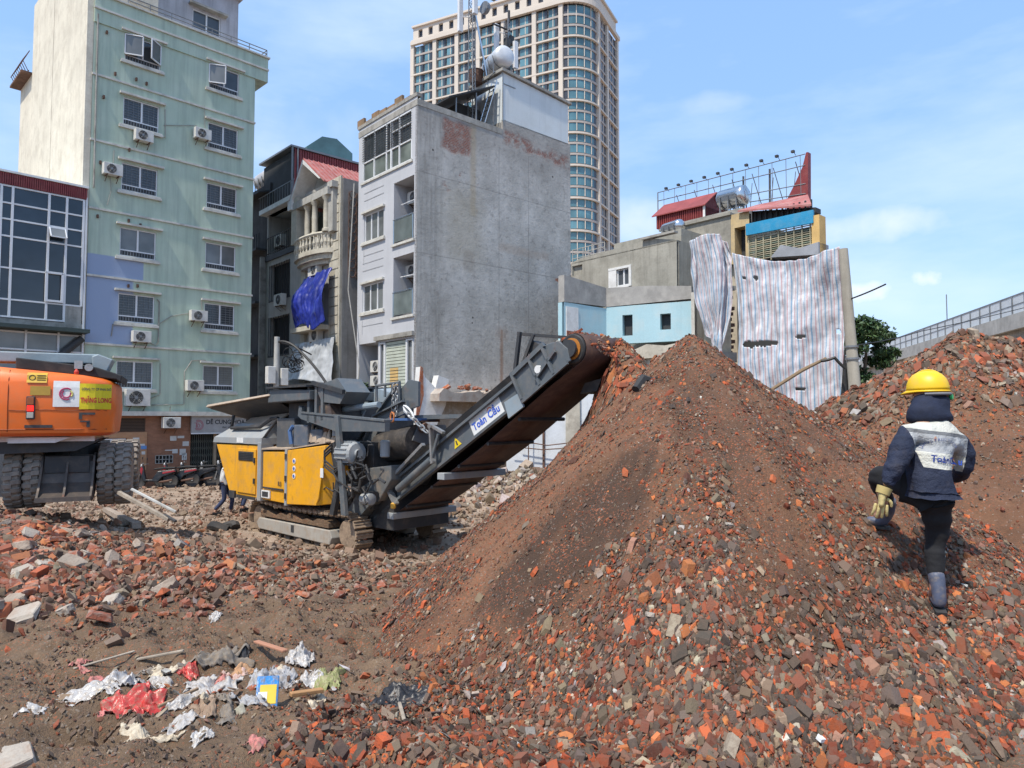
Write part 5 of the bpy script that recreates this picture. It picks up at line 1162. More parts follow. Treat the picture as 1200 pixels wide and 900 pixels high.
for k in range(9): m.bar((-.3, -.6 + k * .26, 7.92 + k * .148), (2.6, -.6 + k * .26, 7.92 + k * .148), .05, .05)
m.build('tiles', mk('tile_dark_red', (.13, .065, .05), .8, var=.3), LR); m = MB(); m.box(0, 2.5, -.3, 1.4, 0, 7.7); m.build('wall', M_CONC, LR)
# pale blue interior wall of the torn down house
TB = thing('ruined_house', 'remains of a torn down house with pale blue painted inner walls and two small openings', 'ruined building', (0, 0, 0), 0)
M_TEAL = mk('pale_blue_paint', (.40, .60, .66), .85, var=.05, vs=.8, bump=.1, dirt=(.55, .60, .58), damt=.35, streak=.1)
M_TEALTOP = mk('bare_beam', (.33, .32, .30), .9, var=.2, dirt=(.5, .48, .44), damt=.4)
M_RUINB = mk('ruin_beige', (.50, .46, .38), .9, var=.2, dirt=(.25, .22, .18), damt=.6, streak=.2)
A_ = Vector((6.6, 25.9, 0)); B_ = Vector((3.66, 27.4, 0)); C_ = Vector((1.9, 25.8, 0))
def seg(a, b_): 
    d = (b_ - a); L = d.length; d.normalize(); n_ = Vector((-d.y, d.x, 0)); n_ = n_ if n_.y > 0 else -n_
    return L, (lambda x, z, dd: a + d * x + n_ * dd + Vector((0, 0, z)))
L1, f1 = seg(B_, A_); L2, f2 = seg(C_, B_)
m = MB(); m.wall((0, L1, 5.85, 7.3), [(.65, 1.05, 6.15, 6.95, .25, 1), (2.12, 2.52, 6.3, 6.9, .25, 1)], .25, f1); m.wall((0, L2, 5.85, 7.25), [], .1, f2)
mbox(m, f1, 0, L1, 5.85, 7.3, .26, .4); mbox(m, f2, 0, L2, 5.85, 7.25, .1, .3); m.build('blue_wall', [M_TEAL, M_DARKGREY], TB)
m = MB()
m.poly([f1(0, 7.31, -.02), f1(L1, 7.38, -.02), f1(L1, 7.85, -.02), f1(1.7, 8.0, -.02), f1(0, 8.05, -.02)], f1(0, 0, .4) - f1(0, 0, 0)); m.poly([f2(0, 7.26, -.02), f2(L2, 7.32, -.02), f2(L2, 8.05, -.02), f2(0, 8.25, -.02)], f2(0, 0, .3) - f2(0, 0, 0)); m.build('top_beam', M_TEALTOP, TB)
m = MB(); m.poly([f1(0, 5.55, -.06), f1(.4, 5.62, -.06), f1(.9, 5.5, -.06), f1(1.6, 5.78, -.06), f1(2.3, 5.7, -.06), f1(L1, 5.85, -.06), f1(L1, 5.3, -.06), f1(0, 5.2, -.06)], f1(0, 0, .45) - f1(0, 0, 0)); mbox(m, f2, -.1, L2, 5.3, 5.84, -.05, .3); m.build('broken_slab', M_RUINB, TB)
m = MB()
mbox(m, f1, 0, L1, 0, 5.3, .12, .3)
for x in (.35, 1.35, 2.6, 3.2): mbox(m, f1, x - .13, x + .13, 0, 5.35, -.08, .13)
mbox(m, f1, 0, L1, 4.3, 4.5, -.04, .12); mbox(m, f2, 0, L2, 0, 5.3, .12, .3); m.build('lower_wall', M_RUINB, TB)
m = MB(); mbox(m, f2, .1, .75, 5.9, 7.1, -.03, 0); m.build('unpainted_patch', M_WHITE, TB); m = MB(); mbox(m, f2, .1, .7, 5.86, 6.2, -.05, -.031); m.build('brick_patch', M_BRICKS[1], TB)
m = MB(); mbox(m, f1, L1, L1 + .12, 4, 7.6, -.1, .3); m.build('corner_post', M_TRIM, TB)
# white boundary wall seen under the conveyor
WW = thing('site_wall', 'plain white boundary wall seen under the conveyor', 'wall', (0, 0, 0), 0)
La, fa = seg(Vector((-.2, 25.6, 0)), Vector((3.2, 24.6, 0))); m = MB(); mbox(m, fa, 0, La, 0, 4.1, 0, .2); m.build('panel', mk('chalky_white', (.62, .65, .68), .85, var=.06, dirt=(.4, .4, .38), damt=.3, streak=.25), WW)
m = MB(); mbox(m, fa, -.05, La, 4.1, 4.25, -.08, .28); mbox(m, fa, 2.2, 2.7, 0, 4.35, -.12, 0); m.build('coping', M_RUINB, WW); m = MB(); mbox(m, fa, 1.35, 1.42, 0, 4.0, -.07, -.01); m.build('steel_post', M_RUST, WW)
m = MB(); m.tube([fa(.5, 2.2, -.3), fa(1.6, 2.05, -.3), fa(2.8, 2.2, -.3)], .02, 5); m.tube([fa(.2, 2.0, -.3), fa(1.4, 1.9, -.3), fa(2.9, 2.0, -.3)], .02, 5); m.tube([fa(.9, 1.3, -.3), fa(.9, 2.8, -.3)], .02, 5); m.build('wire_stubs', M_RUST, WW)

# ---- building behind the striped tarpaulin
KB = thing('billboard_building', 'yellowish building with a blue awning, red roof sheds and an empty billboard frame', 'building', (10.8, 25, 0), ANG)
M_YEL = mk('ochre_paint', (.56, .42, .22), .85, var=.15, dirt=(.3, .25, .18), damt=.4, streak=.3)
m = MB(); m.box(.3, 1.5, .05, 3.3, 0, 8.9, 1); m.box(.3, 4, 3.3, 6.5, 0, 9.0, 0); m.build('lower_body', [M_BEIGE, M_DARKGREY], KB)  # body behind the tarpaulin painted dark to stand for shade in its holes
m = MB(); m.poly([(.0, 3.35, 9.1), (0, 6.6, 8.2), (0, 6.6, 10.95), (0, 3.35, 10.95)], (.25, 0, 0)); m.box(.26, 6, 3.35, 6.6, 9.0, 10.95); m.box(-.1, 6, 3.3, 6.7, 10.95, 11.05); m.build('upper_wall', mk('stained_cement', (.33, .31, .26), .9, var=.2, vs=.8, bump=.4, dirt=(.14, .13, .11), damt=.6, streak=.4), KB)
m = MB(); m.wall((2.55, 3.34, 9.0, 10.95), [(2.72, 3.18, 9.1, 10.4, .5, 1)], .5, SD); m.build('ochre_doorway', [M_YEL, M_DARKGREY], KB)
m = MB(); m.poly([(.25, 4.9, 7.6), (.25, 6.3, 7.6), (.25, 6.3, 10.0), (.25, 4.9, 10.0)], (.1, 0, 0)); m.build('beige_room', M_BEIGE, KB)
m = MB(); m.box(-.1, .4, -.2, .08, 8.6, 10.2); m.build('corner_column', mk('amber_column', (.66, .43, .16), .8, var=.15), KB)
m = MB(); m.poly([(-.15, .0, 9.93), (-.15, 2.62, 9.98), (-.15, 2.62, 10.42), (-.15, .0, 10.4)], (.1, 0, 0)); m.build('awning', mk('sky_blue_awning', (.02, .28, .50), .55, var=.12, vs=1.5, dirt=(.2, .35, .42), damt=.3), KB)
m = MB()
for k in range(13): z = 9.0 + k * .075; m.box(.0, .05, .1, 2.55, z, z + .03, k % 3 == 1)
for k in range(9): y = .15 + k * .3; m.box(-.05, 0, y, y + .03, 8.9, 9.95, 0)
m.box(.3, .5, .1, 2.5, 8.9, 9.9, 2); m.build('lattice', [mk('lattice_tan', (.42, .38, .26), .8, var=.3), mk('lattice_green', (.25, .30, .22), .8, var=.3), M_DARKGREY], KB)
# sagging sheets along the parapet
m = MB(); m.poly([(-.2, -.2, 8.75), (-.2, 1.6, 8.95), (-.2, 1.2, 9.35), (-.2, .5, 9.1), (-.2, -.2, 9.2)], (.8, 0, 0)); m.build('torn_tarp', mk('grey_tarp', (.33, .34, .36), .6, var=.2), KB)
# red roofs
m = MB(); m.poly([(-.15, .05, 10.55), (-.15, 2.95, 10.95), (1.4, 2.95, 11.5), (1.4, .9, 11.42)], (0, 0, .07)); m.build('red_roof', M_REDROOF, KB)
m = MB()
for k in range(13): y = .2 + k * .22; m.box(.2, .26, y, y + .05, 10.42, 10.9)
m.poly([(.3, .1, 10.42), (.3, 2.6, 10.42), (.3, 2.6, 11.0), (.3, .1, 10.6)], (.4, 0, 0)); m.build('clerestory', M_DARKGREY, KB)
m = MB(); m.poly([(1.5, 5.5, 11.48), (1.5, 8.0, 11.6), (1.5, 8.0, 12.2), (1.5, 5.5, 12.12)], (1.6, 0, 0)); 
for k in range(22): y = 5.52 + k * .112; m.box(1.45, 1.5, y, y + .06, 11.58, 12.16)
m.poly([(1.5, 5.5, 11.48), (1.5, 5.5, 12.12), (2.3, 5.5, 12.75), (3.1, 5.5, 12.12), (3.1, 5.5, 11.48)], (0, .05, 0)) ; m.build('red_shed', M_RED, KB)
m = MB(); m.poly([(1.35, 5.35, 12.08), (1.35, 8.15, 12.14), (2.3, 8.15, 12.86), (2.3, 5.35, 12.80)], (0, 0, .05)); m.poly([(3.25, 5.35, 12.08), (3.25, 8.15, 12.14), (2.3, 8.15, 12.86), (2.3, 5.35, 12.80)], (0, 0, .05)); m.build('shed_roof', mk('shed_roof_red', (.29, .06, .055), .6, var=.2), KB)
m = MB(); m.box(1.44, 1.47, 5.42, 5.52, 11.4, 12.1); m.build('downpipe', M_WHITE, KB)
tank(1.9, 4.35, 11.5, 1.15, .42, 'shiny stainless water tank between the two red roofs', KB, ANG + R(90), M_STEEL)
m = MB(); m.box(1.0, 3, 3.4, 6.6, 11.05, 11.48); m.build('roof_curb', M_CONC, KB)
# billboard frame
BF = thing('billboard_scaffold', 'empty spindly billboard frame with a row of lamps on the roof', 'billboard frame', KB.location, ANG)
m = MB(); x = 2.5
for z0, z1 in ((13.65, 13.5), (13.25, 13.05), (12.75, 12.3), (12.55, 11.9)): m.tube([(x, 8.65, z0), (x, 1.5, z1)], .022, 5)
m.tube([(x, 8.65, 12.5), (x, 8.65, 13.65)], .03, 5)
for k in range(12): y = 8.3 - k * .6; m.tube([(x, y, 11.9), (x, y, 13.62 - k * .012)], .014, 4)
for k in range(7): y = 7.6 - k * .95; m.tube([(x + 1.0, y - .1, 11.4), (x, y, 13.3)], .02, 4); m.tube([(x + .2, y + .25, 11.6), (x, y, 12.9)], .016, 4)
for y in (3.0, 4.2): m.tube([(x, y, 13.3), (x + .6, y + .35, 11.3)], .045, 5)
m.build('lattice', M_GREY_METAL, BF)
for k in range(10):
    y = 8.0 - k * .68; m = MB(); m.tube([(x, y, 13.55), (x - .2, y, 13.66)], .012, 4); m.box(x - .30, x - .18, y - .06, y + .06, 13.60, 13.69); m.build('lamp', M_DARKGREY, BF)
FN = thing('roof_fin', 'tall maroon triangular fin rising at the right end of the billboard frame', 'roof fin', KB.location, ANG)
m = MB(); m.poly([(2.5, 2.35, 11.75), (2.5, 1.95, 12.4), (2.5, 1.62, 13.0), (2.5, 1.46, 13.55), (2.5, 1.38, 13.55), (2.5, 1.42, 11.35), (2.5, 2.3, 11.35)], (.25, 0, 0)); m.build('fin_panel', M_RED, FN)
# ---- striped tarpaulins
def striped_mat():
    n = NT('striped_tarpaulin'); u = n.t.nodes.new('ShaderNodeUVMap'); u.uv_map = 'cloth'; s = n.sep(u.outputs[0])
    oi = n.attr('nstripe')
    k = n.math('MULTIPLY', s[0], oi); fr_ = n.math('FRACT', k); half = n.math('FRACT', n.math('MULTIPLY', k, 1.0))
    blue = n.math('LESS_THAN', n.math('ABSOLUTE', n.math('SUBTRACT', fr_, .25)), .085); red = n.math('LESS_THAN', n.math('ABSOLUTE', n.math('SUBTRACT', fr_, .75)), .075)
    c = n.mix(n.math('MULTIPLY', blue, .85), (.56, .565, .59), (.16, .32, .47)); c = n.mix(n.math('MULTIPLY', red, .7), c, (.46, .20, .21))
    c = n.mix(n.math('MULTIPLY', n.ramp(n.noise(1.2, 7, .65), .45, .72), .5), c, (.33, .31, .31))
    n.bump(n.noise(3.5, 6, .6), .5, .06); return n.fin(c, .5)
M_STRIPE = striped_mat()
def nstripe(o, k):
    a = o.data.attributes.new('nstripe', 'FLOAT', 'POINT'); a.data.foreach_set('value', np.full(len(o.data.vertices), float(k), np.float32))
TLp, TRp, BLp, BRp = at(857, 296, 24.6), at(986, 290, 22.3), at(872, 500, 24.3), at(992, 500, 22.3)
def Pbig(s, t):
    p = TLp.lerp(TRp, s).lerp(BLp.lerp(BRp, s), t); return p + Vector((.05 * math.sin(t * 6) * (1 - s), 0, -.35 * math.sin(s * 3.14) * (1 - t) ** 3))
o = cloth('striped_tarpaulin', 'large white tarpaulin with thin red and blue stripes and torn holes hanging beside the pole', 'tarpaulin', Pbig, 110, 130, M_STRIPE, 31, .30, 6, holes=((.24, .53, .15, .018, -.05), (.13, .535, .06, .02, .0), (.62, .49, .045, .010, -.1), (.30, .855, .06, .020, .2), (.22, .13, .022, .014, 0), (.10, .14, .02, .010, 0), (.95, .47, .02, .012, 0), (.6, .79, .05, .008, 0)))
nstripe(o, 17)
def Pnar(s, t):
    l = [(806, 283), (811, 315), (818, 360), (830, 392), (838, 405)]; r = [(853, 284), (860, 312), (859, 345), (850, 385), (844, 420)]
    k = min(int(t * 4), 3); f_ = t * 4 - k; a = Vector(l[k]).lerp(Vector(l[k + 1]), f_); b_ = Vector(r[k]).lerp(Vector(r[k + 1]), f_); q = a.lerp(b_, s)
    return at(q.x, q.y - 8 * math.sin(s * 3.0) * (1 - t), 24.9 - .5 * s) + Vector((0, .5 * math.sin(s * 9) * .35 * (1 - .3 * t), 0))
o = cloth('striped_tarpaulin', 'narrow bunched striped tarpaulin hanging left of the large one', 'tarpaulin', Pnar, 90, 110, M_STRIPE, 47, .16, 6); nstripe(o, 13)
RC_ = thing('ruined_corner', 'broken cream column stump with a concrete lintel showing between the two striped tarpaulins', 'ruined wall', tuple(at(851, 470, 25.3).xy) + (0,), R(20))
m = MB(); m.box(-.6, .25, 0, .4, 0, 7.6); m.build('column', mk('cream_stump', (.55, .49, .37), .88, var=.18, dirt=(.3, .26, .2), damt=.5), RC_)
m = MB(); m.box(-.7, .4, -.12, .42, 5.0, 5.35); m.box(-.6, .42, -.1, .4, 7.6, 7.75); m.build('lintel', M_CONC, RC_)
m = MB()
for k in range(20): z = 3.5 + k * .2; m.box(.26, .34 + .06 * (k % 3), .05, .35, z, z + .12)
m.build('broken_edge', M_RUST, RC_)
UPL = thing('utility_pole', 'leaning round concrete utility pole at the right edge of the striped tarpaulin', 'utility pole', (0, 0, 0), 0)
pt, pb = at(988, 292, 21.5), at(1003, 470, 21.3); pb = pt + (pb - pt) * 1.75
m = MB(); m.tube([pb, pb.lerp(pt, .5), pt], [.21, .17, .135], 16); m.build('shaft', mk('pole_concrete', (.36, .33, .27), .9, var=.15, streak=.3), UPL, smooth='auto')
for f_ in (.63, .585): m = MB(); q = pb.lerp(pt, f_); m.lathe([(.20, -.03), (.20, .03)], q, 'z', 16); m.build('band', M_GREY_METAL, UPL)
wire('thin grey wire running from the leaning pole up to the upper right', [at(992, 352, 21.5), at(1038, 333, 20)], .022, sag=.02)
wire('thin wire crossing the sky above the flyover', [at(1000, 405, 21.4), at(1080, 388, 26), at(1240, 350, 30)], .015, sag=.05)
m = MB(); m.tube([at(899, 460, 21.6), at(940, 434, 21.7), at(968, 420, 21.8)], [.05, .06, .045], 7); bp = m.build('bamboo_pole', mk('bamboo_brown', (.22, .15, .085), .8)); tag(bp, 'brown bamboo pole slanting across the lower part of the large striped tarpaulin', 'pole')
wire('black cable drooping from the bamboo pole to the leaning concrete pole', [at(962, 423, 21.7), at(978, 419, 21.6), at(991, 432, 21.5), at(993, 470, 21.5)], .05, sag=.02)
m = MB(); m.poly([at(990, 410, 21.9), at(994, 440, 21.9), at(995, 480, 21.9), at(985, 480, 21.9), at(988, 440, 21.9)], (0, .06, 0)); rgn = m.build('black_rag', M_BLACK); tag(rgn, 'long black rag hanging against the foot of the leaning concrete pole', 'rag')
# ---- flyover
FO = thing('flyover', 'grey concrete flyover with a pale railing rising to the right edge', 'bridge', (0, 0, 0), 0)
pa, pb2 = at(1205, 372, 41.6), at(1010, 428, 79); dz = (pb2 - pa)
fd = Vector((dz.x, dz.y, 0)).normalized(); fn_ = Vector((fd.y, -fd.x, 0)); P0 = pa - fd * 30; P1 = pb2 + fd * 60; zt = pa.z
def fb(m, o0, o1, z0, z1, a=P0, b_=P1, mt=0):
    v = [Vector((p.x, p.y, 0)) + fn_ * o + Vector((0, 0, z)) for z in (z0, z1) for p, o in ((a, o0), (b_, o0), (b_, o1), (a, o1))]; m.add(v, [(0, 3, 2, 1), (4, 5, 6, 7), (0, 1, 5, 4), (1, 2, 6, 5), (2, 3, 7, 6), (3, 0, 4, 7)], mt)
m = MB(); fb(m, 0, 9, zt - .35, zt); m.build('deck', M_CONCL, FO)
m = MB(); fb(m, .5, 8.5, zt - 2.7, zt - .35); m.build('girder', M_CONC, FO)
m = MB(); fb(m, -.05, .25, zt - .5, zt + .45); fb(m, 8.75, 9, zt, zt + .35); m.build('kerb', M_CONCL, FO)
m = MB(); fb(m, .08, .16, zt + 1.55, zt + 1.65); fb(m, .08, .16, zt + 1.0, zt + 1.05)
Lf = (P1 - P0).length; n_ = int(Lf / 1.6)
for k in range(n_): p = P0.lerp(P1, k / n_); m.box(p.x + .06, p.x + .14, p.y, p.y + .09, zt + .3, zt + 1.6)
m.build('railing', M_GREY_METAL, FO)
m = MB(); fb(m, .10, .12, zt + .35, zt + 1.55); m.build('noise_panel', mk('pale_panel', (.62, .66, .68), .5, var=.08, bump=0), FO)
for t in (.15, .42, .7): p = P0.lerp(P1, t); m = MB(); m.box(p.x + 2, p.x + 4.5, p.y - 1, p.y + 1, 0, zt - 3.6); m.box(p.x + .8, p.x + 6.5, p.y - 1.1, p.y + 1.1, zt - 3.6, zt - 2.72); m.build('pier', M_CONC, FO)
m = MB(); q = at(1110, 378, 55); m.tube([q - Vector((0, 0, 1)), q + Vector((0, 0, 2.2))], .04, 5); o = m.build('lamp_post', M_GREY_METAL); tag(o, 'thin light pole standing up from the flyover railing', 'pole')
# ---- tree
tp = at(1016, 490, 38)
TR = thing('tree', 'dark green tree standing behind the leaning concrete pole', 'tree', (tp.x, tp.y, 0), 0)
m = MB(); m.tube([(0, 0, 0), (.1, 0, 2.5), (-.1, .1, 4.8), (.1, 0, 7)], [.28, .2, .13, .05], 9); m.tube([(.0, 0, 3.6), (.9, .1, 4.6), (1.7, .1, 5.0)], [.1, .07, .03], 7); m.tube([(-.05, 0, 4.2), (-.8, .1, 5.4), (-1.2, .1, 6.4)], [.09, .06, .03], 7); m.build('trunk', mk('bark', (.12, .09, .065), .9), TR, smooth='auto')
lc = [((.2, 0, 7.6), 1.5, 2600), ((-.9, .1, 6.9), 1.3, 1700), ((.9, .1, 6.3), 1.15, 1400), ((1.5, 0, 5.0), .9, 900), ((-.3, 0, 5.2), 1.1, 1200), ((.5, .2, 4.0), .95, 800), ((2.1, .1, 4.9), .5, 300)]
objs = MB()
Vt = [];
for i, (c, r_, n_) in enumerate(lc):
    o = leaf_cloud('crown', M_LEAF, c, r_, n_, .12, 60 + i, TR, squash=(1, 1, .72), clumps=12)
# a second low tree line hints beyond the flyover
for i, (u, Y_, h, rad) in enumerate(((1120, 95, 7, 5), (1185, 105, 8, 6), (1050, 110, 6.5, 5))):
    q = at(u, 490, Y_); t = thing('tree', ('rounded tree beyond the flyover, hidden low behind the heap', 'wide tree beyond the flyover at the right edge', 'small tree beyond the flyover nearest the leaning pole')[i], 'tree', (q.x, q.y, 0), 0)
    leaf_cloud('crown', M_LEAF, (0, 0, h * .75), rad, 2200, .5, 80 + i, t, squash=(1, 1, .6)); m = MB(); m.tube([(0, 0, 0), (0, 0, h * .7)], [.3, .15], 7); m.build('trunk', M_CONC, t)
# ---------------------------------------------------------------- tracked crusher
CR = thing('mobile_crusher', 'yellow and grey tracked rock crusher with a long raised discharge conveyor', 'crusher', (-3.2, 14.7, 0), R(-43.1))
def paint(name, col, dust=(.33, .25, .18), damt=.5, rough=.45, metal=0.0, rust=.0):
    n = NT(name); s = n.sep()
    c = n.mix(n.ramp(n.noise(1.6, 5), .3, .7), sc(col, .9), sc(col, 1.08))
    c = n.mix(n.math('MULTIPLY', n.ramp(n.noise(4.5, 9, .72), .48, .72), damt), c, dust)
    c = n.mix(n.math('MULTIPLY', n.ramp(n.noise(1, 6, .6, vec=n.map((9, 9, .9))), .55, .75), damt * .6), c, sc(dust, .6))
    if rust: c = n.mix(n.math('MULTIPLY', n.ramp(n.noise(3, 8, .7), .58, .66), rust), c, (.17, .065, .035))
    n.bump(n.noise(60, 4), .08, .01); return n.fin(c, n.ramp(n.noise(6, 5), -.6, 1.6) if False else rough, metal)
M_YP = paint('machine_yellow', (.78, .37, .012), (.45, .27, .12), .6, .5, rust=.35)
M_GP = paint('machine_grey', (.105, .12, .13), (.30, .25, .20), .35, .45, rust=.3)
M_LG = paint('dusty_light_grey', (.30, .32, .33), (.42, .36, .29), .6, .6)
M_BG = paint('machine_blue_grey', (.27, .33, .37), (.36, .31, .26), .45, .5, rust=.2)
M_DK = paint('machine_dark', (.035, .037, .04), (.14, .11, .085), .5, .6)
M_DUSTY = mk('dusty_lid', (.42, .33, .25), .9, var=.2, vs=4, dirt=(.25, .2, .15), damt=.5)
M_MUD = mk('track_steel', (.30, .22, .155), .8, .25, var=.3, vs=6, bump=.5, dirt=(.42, .32, .22), damt=.8)
M_BELT = mk('belt_underside', (.075, .038, .030), .75, var=.25, vs=2, dirt=(.16, .09, .06), damt=.5)
M_CHROME = mk('worn_zinc', (.42, .42, .41), .4, .6, var=.2, dirt=(.25, .2, .16), damt=.5)
def track(y0, label_=None):
    # oval loop of shoes
    L0, L1, zc, rr_ = -4.2, -.42, .56, .40
    pts = []; S = 2 * (L1 - L0) + 2 * math.pi * rr_; n = 46
    for k in range(n):
        s_ = S * k / n
        if s_ < L1 - L0: p = (L0 + s_, zc + rr_ - .05 * math.sin(math.pi * s_ / (L1 - L0)), 0.0)
        elif s_ < L1 - L0 + math.pi * rr_: a = (s_ - (L1 - L0)) / rr_; p = (L1 + rr_ * math.sin(a), zc + rr_ * math.cos(a), a)
        elif s_ < 2 * (L1 - L0) + math.pi * rr_: q = s_ - (L1 - L0) - math.pi * rr_; p = (L1 - q, zc - rr_, math.pi)
        else: a = (s_ - 2 * (L1 - L0) - math.pi * rr_) / rr_; p = (L0 - rr_ * math.sin(a), zc - rr_ * math.cos(a), math.pi + a)
        pts.append(p)
    t = MB()
    for (x, z, a) in pts:
        t.M = Matrix.Translation((x, y0, z)) @ Matrix.Rotation(a, 4, 'Y')
        t.box(-.085, .085, 0, .42, -.02, .025); t.box(-.07, -.045, 0, .42, .025, .06); t.box(.0, .02, 0, .42, .025, .045); t.box(-.06, .06, .13, .29, -.08, -.02)
    t.M = Matrix.Identity(4)
    o = t.build('track_chain', M_MUD, CR)
    f = MB(); f.poly([(-4.15, y0 + .03, .30), (-1.03, y0 + .03, .27), (-.95, y0 + .03, .42), (-1.03, y0 + .03, .58), (-4.15, y0 + .03, .57), (-4.28, y0 + .03, .45)], (0, .3, 0), 0)
    f.build('track_frame', paint('track_rail_grey', (.36, .34, .30), (.33, .25, .18), .9, .8), o, bevel=.02)
    f = MB(); f.box(-2.62, -2.5, y0 + .02, y0 + .03, .38, .54); f.build('frame_slot', M_DK, o)
    f = MB(); f.lathe([(.30, 0), (.30, .28), (.12, .29), (.12, .31)], (L1, y0 + .07, zc), 'y', 20); f.build('sprocket', M_MUD, o)
    f = MB(); f.lathe([(.29, 0), (.29, .28)], (L0, y0 + .07, zc), 'y', 20); f.build('idler', M_MUD, o)
    f = MB()
    for k in range(7): f.lathe([(.11, 0), (.11, .25)], (-3.7 + k * .42, y0 + .08, .27), 'y', 12)
    f.build('roller', M_DK, o)
    f = MB(); f.poly([(x, y0 + .05, .66 + .16 * (0.5 + .5 * math.sin(x * 3.1) * math.sin(x * 7.7))) for x in np.linspace(-4.1, -1.1, 14)] + [(-1.1, y0 + .05, .62), (-4.1, y0 + .05, .62)], (0, .3, 0)); f.build('caked_mud', M_DIRT, o)
track(0.0); track(2.06)
m = MB(); m.box(-4.0, -.6, .44, 2.0, .55, 1.0); m.box(-5.2, .2, .5, 2.0, .98, 1.12); m.box(-.6, .6, .5, 2.0, .7, 1.9); m.build('chassis', M_DK, CR)
# yellow bodywork
Y0, Y1 = -.10, 2.45
m = MB(); m.poly([(-6.29, Y0, 2.32), (-5.46, Y0, 1.07), (-3.97, Y0, 1.05), (-3.97, Y0, 2.34)], (0, Y1 - Y0, 0)); m.build('rear_housing', M_YP, CR, bevel=.025)
m = MB(); m.poly([(-3.77, Y0 + .01, 1.05), (-2.64, Y0 + .01, 1.03), (-2.64, Y0 + .01, 2.23), (-3.77, Y0 + .01, 2.2)], (0, .5, 0)); m.build('side_panel', M_YP, CR, bevel=.02)
m = MB()
# front corner panel with chamfered lower edge
a = [(-2.58, Y0 - .02, 1.03), (-1.35, Y0 - .02, 1.10), (-1.25, Y0 - .02, 1.25), (-.98, Y0 - .02, 2.42), (-2.58, Y0 - .02, 2.26)]
m.poly(a, (0, .5, 0)); m.add([(-1.35, Y0 - .02, 1.10), (-.98, Y0 - .02, 2.42), (-.72, .35, 1.95), (-.95, .35, 1.15), (-.85, .45, 2.40), (-1.35, .48, 1.1)], [(0, 3, 2, 1), (1, 2, 4), (0, 5, 3), (1, 4, 5, 0), (2, 3, 5, 4)])
m.build('front_panel', M_YP, CR, bevel=.015)
m = MB(); m.box(-3.96, -3.79, Y0 - .04, .2, 1.0, 2.42); m.build('corner_post', M_LG, CR, bevel=.015)
m = MB(); m.box(-5.02, -4.06, Y0 - .03, Y0 - .005, 1.14, 2.24); m.build('access_door', M_YP, CR, bevel=.012)
m = MB(); m.box(-4.93, -4.16, Y0 - .045, Y0 - .032, 1.95, 2.17); 
for k in range(5): z = 1.97 + k * .04; m.box(-4.9, -4.2, Y0 - .06, Y0 - .046, z, z + .015)
m.build('vent', M_DK, CR)
for (x, z) in ((-4.1, 1.9), (-4.1, 1.4), (-2.6, 2.05), (-2.6, 1.55), (-2.6, 1.15)): m = MB(); m.box(x - .03, x + .03, Y0 - .06, Y0 - .02, z, z + .13); m.build('hinge', M_DK, CR)
m = MB(); m.box(-2.66, -2.56, Y0 - .035, Y0 + .1, 1.0, 2.28); m.build('panel_seam', M_LG, CR)
m = MB(); m.box(-3.75, -3.35, Y0 - .03, Y0, 1.1, 1.28, 0); m.build('data_plate', M_WHITE, CR); m = MB(); m.box(-3.70, -3.42, Y0 - .036, Y0 - .03, 1.13, 1.25); m.build('data_plate_print', M_DK, CR)
m = MB(); m.box(-5.05, -4.1, Y0 - .02, Y0, 1.0, 1.07); m.box(-3.7, -2.75, Y0 - .02, Y0 - .005, 1.32, 1.36); m.box(-5.4, -5.1, Y0 - .05, Y0, .98, 1.16); m.build('handle_bar', M_DK, CR)
# badges: small circular pictograms down the front panel
for k, z in enumerate((2.12, 1.95, 1.78)):
    m = MB(); m.lathe([(.062, 0), (.062, .008)], (-2.26, Y0 - .032, z - .09), 'y', 16, 0); m.lathe([(.035, 0), (.035, .006)], (-2.26, Y0 - .040, z - .09), 'y', 12, 1); m.build('pictogram', [M_WHITE, mk('badge_blue', (.05, .12, .4), .5, bump=0)], CR)
emboss_text('R3', .15, M_DK, CR, plane_M((-3.02, Y0 - .005, 1.42), (1, 0, 0), (0, 0, 1)), .006)
m = MB(); m.box(-1.17, -1.05, Y0 - .03, Y0 - .02, 1.72, 1.92); m.build('sticker', M_WHITE, CR)
# engine hood above the yellow
m = MB(); a = [(-6.42, 2.36), (-6.28, 2.62), (-5.55, 2.86), (-3.95, 2.84), (-3.78, 2.70), (-3.78, 2.36)]
m.poly([(x, Y0 - .03, z) for x, z in a[:1] + [(-6.35, 2.5)] + [(-3.78, 2.52), (-3.78, 2.36)]], (0, Y1 - Y0, 0)); m.poly([(-6.35, Y0 - .02, 2.5), (-3.78, Y0 - .02, 2.52), (-3.82, .22, 2.86), (-5.7, .22, 2.86)], (0, .02, .01)); m.poly([(-6.35, 0.0, 2.5), (-3.8, .0, 2.52), (-3.85, .2, 2.86), (-5.7, .2, 2.86)], (0, 2.1, 0))
m.build('hood', M_LG, CR, bevel=.02)
emboss = MB(); emboss.box(-5.05, -4.7, Y0 - .04, Y0 - .03, 2.38, 2.51); emboss.build('hood_sticker', M_WHITE, CR)
m = MB()
pts = [(-5.62, Y0 + .15, 3.08), (-5.64, Y0 + .1, 2.74), (-4.12, Y0 + .1, 2.78), (-3.72, Y0 + .2, 2.99), (-3.42, Y0 + .2, 3.0)]
m.tube(pts, .045, 6); m.tube([(-3.42, Y0 + .2, 3.0), (-3.85, Y0 + .05, 2.5)], .03, 6); m.build('window_gasket', M_DK, CR)
m = MB(); m.poly([(-5.6, .15, 2.76), (-4.05, .15, 2.80), (-3.6, .25, 2.98), (-3.5, .6, 3.22), (-5.5, .6, 3.10)], (0, .03, -.02)); m.build('hopper_flank', M_DUSTY, CR)
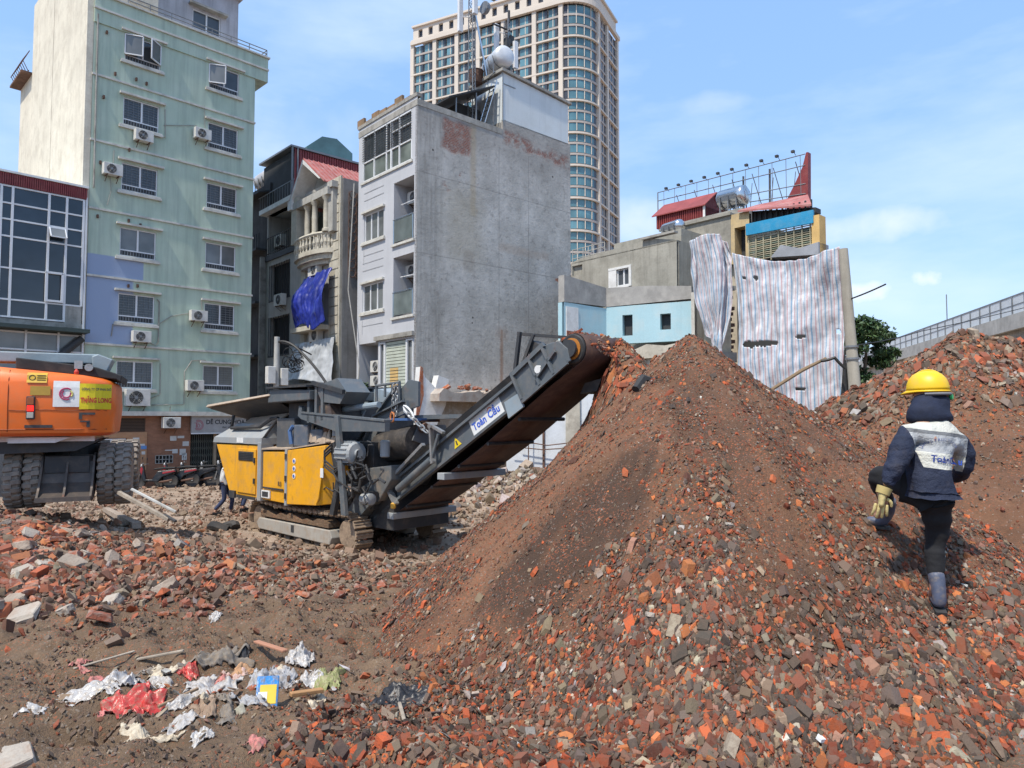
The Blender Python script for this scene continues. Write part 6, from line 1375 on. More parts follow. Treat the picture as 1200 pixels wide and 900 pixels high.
m = MB(); m.poly([(-3.4, .05, 2.3), (-2.6, .05, 2.3), (-2.6, .05, 3.0), (-3.4, .05, 3.0)], (0, 2.2, 0)); m.build('grey_box', paint('flat_grey', (.085, .09, .095), damt=.3), CR, bevel=.02)
m = MB(); m.poly([(-3.8, Y0 - .02, 2.24), (-2.54, Y0 - .02, 2.28), (-1.0, Y0 - .02, 2.46), (-1.0, .55, 2.50), (-3.8, .55, 2.32)], (0, 0, .03)); m.build('dusty_lid', M_DUSTY, CR)
# feed hopper with folded wings
m = MB(); m.poly([(-6.63, -.25, 3.30), (-3.22, -.25, 3.53), (-3.22, -.2, 3.58), (-6.63, -.2, 3.36)], (0, .9, -.28)); m.build('hopper_wing', M_DUSTY, CR)
m = MB(); m.poly([(-6.5, -.2, 3.27), (-3.22, -.2, 3.50), (-3.3, .6, 3.1), (-5.7, .6, 2.95)], (0, .04, -.03)); m.build('hopper_wing_underside', M_DK, CR)
m = MB(); m.box(-6.1, -3.2, .62, 2.2, 2.7, 3.3); m.poly([(-6.5, 2.3, 3.0), (-3.2, 2.3, 3.1), (-3.2, 2.75, 3.65), (-6.6, 2.75, 3.45)], (0, .05, .02)); m.build('hopper_body', M_DK, CR)
m = MB(); m.poly([(-3.35, -.22, 3.36), (-1.5, -.22, 3.40), (-1.5, -.22, 3.62), (-3.25, -.22, 3.68)], (0, 2.5, 0)); m.build('hopper_front', M_GP, CR, bevel=.02)
m = MB(); m.box(-3.3, -1.5, -.3, 2.5, 3.69, 3.73); m.build('hopper_rim', M_DK, CR)
m = MB(); m.box(-3.1, -1.0, .2, 2.3, 2.4, 3.35); m.build('jaw_housing', M_DK, CR)
m = MB(); m.box(-2.5, -1.9, -.02, .18, 2.35, 2.85); m.box(-1.9, -1.4, .05, .3, 2.4, 2.75); m.build('engine_block', [paint('engine_blue_grey', (.10, .12, .15), damt=.5)], CR, bevel=.03)
m = MB(); m.tube([(-2.55, -.03, 2.4), (-2.6, -.05, 2.7), (-2.5, -.02, 2.82)], .05, 7); m.build('blue_hose', mk('blue_hose', (.08, .16, .34), .5), CR)
rg = random.Random(9); m = MB()
for k in range(7): x = -2.2 + k * .18; m.poly([(x, .02, 2.45), (x + .25, .02, 2.48), (x + .2 + rg.uniform(-.1, .1), .1, 2.8 + rg.uniform(-.1, .1))], (0, .04, 0))
m.build('debris', M_DUSTY, CR)
for (x, z0, z1) in ((-1.75, 2.9, 3.7), (-1.45, 2.9, 3.72), (-1.2, 2.95, 3.72)): m = MB(); m.box(x, x + .09, -.12, .02, z0, z1); m.build('hopper_strut', M_GP, CR)
m = MB(); m.poly([(-1.45, -.1, 3.7), (-.6, -.1, 3.85), (-.25, -.1, 3.55), (-.5, -.1, 3.3), (-1.2, -.1, 3.35)], (0, .6, 0)); m.build('dark_bracket', M_GP, CR)
m = MB(); m.bar((-1.5, -.14, 3.78), (-.3, -.14, 3.55), .07, .09); m.build('slanted_rail', M_DK, CR)
# main beam and pale hopper plates behind
m = MB(); m.poly([(-2.10, -.12, 3.28), (-1.98, -.12, 3.24), (-1.98, -.12, 3.10), (1.1, -.12, 2.92), (1.1, -.12, 2.74), (-.6, -.12, 2.72), (-2.0, -.12, 2.98), (-2.14, -.12, 3.05)], (0, .12, 0)); m.poly([(-2.0, -.14, 3.11), (1.1, -.14, 2.93), (1.1, -.14, 2.97), (-2.0, -.14, 3.15)], (0, .2, 0)); m.build('main_beam', M_GP, CR)
m = MB(); m.poly([(-2.9, 1.5, 3.45), (-.9, 1.5, 3.36), (-.7, 1.5, 3.55), (-1.3, 1.5, 3.68), (-2.95, 1.5, 3.72)], (0, .6, .05)); m.poly([(-2.3, .8, 3.0), (-1.0, .8, 3.02), (-.75, .8, 3.36), (-2.2, .8, 3.42)], (0, .05, 0)); m.build('pale_hopper_plate', M_BG, CR)
m = MB(); m.tube([(-1.9, .3, 3.12), (-.9, .35, 3.2), (.2, .4, 3.28)], .07, 10); m.build('pipe', M_BG, CR)
m = MB(); m.poly([(-1.5, -.06, 3.25), (-.95, -.06, 3.32), (-.8, -.06, 2.95), (-1.35, -.06, 2.9)], (0, .25, 0)); m.build('square_duct', paint('duct_brown', (.07, .05, .045), damt=.6), CR)
m = MB(); m.poly([(-.56, -.2, 3.05), (-.42, -.2, 3.05), (-.1, -.2, 1.0), (-.26, -.2, 1.0)], (0, .09, 0)); m.build('support_leg', M_GP, CR, bevel=.01)
m = MB(); m.poly([(-.85, -.1, 2.4), (-.7, -.1, 2.5), (-.45, -.1, 1.7), (-.7, -.1, .95), (-.85, -.1, .95), (-.62, -.1, 1.7)], (0, .1, 0)); m.build('support_leg', M_DK, CR)
# electric motor with ribs
m = MB(); m.lathe([(.21, 0), (.24, .04), (.24, .5), (.21, .54), (.09, .56), (.09, .62)], (-.55, .02, 2.27), 'x', 20)
for k in range(16): a = k * math.pi / 8; m.bar((-.5, .02 + .25 * math.cos(a), 2.27 + .25 * math.sin(a)), (-.08, .02 + .25 * math.cos(a), 2.27 + .25 * math.sin(a)), .03, .02)
m.build('electric_motor', M_LG, CR)
m = MB()
for dz in (0, .07, .13): m.tube([(-.75, -.12, 2.45 - dz), (-.9, -.2, 2.3 - dz), (-.88, -.2, 2.1 - dz), (-.6, -.15, 1.95 - dz), (-.4, -.1, 2.0)], .022, 6)
m.tube([(-.6, -.2, 1.9), (-.3, -.25, 1.7), (-.1, -.1, 1.55), (.2, 0, 1.6)], .02, 6); m.tube([(-.2, -.1, 1.9), (.05, -.15, 1.75), (0, -.1, 1.4), (-.3, -.05, 1.2)], .025, 6); m.build('hydraulic_hose', M_BLACK, CR)
rg = random.Random(12)
m = MB()
for k in range(16): x, y, z = rg.uniform(-.8, .3), rg.uniform(-.05, .3), rg.uniform(1.2, 2.1); s_ = rg.uniform(.06, .16); m.box(x, x + s_, y, y + s_, z, z + s_ * rg.uniform(.5, 1.4))
m.box(-.7, .1, .35, 1.8, 1.1, 2.5); m.build('machinery_block', M_DK, CR, bevel=.01)
rg = random.Random(31)
for k in range(14):
    m = MB(); x, z = rg.uniform(-.8, .5), rg.uniform(1.5, 2.7); P = [Vector((x, -.05, z))]
    for j in range(5): P.append(P[-1] + Vector((rg.uniform(-.2, .25), rg.uniform(-.06, .06), rg.uniform(-.25, .15))))
    m.tube(P, rg.choice([.014, .02, .03]), 6); m.build('hose', rg.choice([M_BLACK, M_DK, M_BLACK]), CR)
for (x, y, z, r_, L_) in ((.1, .1, 1.35, .12, .3), (-.35, .2, 1.5, .09, .4), (.55, .3, 2.2, .1, .35), (-.9, .1, 2.6, .1, .3), (-1.3, .15, 2.7, .12, .25)): m = MB(); m.lathe([(r_ * .7, 0), (r_, .02), (r_, L_ - .02), (r_ * .6, L_)], (x, y, z), 'x' if z < 2 else 'z', 14); m.build('cylinder_housing', rg.choice([M_LG, M_DK, M_RUST]), CR, smooth='auto')
m = MB(); m.poly([(-.05, .3, 1.95), (.75, .3, 2.05), (.75, .3, 1.75), (.35, .3, 1.3), (.1, .3, 1.25)], (0, 1.1, 0)); m.build('discharge_chute', paint('chute_grey', (.13, .135, .135), damt=.7), CR, bevel=.02)
m = MB(); m.poly([(-.75, .25, .95), (-.2, .25, 1.55), (.25, .25, 1.75), (.3, .25, 1.35), (-.35, .25, .85)], (0, 1.2, 0)); m.build('tail_guard', M_GP, CR)
# conveyor
cs_, sn_ = .868, .497
def cv(l, h, y): return (-.57 + cs_ * l - sn_ * h, y, .62 + sn_ * l + cs_ * h)
m = MB(); m.poly([cv(0, 0, .58), cv(5.7, 0, .58), cv(5.7, .40, .58), cv(0, .40, .58)], (0, .05, 0)); m.poly([cv(0, .36, .50), cv(5.7, .36, .50), cv(5.7, .41, .50), cv(0, .41, .50)], (0, .1, 0)); m.poly([cv(0, -.02, .50), cv(5.3, -.02, .50), cv(5.3, .03, .50), cv(0, .03, .50)], (0, .1, 0))
m.build('side_girder', M_GP, CR)
m = MB(); m.poly([cv(0, 0, 1.90), cv(5.9, 0, 1.90), cv(5.9, .42, 1.90), cv(0, .42, 1.90)], (0, .05, 0)); m.build('side_girder', M_GP, CR)
m = MB(); m.poly([cv(0, .41, .60), cv(5.5, .41, .60), cv(5.6, .55, .55), cv(0, .55, .55)], (0, .03, 0)); m.poly([cv(0, .41, 1.88), cv(5.5, .41, 1.88), cv(5.6, .75, 2.0), cv(3.2, .75, 2.0), cv(3.0, .55, 1.95), cv(0, .55, 1.95)], (0, .03, 0)); m.build('rubber_skirt', M_BLACK, CR)
m = MB(); m.poly([cv(5.45, -.06, .49), cv(6.66, .0, .49), cv(6.72, .20, .49), cv(6.62, .42, .49), cv(6.35, .52, .49), cv(5.45, .46, .49)], (0, .05, 0)); m.build('head_plate', M_GP, CR, bevel=.01)
m = MB()
for l in (5.48, 5.95, 6.3): m.bar(cv(l, -.02, .46), cv(l, .48, .46), .07, .05)
m.bar(cv(5.45, .47, .46), cv(6.35, .53, .46), .05, .08); m.bar(cv(5.45, -.05, .46), cv(6.62, .0, .46), .05, .08); m.bar(cv(5.9, .12, .45), cv(6.5, .30, .45), .05, .06); m.build('head_ribs', M_GP, CR)
m = MB(); m.poly([cv(5.02, -.14, .47), cv(5.42, -.14, .47), cv(5.48, .12, .47), cv(5.07, .16, .47)], (0, .04, 0)); m.build('hinge_plate', M_BG, CR)
m = MB(); m.lathe([(.07, 0), (.07, .05)], cv(6.05, .22, .42), 'y', 10); m.build('tension_bolt', M_WHITE, CR)
# drum and belt
dc = Vector(cv(6.72, .20, 0)); rd = .27
m = MB(); m.lathe([(rd - .04, 0), (rd - .02, .02), (rd - .02, 1.26), (rd - .04, 1.28)], (dc.x, .61, dc.z), 'y', 32); m.build('head_drum', M_BLACK, CR, smooth='auto')
m = MB(); m.lathe([(rd - .09, 0), (rd - .09, .02)], (dc.x, .585, dc.z), 'y', 24); m.build('drum_face', mk('drum_orange', (.50, .19, .03), .6, var=.2), CR)
m = MB(); m.lathe([(.15, 0), (.15, .05), (.08, .06), (.08, .1)], (dc.x, .50, dc.z), 'y', 18); m.build('bearing', M_DK, CR)
pr_ = []
th0 = math.atan2(sn_, cs_)
lo0 = cv(0.2, .20 - rd - .08, 0); pr_.append((lo0[0], lo0[2])); 
for l in (2, 4, 6.0): q = cv(l, .20 - rd - (.12 if l < 6 else 0), 0); pr_.append((q[0], q[2]))
for k in range(13): a = th0 - math.pi / 2 + math.pi * k / 12; pr_.append((dc.x + rd * math.cos(a), dc.z + rd * math.sin(a)))
for l in (6.0, 4, 2, 0.2): q = cv(l, .20 + rd, 0); pr_.append((q[0], q[2]))
m = MB(); N = len(pr_)
vo = [(x, .66, z) for x, z in pr_] + [(x, 1.92, z) for x, z in pr_]
m.add(vo, [(i, i + 1, N + i + 1, N + i) for i in range(N - 1)]); o = m.build('conveyor_belt', M_BELT, CR, smooth='auto'); md = o.modifiers.new('thick', 'SOLIDIFY'); md.thickness = .015
m = MB()
for l in (.6, 1.5, 2.4, 3.3, 4.2, 5.1): q = cv(l, -.2, 0); m.tube([(q[0], .64, q[2]), (q[0], 1.88, q[2])], .035, 8)
m.build('return_roller', M_DK, CR)
for l, xx in ((2.95, 2.15), (1.15, 2.2)): m = MB(); q = cv(l, -.22, 0); m.box(q[0] - .1, q[0] + .1, .45, xx, q[2] - .07, q[2] + .06); m.build('cross_member', M_LG, CR, bevel=.01)
q = cv(6.3, -.15, 0); m = MB(); m.poly([(q[0], 1.2, q[2] - .02), (q[0] + .35, 1.2, q[2] + .05), (q[0] + .25, 1.2, q[2] - .16), (q[0] - .1, 1.2, q[2] - .2)], (0, .75, 0)); m.build('belt_scraper', M_DK, CR)
m = MB(); q0 = cv(5.5, .45, .5); m.bar(q0, (q0[0] + .12, .5, q0[2] + .75), .06, .06); m.bar((q0[0] + .08, .5, q0[2] + .72), (q0[0] + 1.0, 1.2, q0[2] + .62), .05, .05); m.bar((q0[0] + .1, .55, q0[2] + .1), (q0[0] + .35, .6, q0[2] + .7), .05, .05); m.poly([(q0[0] + .1, .62, q0[2]), (q0[0] + .3, .62, q0[2] + .6), (q0[0] + .75, .62, q0[2] + .35), (q0[0] + .55, .62, q0[2] + .1)], (0, .25, 0)); m.build('head_bracket', M_DK, CR)
# stickers
m = MB(); m.poly([cv(4.02, .05, .572), cv(4.92, .05, .572), cv(4.92, .36, .572), cv(4.02, .36, .572)], (0, .004, 0)); m.build('name_sticker', M_WHITE, CR)
ex = Vector((cs_, 0, sn_)); ey = Vector((-sn_, 0, cs_))
NB = mk('name_blue', (.05, .12, .55), .5, bump=0); NR = mk('name_red', (.7, .12, .03), .5, bump=0)
o3 = Vector(cv(4.07, .135, .568)); emboss_text('Toàn', .20, NB, CR, plane_M(o3, ex, ey), .005, squeeze=.92, bold=.004); emboss_text('Cầu', .20, NB, CR, plane_M(o3 + ex * .45, ex, ey), .005, squeeze=.92, bold=.004)
m = MB(); c0 = o3 + ex * .53 + ey * .11; m.tube([c0 + ex * .07 * math.cos(a) + ey * .075 * math.sin(a) for a in np.linspace(.6, 2.6, 8)], .008, 5); m.build('sticker_flame', NR, CR)
m = MB(); m.poly([cv(3.43, .10, .572), cv(3.65, .10, .572), cv(3.54, .29, .572)], (0, .004, 0)); m.build('warning_triangle', mk('warning_yellow', (.75, .55, .02), .5, bump=0), CR); m = MB(); m.poly([cv(3.52, .13, .568), cv(3.56, .13, .568), cv(3.555, .22, .568), cv(3.525, .22, .568)], (0, .003, 0)); m.build('warning_mark', M_DK, CR)
# hydraulic ram and links along the conveyor
m = MB(); m.tube([cv(1.7, .12, .42), cv(2.9, .16, .42)], .075, 12); m.tube([cv(2.9, .16, .42), cv(3.3, .5, .44)], .035, 8); m.build('folding_ram', M_GP, CR, smooth='auto')
m = MB(); m.bar(cv(1.5, .42, .45), cv(2.8, .55, .45), .08, .06); m.bar(cv(2.9, .1, .43), cv(3.2, .75, .43), .1, .05); m.bar(cv(3.2, .75, .43), cv(3.45, .45, .43), .08, .05); m.bar(cv(1.35, .42, .45), cv(1.45, -.1, .45), .12, .06); m.lathe([(.05, -.03), (.05, .06)], cv(2.92, .12, .4), 'y', 10); m.lathe([(.05, -.03), (.05, .06)], cv(3.2, .73, .4), 'y', 10); m.build('fold_link', M_CHROME, CR)
m = MB(); m.lathe([(.04, 0), (.055, .02), (.055, .1), (.03, .12)], cv(1.38, -.16, .40), 'z', 10); m.build('grease_cap', mk('cap_amber', (.7, .38, .05), .5, bump=0), CR)
m = MB(); m.lathe([(.035, 0), (.05, .03), (.05, .12), (.02, .16)], (-.12, .3, .36), 'z', 10); m.build('hanging_plug', mk('plug_orange', (.6, .25, .15), .5, bump=0), CR)
# overband magnet
m = MB(); pr2 = [(1.55, 2.78), (.80, 2.82)] + [(.80 - .34 * math.sin(a), 2.48 + .34 * math.cos(a)) for a in np.linspace(.1, math.pi - .1, 12)] + [(1.55, 2.15), (1.7, 2.45)]
m.add([(-.2, y, z - .12) for y, z in pr2] + [(1.0, y, z + .06) for y, z in pr2], [(i, (i + 1) % len(pr2), len(pr2) + (i + 1) % len(pr2), len(pr2) + i) for i in range(len(pr2))] + [tuple(range(len(pr2))), tuple(range(2 * len(pr2) - 1, len(pr2) - 1, -1))]); mg = m.build('overband_magnet', mk('magnet_belt', (.05, .045, .042), .5, var=.3, vs=3, dirt=(.18, .15, .12), damt=.5), CR, smooth='auto')
m = MB(); m.poly([(1.01, .62, 2.55), (1.01, .78, 2.86), (1.01, 1.5, 2.86), (1.01, 1.62, 2.62), (1.01, 1.4, 2.52), (1.01, .95, 2.45)], (.03, 0, 0)); m.build('end_plate', paint('plate_grey_rust', (.13, .14, .15), damt=.3, rust=.9), mg)
m = MB(); m.lathe([(.1, 0), (.12, .04), (.08, .14)], (1.04, .85, 2.82), 'x', 12); m.box(1.0, 1.15, .75, 1.25, 2.92, 2.98); m.build('magnet_motor', M_RUST, mg)
m = MB(); m.box(.35, 1.15, .55, 1.15, 2.95, 3.0); m.build('blue_bracket', mk('bracket_blue', (.06, .13, .3), .6), mg)
for (p, q) in (((-.95, .8, 2.40), (.45, .8, 3.58)), ((-.72, .62, 1.95), (-.1, .62, 2.95)), ((-.1, .62, 2.95), (.9, .62, 3.25))):
    m = MB(); m.bar(p, q, .07, .24); m.bar(Vector(p) + Vector((-.06, -.05, .1)), Vector(q) + Vector((-.06, -.05, .1)), .16, .03); m.build('inclined_channel', M_GP, CR)
m = MB(); m.poly([(.45, .75, 3.1), (1.05, .75, 3.25), (1.05, .75, 3.75), (.75, .75, 3.8), (.45, .75, 3.6)], (0, .06, 0)); m.tube([(-.3, .7, 3.35), (-.3, .7, 3.7), (.5, .7, 3.75), (.5, .7, 3.3)], .035, 7); m.tube([(0, .7, 3.45), (0, .7, 3.72)], .03, 6); m.tube([(.25, .7, 3.5), (.25, .7, 3.74)], .03, 6); m.build('lifting_frame', M_GP, CR)
def chain(a, b_, n, mat, name='chain'):
    m = MB(); a = Vector(a); b_ = Vector(b_); d = (b_ - a).normalized(); u = d.cross(Vector((0, 1, 0))).normalized(); v = d.cross(u); L = (b_ - a).length / n
    for k in range(n):
        c = a + d * L * (k + .5); w_ = u if k % 2 else v
        m.tube([c + d * L * .72 * math.cos(t) + w_ * L * .38 * math.sin(t) for t in np.linspace(0, 2 * math.pi, 11)], L * .13, 5, caps=False)
    m.build(name, mat, CR)
chain((.50, .55, 3.70), (.46, .55, 3.10), 8, M_CHROME); chain((.62, .55, 3.70), (.58, .55, 3.05), 8, M_CHROME); chain((1.0, .45, 3.15), (1.7, .45, 2.72), 7, M_CHROME)
m = MB(); m.tube([Vector((.46, .55, 3.02)) + Vector((.06 * math.cos(t), 0, .1 * math.sin(t))) for t in np.linspace(0, 6.28, 12)], .022, 6); m.build('shackle', mk('shackle_orange', (.5, .17, .05), .6), CR)
m = MB(); m.tube([Vector((1.12, .45, 3.12)) + Vector((.16 * math.cos(t) - .03 * math.sin(t), 0, -.12 * math.cos(t) - .05 * math.sin(t))) for t in np.linspace(0, 6.28, 14)], .022, 6); m.build('turnbuckle', M_WHITE, CR)
m = MB(); m.poly([(-.1, .9, 2.95), (2.2, .9, 3.0), (2.2, .9, 3.08), (-.1, .9, 3.05)], (0, .5, 0)); m.build('top_walkway', M_GP, CR)
m = MB(); m.poly([(1.9, 1.6, 2.9), (2.75, 1.6, 3.42), (2.75, 1.6, 3.75), (2.65, 1.6, 3.75), (1.85, 1.6, 3.15)], (0, .1, 0)); m.build('side_cover', M_GP, CR)
# rubble riding on the belt and spilling over the drum
bpy.context.view_layer.update()
CM = Matrix.Translation(CR.location) @ CR.rotation_euler.to_matrix().to_4x4()
r = np.random.RandomState(77); n = 1500
l = r.uniform(4.6, 7.2, n); yy = .75 + 1.05 * r.rand(n); h = np.where(l < 6.7, .45 + r.rand(n) * .24 * (1 - np.abs(yy - 1.28) / .75), .47 - (l - 6.7) ** 1.7 * 2.6 + r.uniform(-.10, .08, n))
P_ = np.array([list(CM @ Vector(cv(a, b_, c))) for a, b_, c in zip(l, h, yy)])
pz = {}
def surf_const(zs):
    def f(x, y): return zs if len(np.atleast_1d(x)) == len(zs) else zs
    return f
ld = stones('belt_load', P_[:, :2], np.clip(r.lognormal(-2.8, .4, n), .03, .16), [16, 12, 14, 10, 6, 4, 3, 6, 6, 1, 6], 78, None, surf_const(P_[:, 2]))
tag(ld, 'red brick rubble riding off the raised end of the conveyor', 'rubble', kind='stuff')
# ---------------------------------------------------------------- wheeled excavator (left edge)
EX = thing('wheeled_excavator', 'orange wheeled excavator seen from behind with twin tyres and a yellow company banner', 'excavator', (-9.66, 11.9, 0), R(25))
M_OR = paint('machine_orange', (.80, .155, .018), (.42, .20, .10), .22, .38)
XL = -.1
def sup(x0, x1, y0, y1, r_, n=7):
    pts = []
    for cx, cy, a0 in ((x1 - r_, y0 + r_, -90), (x1 - r_, y1 - r_, 0), (x0 + r_, y1 - r_, 90), (x0 + r_, y0 + r_, 180)):
        for k in range(n): a = R(a0 + 90 * k / (n - 1)); pts.append((cx + r_ * math.cos(a), cy + r_ * math.sin(a)))
    return pts
m = MB(); lv_ = [(2.68, .10), (2.74, .02), (3.2, -.02), (3.62, 0.0), (3.80, .05), (3.90, .14)]
base = sup(0.0, 2.62, 0.0, 2.2, .42); rings = []
N = len(base)
vs = []
for z, ins in lv_:
    for (x, y) in base:
        cx, cy = 1.31, 1.1; k = 1 - ins / 1.3; bulge = -.16 * (1 - ((x - 1.31) / 1.31) ** 2) if y < .5 else 0
        slope = -.16 * max(0, (x - .8)) if z > 3.7 else 0
        vs.append((cx + (x - cx) * k, cy + (y - cy) * k + bulge, z + slope * (z - 3.6) / .3 * .6 + (.05 * (1 - abs(x - 1.2) / 1.3) if z > 3.85 else 0)))
fs = [(i * N + k, i * N + (k + 1) % N, (i + 1) * N + (k + 1) % N, (i + 1) * N + k) for i in range(len(lv_) - 1) for k in range(N)] + [tuple(range(N - 1, -1, -1)), tuple(range((len(lv_) - 1) * N, len(lv_) * N))]
m.add(vs, fs); body = m.build('counterweight', M_OR, EX, smooth='auto')
bpy.context.view_layer.update()
bb = bmesh.new(); bb.from_mesh(body.data); bv = BVHTree.FromBMesh(bb); bb.free()
def onrear(x, z, off=.006):
    h_ = bv.ray_cast(Vector((x, -3, z)), Vector((0, 1, 0))); return Vector((x, (h_[0].y if h_[0] else 0) - off, z))
def decal(name, x0, x1, z0, z1, mat, off=.016, nx=10, nz=4, parent=None):
    m = MB()
    for i in range(nx):
        for j in range(nz):
            a, b_ = x0 + (x1 - x0) * i / nx, x0 + (x1 - x0) * (i + 1) / nx; c, d = z0 + (z1 - z0) * j / nz, z0 + (z1 - z0) * (j + 1) / nz
            m.quad(onrear(a, c, off), onrear(b_, c, off), onrear(b_, d, off), onrear(a, d, off))
    return m.build(name, mat, parent or EX, fix=False)
def text_on(s, size, x, z, mat, off=.022, squeeze=1, bold=.0, name='lettering', par=None):
    o = emboss_text(s, size, mat, par or EX, plane_M((x, 0, z), (1, 0, 0), (0, 0, 1)), .004, squeeze=squeeze, bold=bold, name=name)
    for v in o.data.vertices: q = onrear(v.co.x, v.co.z, off); v.co.y = q.y + v.co.y * .5
    return o
decal('banner_white', 1.68, 2.08, 3.20, 3.66, M_WHITE); decal('banner_yellow', 2.08, 2.56, 3.16, 3.62, mk('banner_yellow', (.78, .62, .01), .5, bump=0))
TXR = mk('banner_red', (.62, .03, .03), .5, bump=0); TXB = mk('banner_ink', (.06, .06, .10), .5, bump=0)
text_on('CÔNG TY CP PHÁ DỠ', .062, 2.11, 3.50, TXB, squeeze=.72, bold=.001); text_on('THĂNG LONG', .125, 2.10, 3.28, TXR, squeeze=.56, bold=.004)
m = MB()
for (rad, a0, a1, th, mt) in ((.10, .9, 5.2, .014, 0), (.065, 2.2, 6.6, .012, 0), (.055, -.9, 1.2, .016, 1)):
    m.tube([onrear(1.88 + rad * math.cos(a) + (.04 if mt else 0), 3.43 + rad * math.sin(a), .022) for a in np.linspace(a0, a1, 16)], th, 5, mt)
m.build('banner_emblem', [mk('emblem_red', (.45, .04, .12), .5, bump=0), mk('emblem_gold', (.7, .6, .2), .5, bump=0)], EX)
YL = mk('caution_yellow', (.62, .38, .02), .5, dirt=(.35, .2, .08), damt=.4, bump=0)
decal('caution_label', 1.28, 1.58, 3.62, 3.80, YL)
m = MB(); c = (1.36, 3.71); m.tube([onrear(c[0] + .045 * math.cos(a), c[1] + .045 * math.sin(a), .02) for a in np.linspace(0, 6.28, 12)], .006, 4)
for k in range(3): m.bar(onrear(1.43, 3.75 - k * .04, .02), onrear(1.56, 3.75 - k * .04, .02), .012, .012)
m.build('caution_print', M_DK, EX)
decal('worn_yellow_label', 1.34, 1.64, 3.40, 3.56, mk('worn_mustard', (.42, .26, .04), .6, bump=0))
m = MB(); m.box(1.29, 1.42, onrear(1.35, 3.1).y - .03, onrear(1.35, 3.1).y + .05, 2.98, 3.38); tl = m.build('tail_light', M_DK, EX, bevel=.01)
def lens(z0, z1, mat, name):
    m = MB(); y = onrear(1.35, 3.1).y - .045; m.box(1.305, 1.405, y, y + .02, z0, z1); return m.build(name, mat, tl, bevel=.008)
ln = NT('tail_red'); ln.b.inputs['Emission Color'].default_value = (1, .02, .01, 1); ln.b.inputs['Emission Strength'].default_value = 1.2; lens(3.12, 3.22, ln.fin((.6, .01, .01), .3), 'red_lens'); lens(3.23, 3.36, mk('lens_amber', (.35, .10, .03), .3, bump=0), 'amber_lens'); lens(3.0, 3.10, mk('lens_clear', (.45, .42, .36), .3, bump=0), 'clear_lens')
m = MB()
for (x0, x1, z0, z1) in ((1.27, 1.68, 2.83, 2.88), (2.10, 2.33, 3.06, 3.10), (2.08, 2.13, 2.98, 3.10), (2.2, 2.25, 2.84, 2.95), (2.1, 2.25, 2.93, 2.955)): a = onrear((x0 + x1) / 2, (z0 + z1) / 2); m.box(x0, x1, a.y - .012, a.y + .02, z0, z1)
m.build('recess_slot', M_DK, EX)
m = MB()
for r0 in (3.72, 3.56, 3.36, 3.2):
    for k in range(4): x = .55 + k * .09; p = onrear(x, r0, .004); q = onrear(x + .05, r0 + .12, .004); m.bar(p, q, .022, .01, up=(0, 1, 0))
m.build('cooling_slots', M_DK, EX)
m = MB(); p0 = [onrear(1.02, z, .002) for z in np.linspace(2.76, 3.84, 8)]; m.tube(p0, .008, 4); m.build('panel_joint', mk('joint_dark_orange', (.3, .06, .01), .6), EX)
m = MB(); m.tube([onrear(x, 3.14 + .01 * math.sin(x * 9), .003) for x in np.linspace(1.03, 2.5, 12)], .006, 4); m.build('panel_joint', bpy.data.materials['joint_dark_orange'], EX)
m = MB(); m.tube([onrear(x, 2.80, .003) for x in np.linspace(.4, 2.5, 12)], .010, 4); m.build('lower_lip', bpy.data.materials['joint_dark_orange'], EX)
# deck parts on top
m = MB(); m.poly([(1.05, .25, 3.88), (2.62, .25, 3.72), (2.70, .25, 3.66), (2.72, .25, 3.80), (2.3, .25, 3.94), (1.05, .25, 4.08)], (0, 1.6, 0)); m.build('engine_cover', M_BLACK, EX, bevel=.02)
m = MB(); m.poly([(-1.5, .5, 4.0), (2.3, .5, 4.02), (2.42, .5, 4.12), (2.3, .5, 4.2), (-1.5, .5, 4.2)], (0, .5, 0)); m.poly([(2.22, .4, 3.88), (2.45, .4, 3.86), (2.55, .4, 4.1), (2.3, .4, 4.2), (2.2, .4, 4.15)], (0, .5, 0)); m.build('boom', mk('boom_blue_grey', (.28, .34, .37), .5, .1, var=.15, dirt=(.4, .38, .33), damt=.3), EX, bevel=.02)
m = MB(); m.lathe([(.07, 0), (.07, .1)], (2.18, .2, 3.93), 'y', 14); m.box(1.95, 2.08, .2, .28, 3.9, 4.05); m.build('hydraulic_fitting', M_CHROME, EX)
m = MB(); m.lathe([(.035, 0), (.04, .04), (.015, .09)], (2.0, .1, 3.80), 'z', 10); m.build('beacon', mk('beacon_red', (.6, .06, .03), .4, bump=0), EX)
# skirt and turntable
m = MB(); m.box(.15, 2.3, .25, 2.0, 2.58, 2.68); m.build('white_skirt', M_WHITE, EX); m = MB(); m.poly([(1.0, .1, 2.56), (1.7, .1, 2.56), (1.95, .1, 2.66), (1.0, .1, 2.66)], (0, .15, 0)); m.build('skirt_bracket', M_WHITE, EX)
m = MB(); m.poly([(.0, .3, 2.6), (2.4, .3, 2.6), (2.0, .3, 2.40), (.3, .3, 2.35)], (0, 1.8, 0)); m.lathe([(.55, 2.2), (.55, 2.5)], (1.85, 1.5, 0), 'z', 24); m.build('turntable', M_DK, EX)
m = MB(); m.box(1.25, 2.45, .8, 4.0, 1.75, 2.25); m.box(.9, 2.8, .98, 1.15, 1.78, 1.95); m.box(.9, 2.8, 3.35, 3.55, 1.75, 1.95); m.box(1.5, 2.2, .5, .8, 2.0, 2.3); m.build('undercarriage', M_DK, EX)
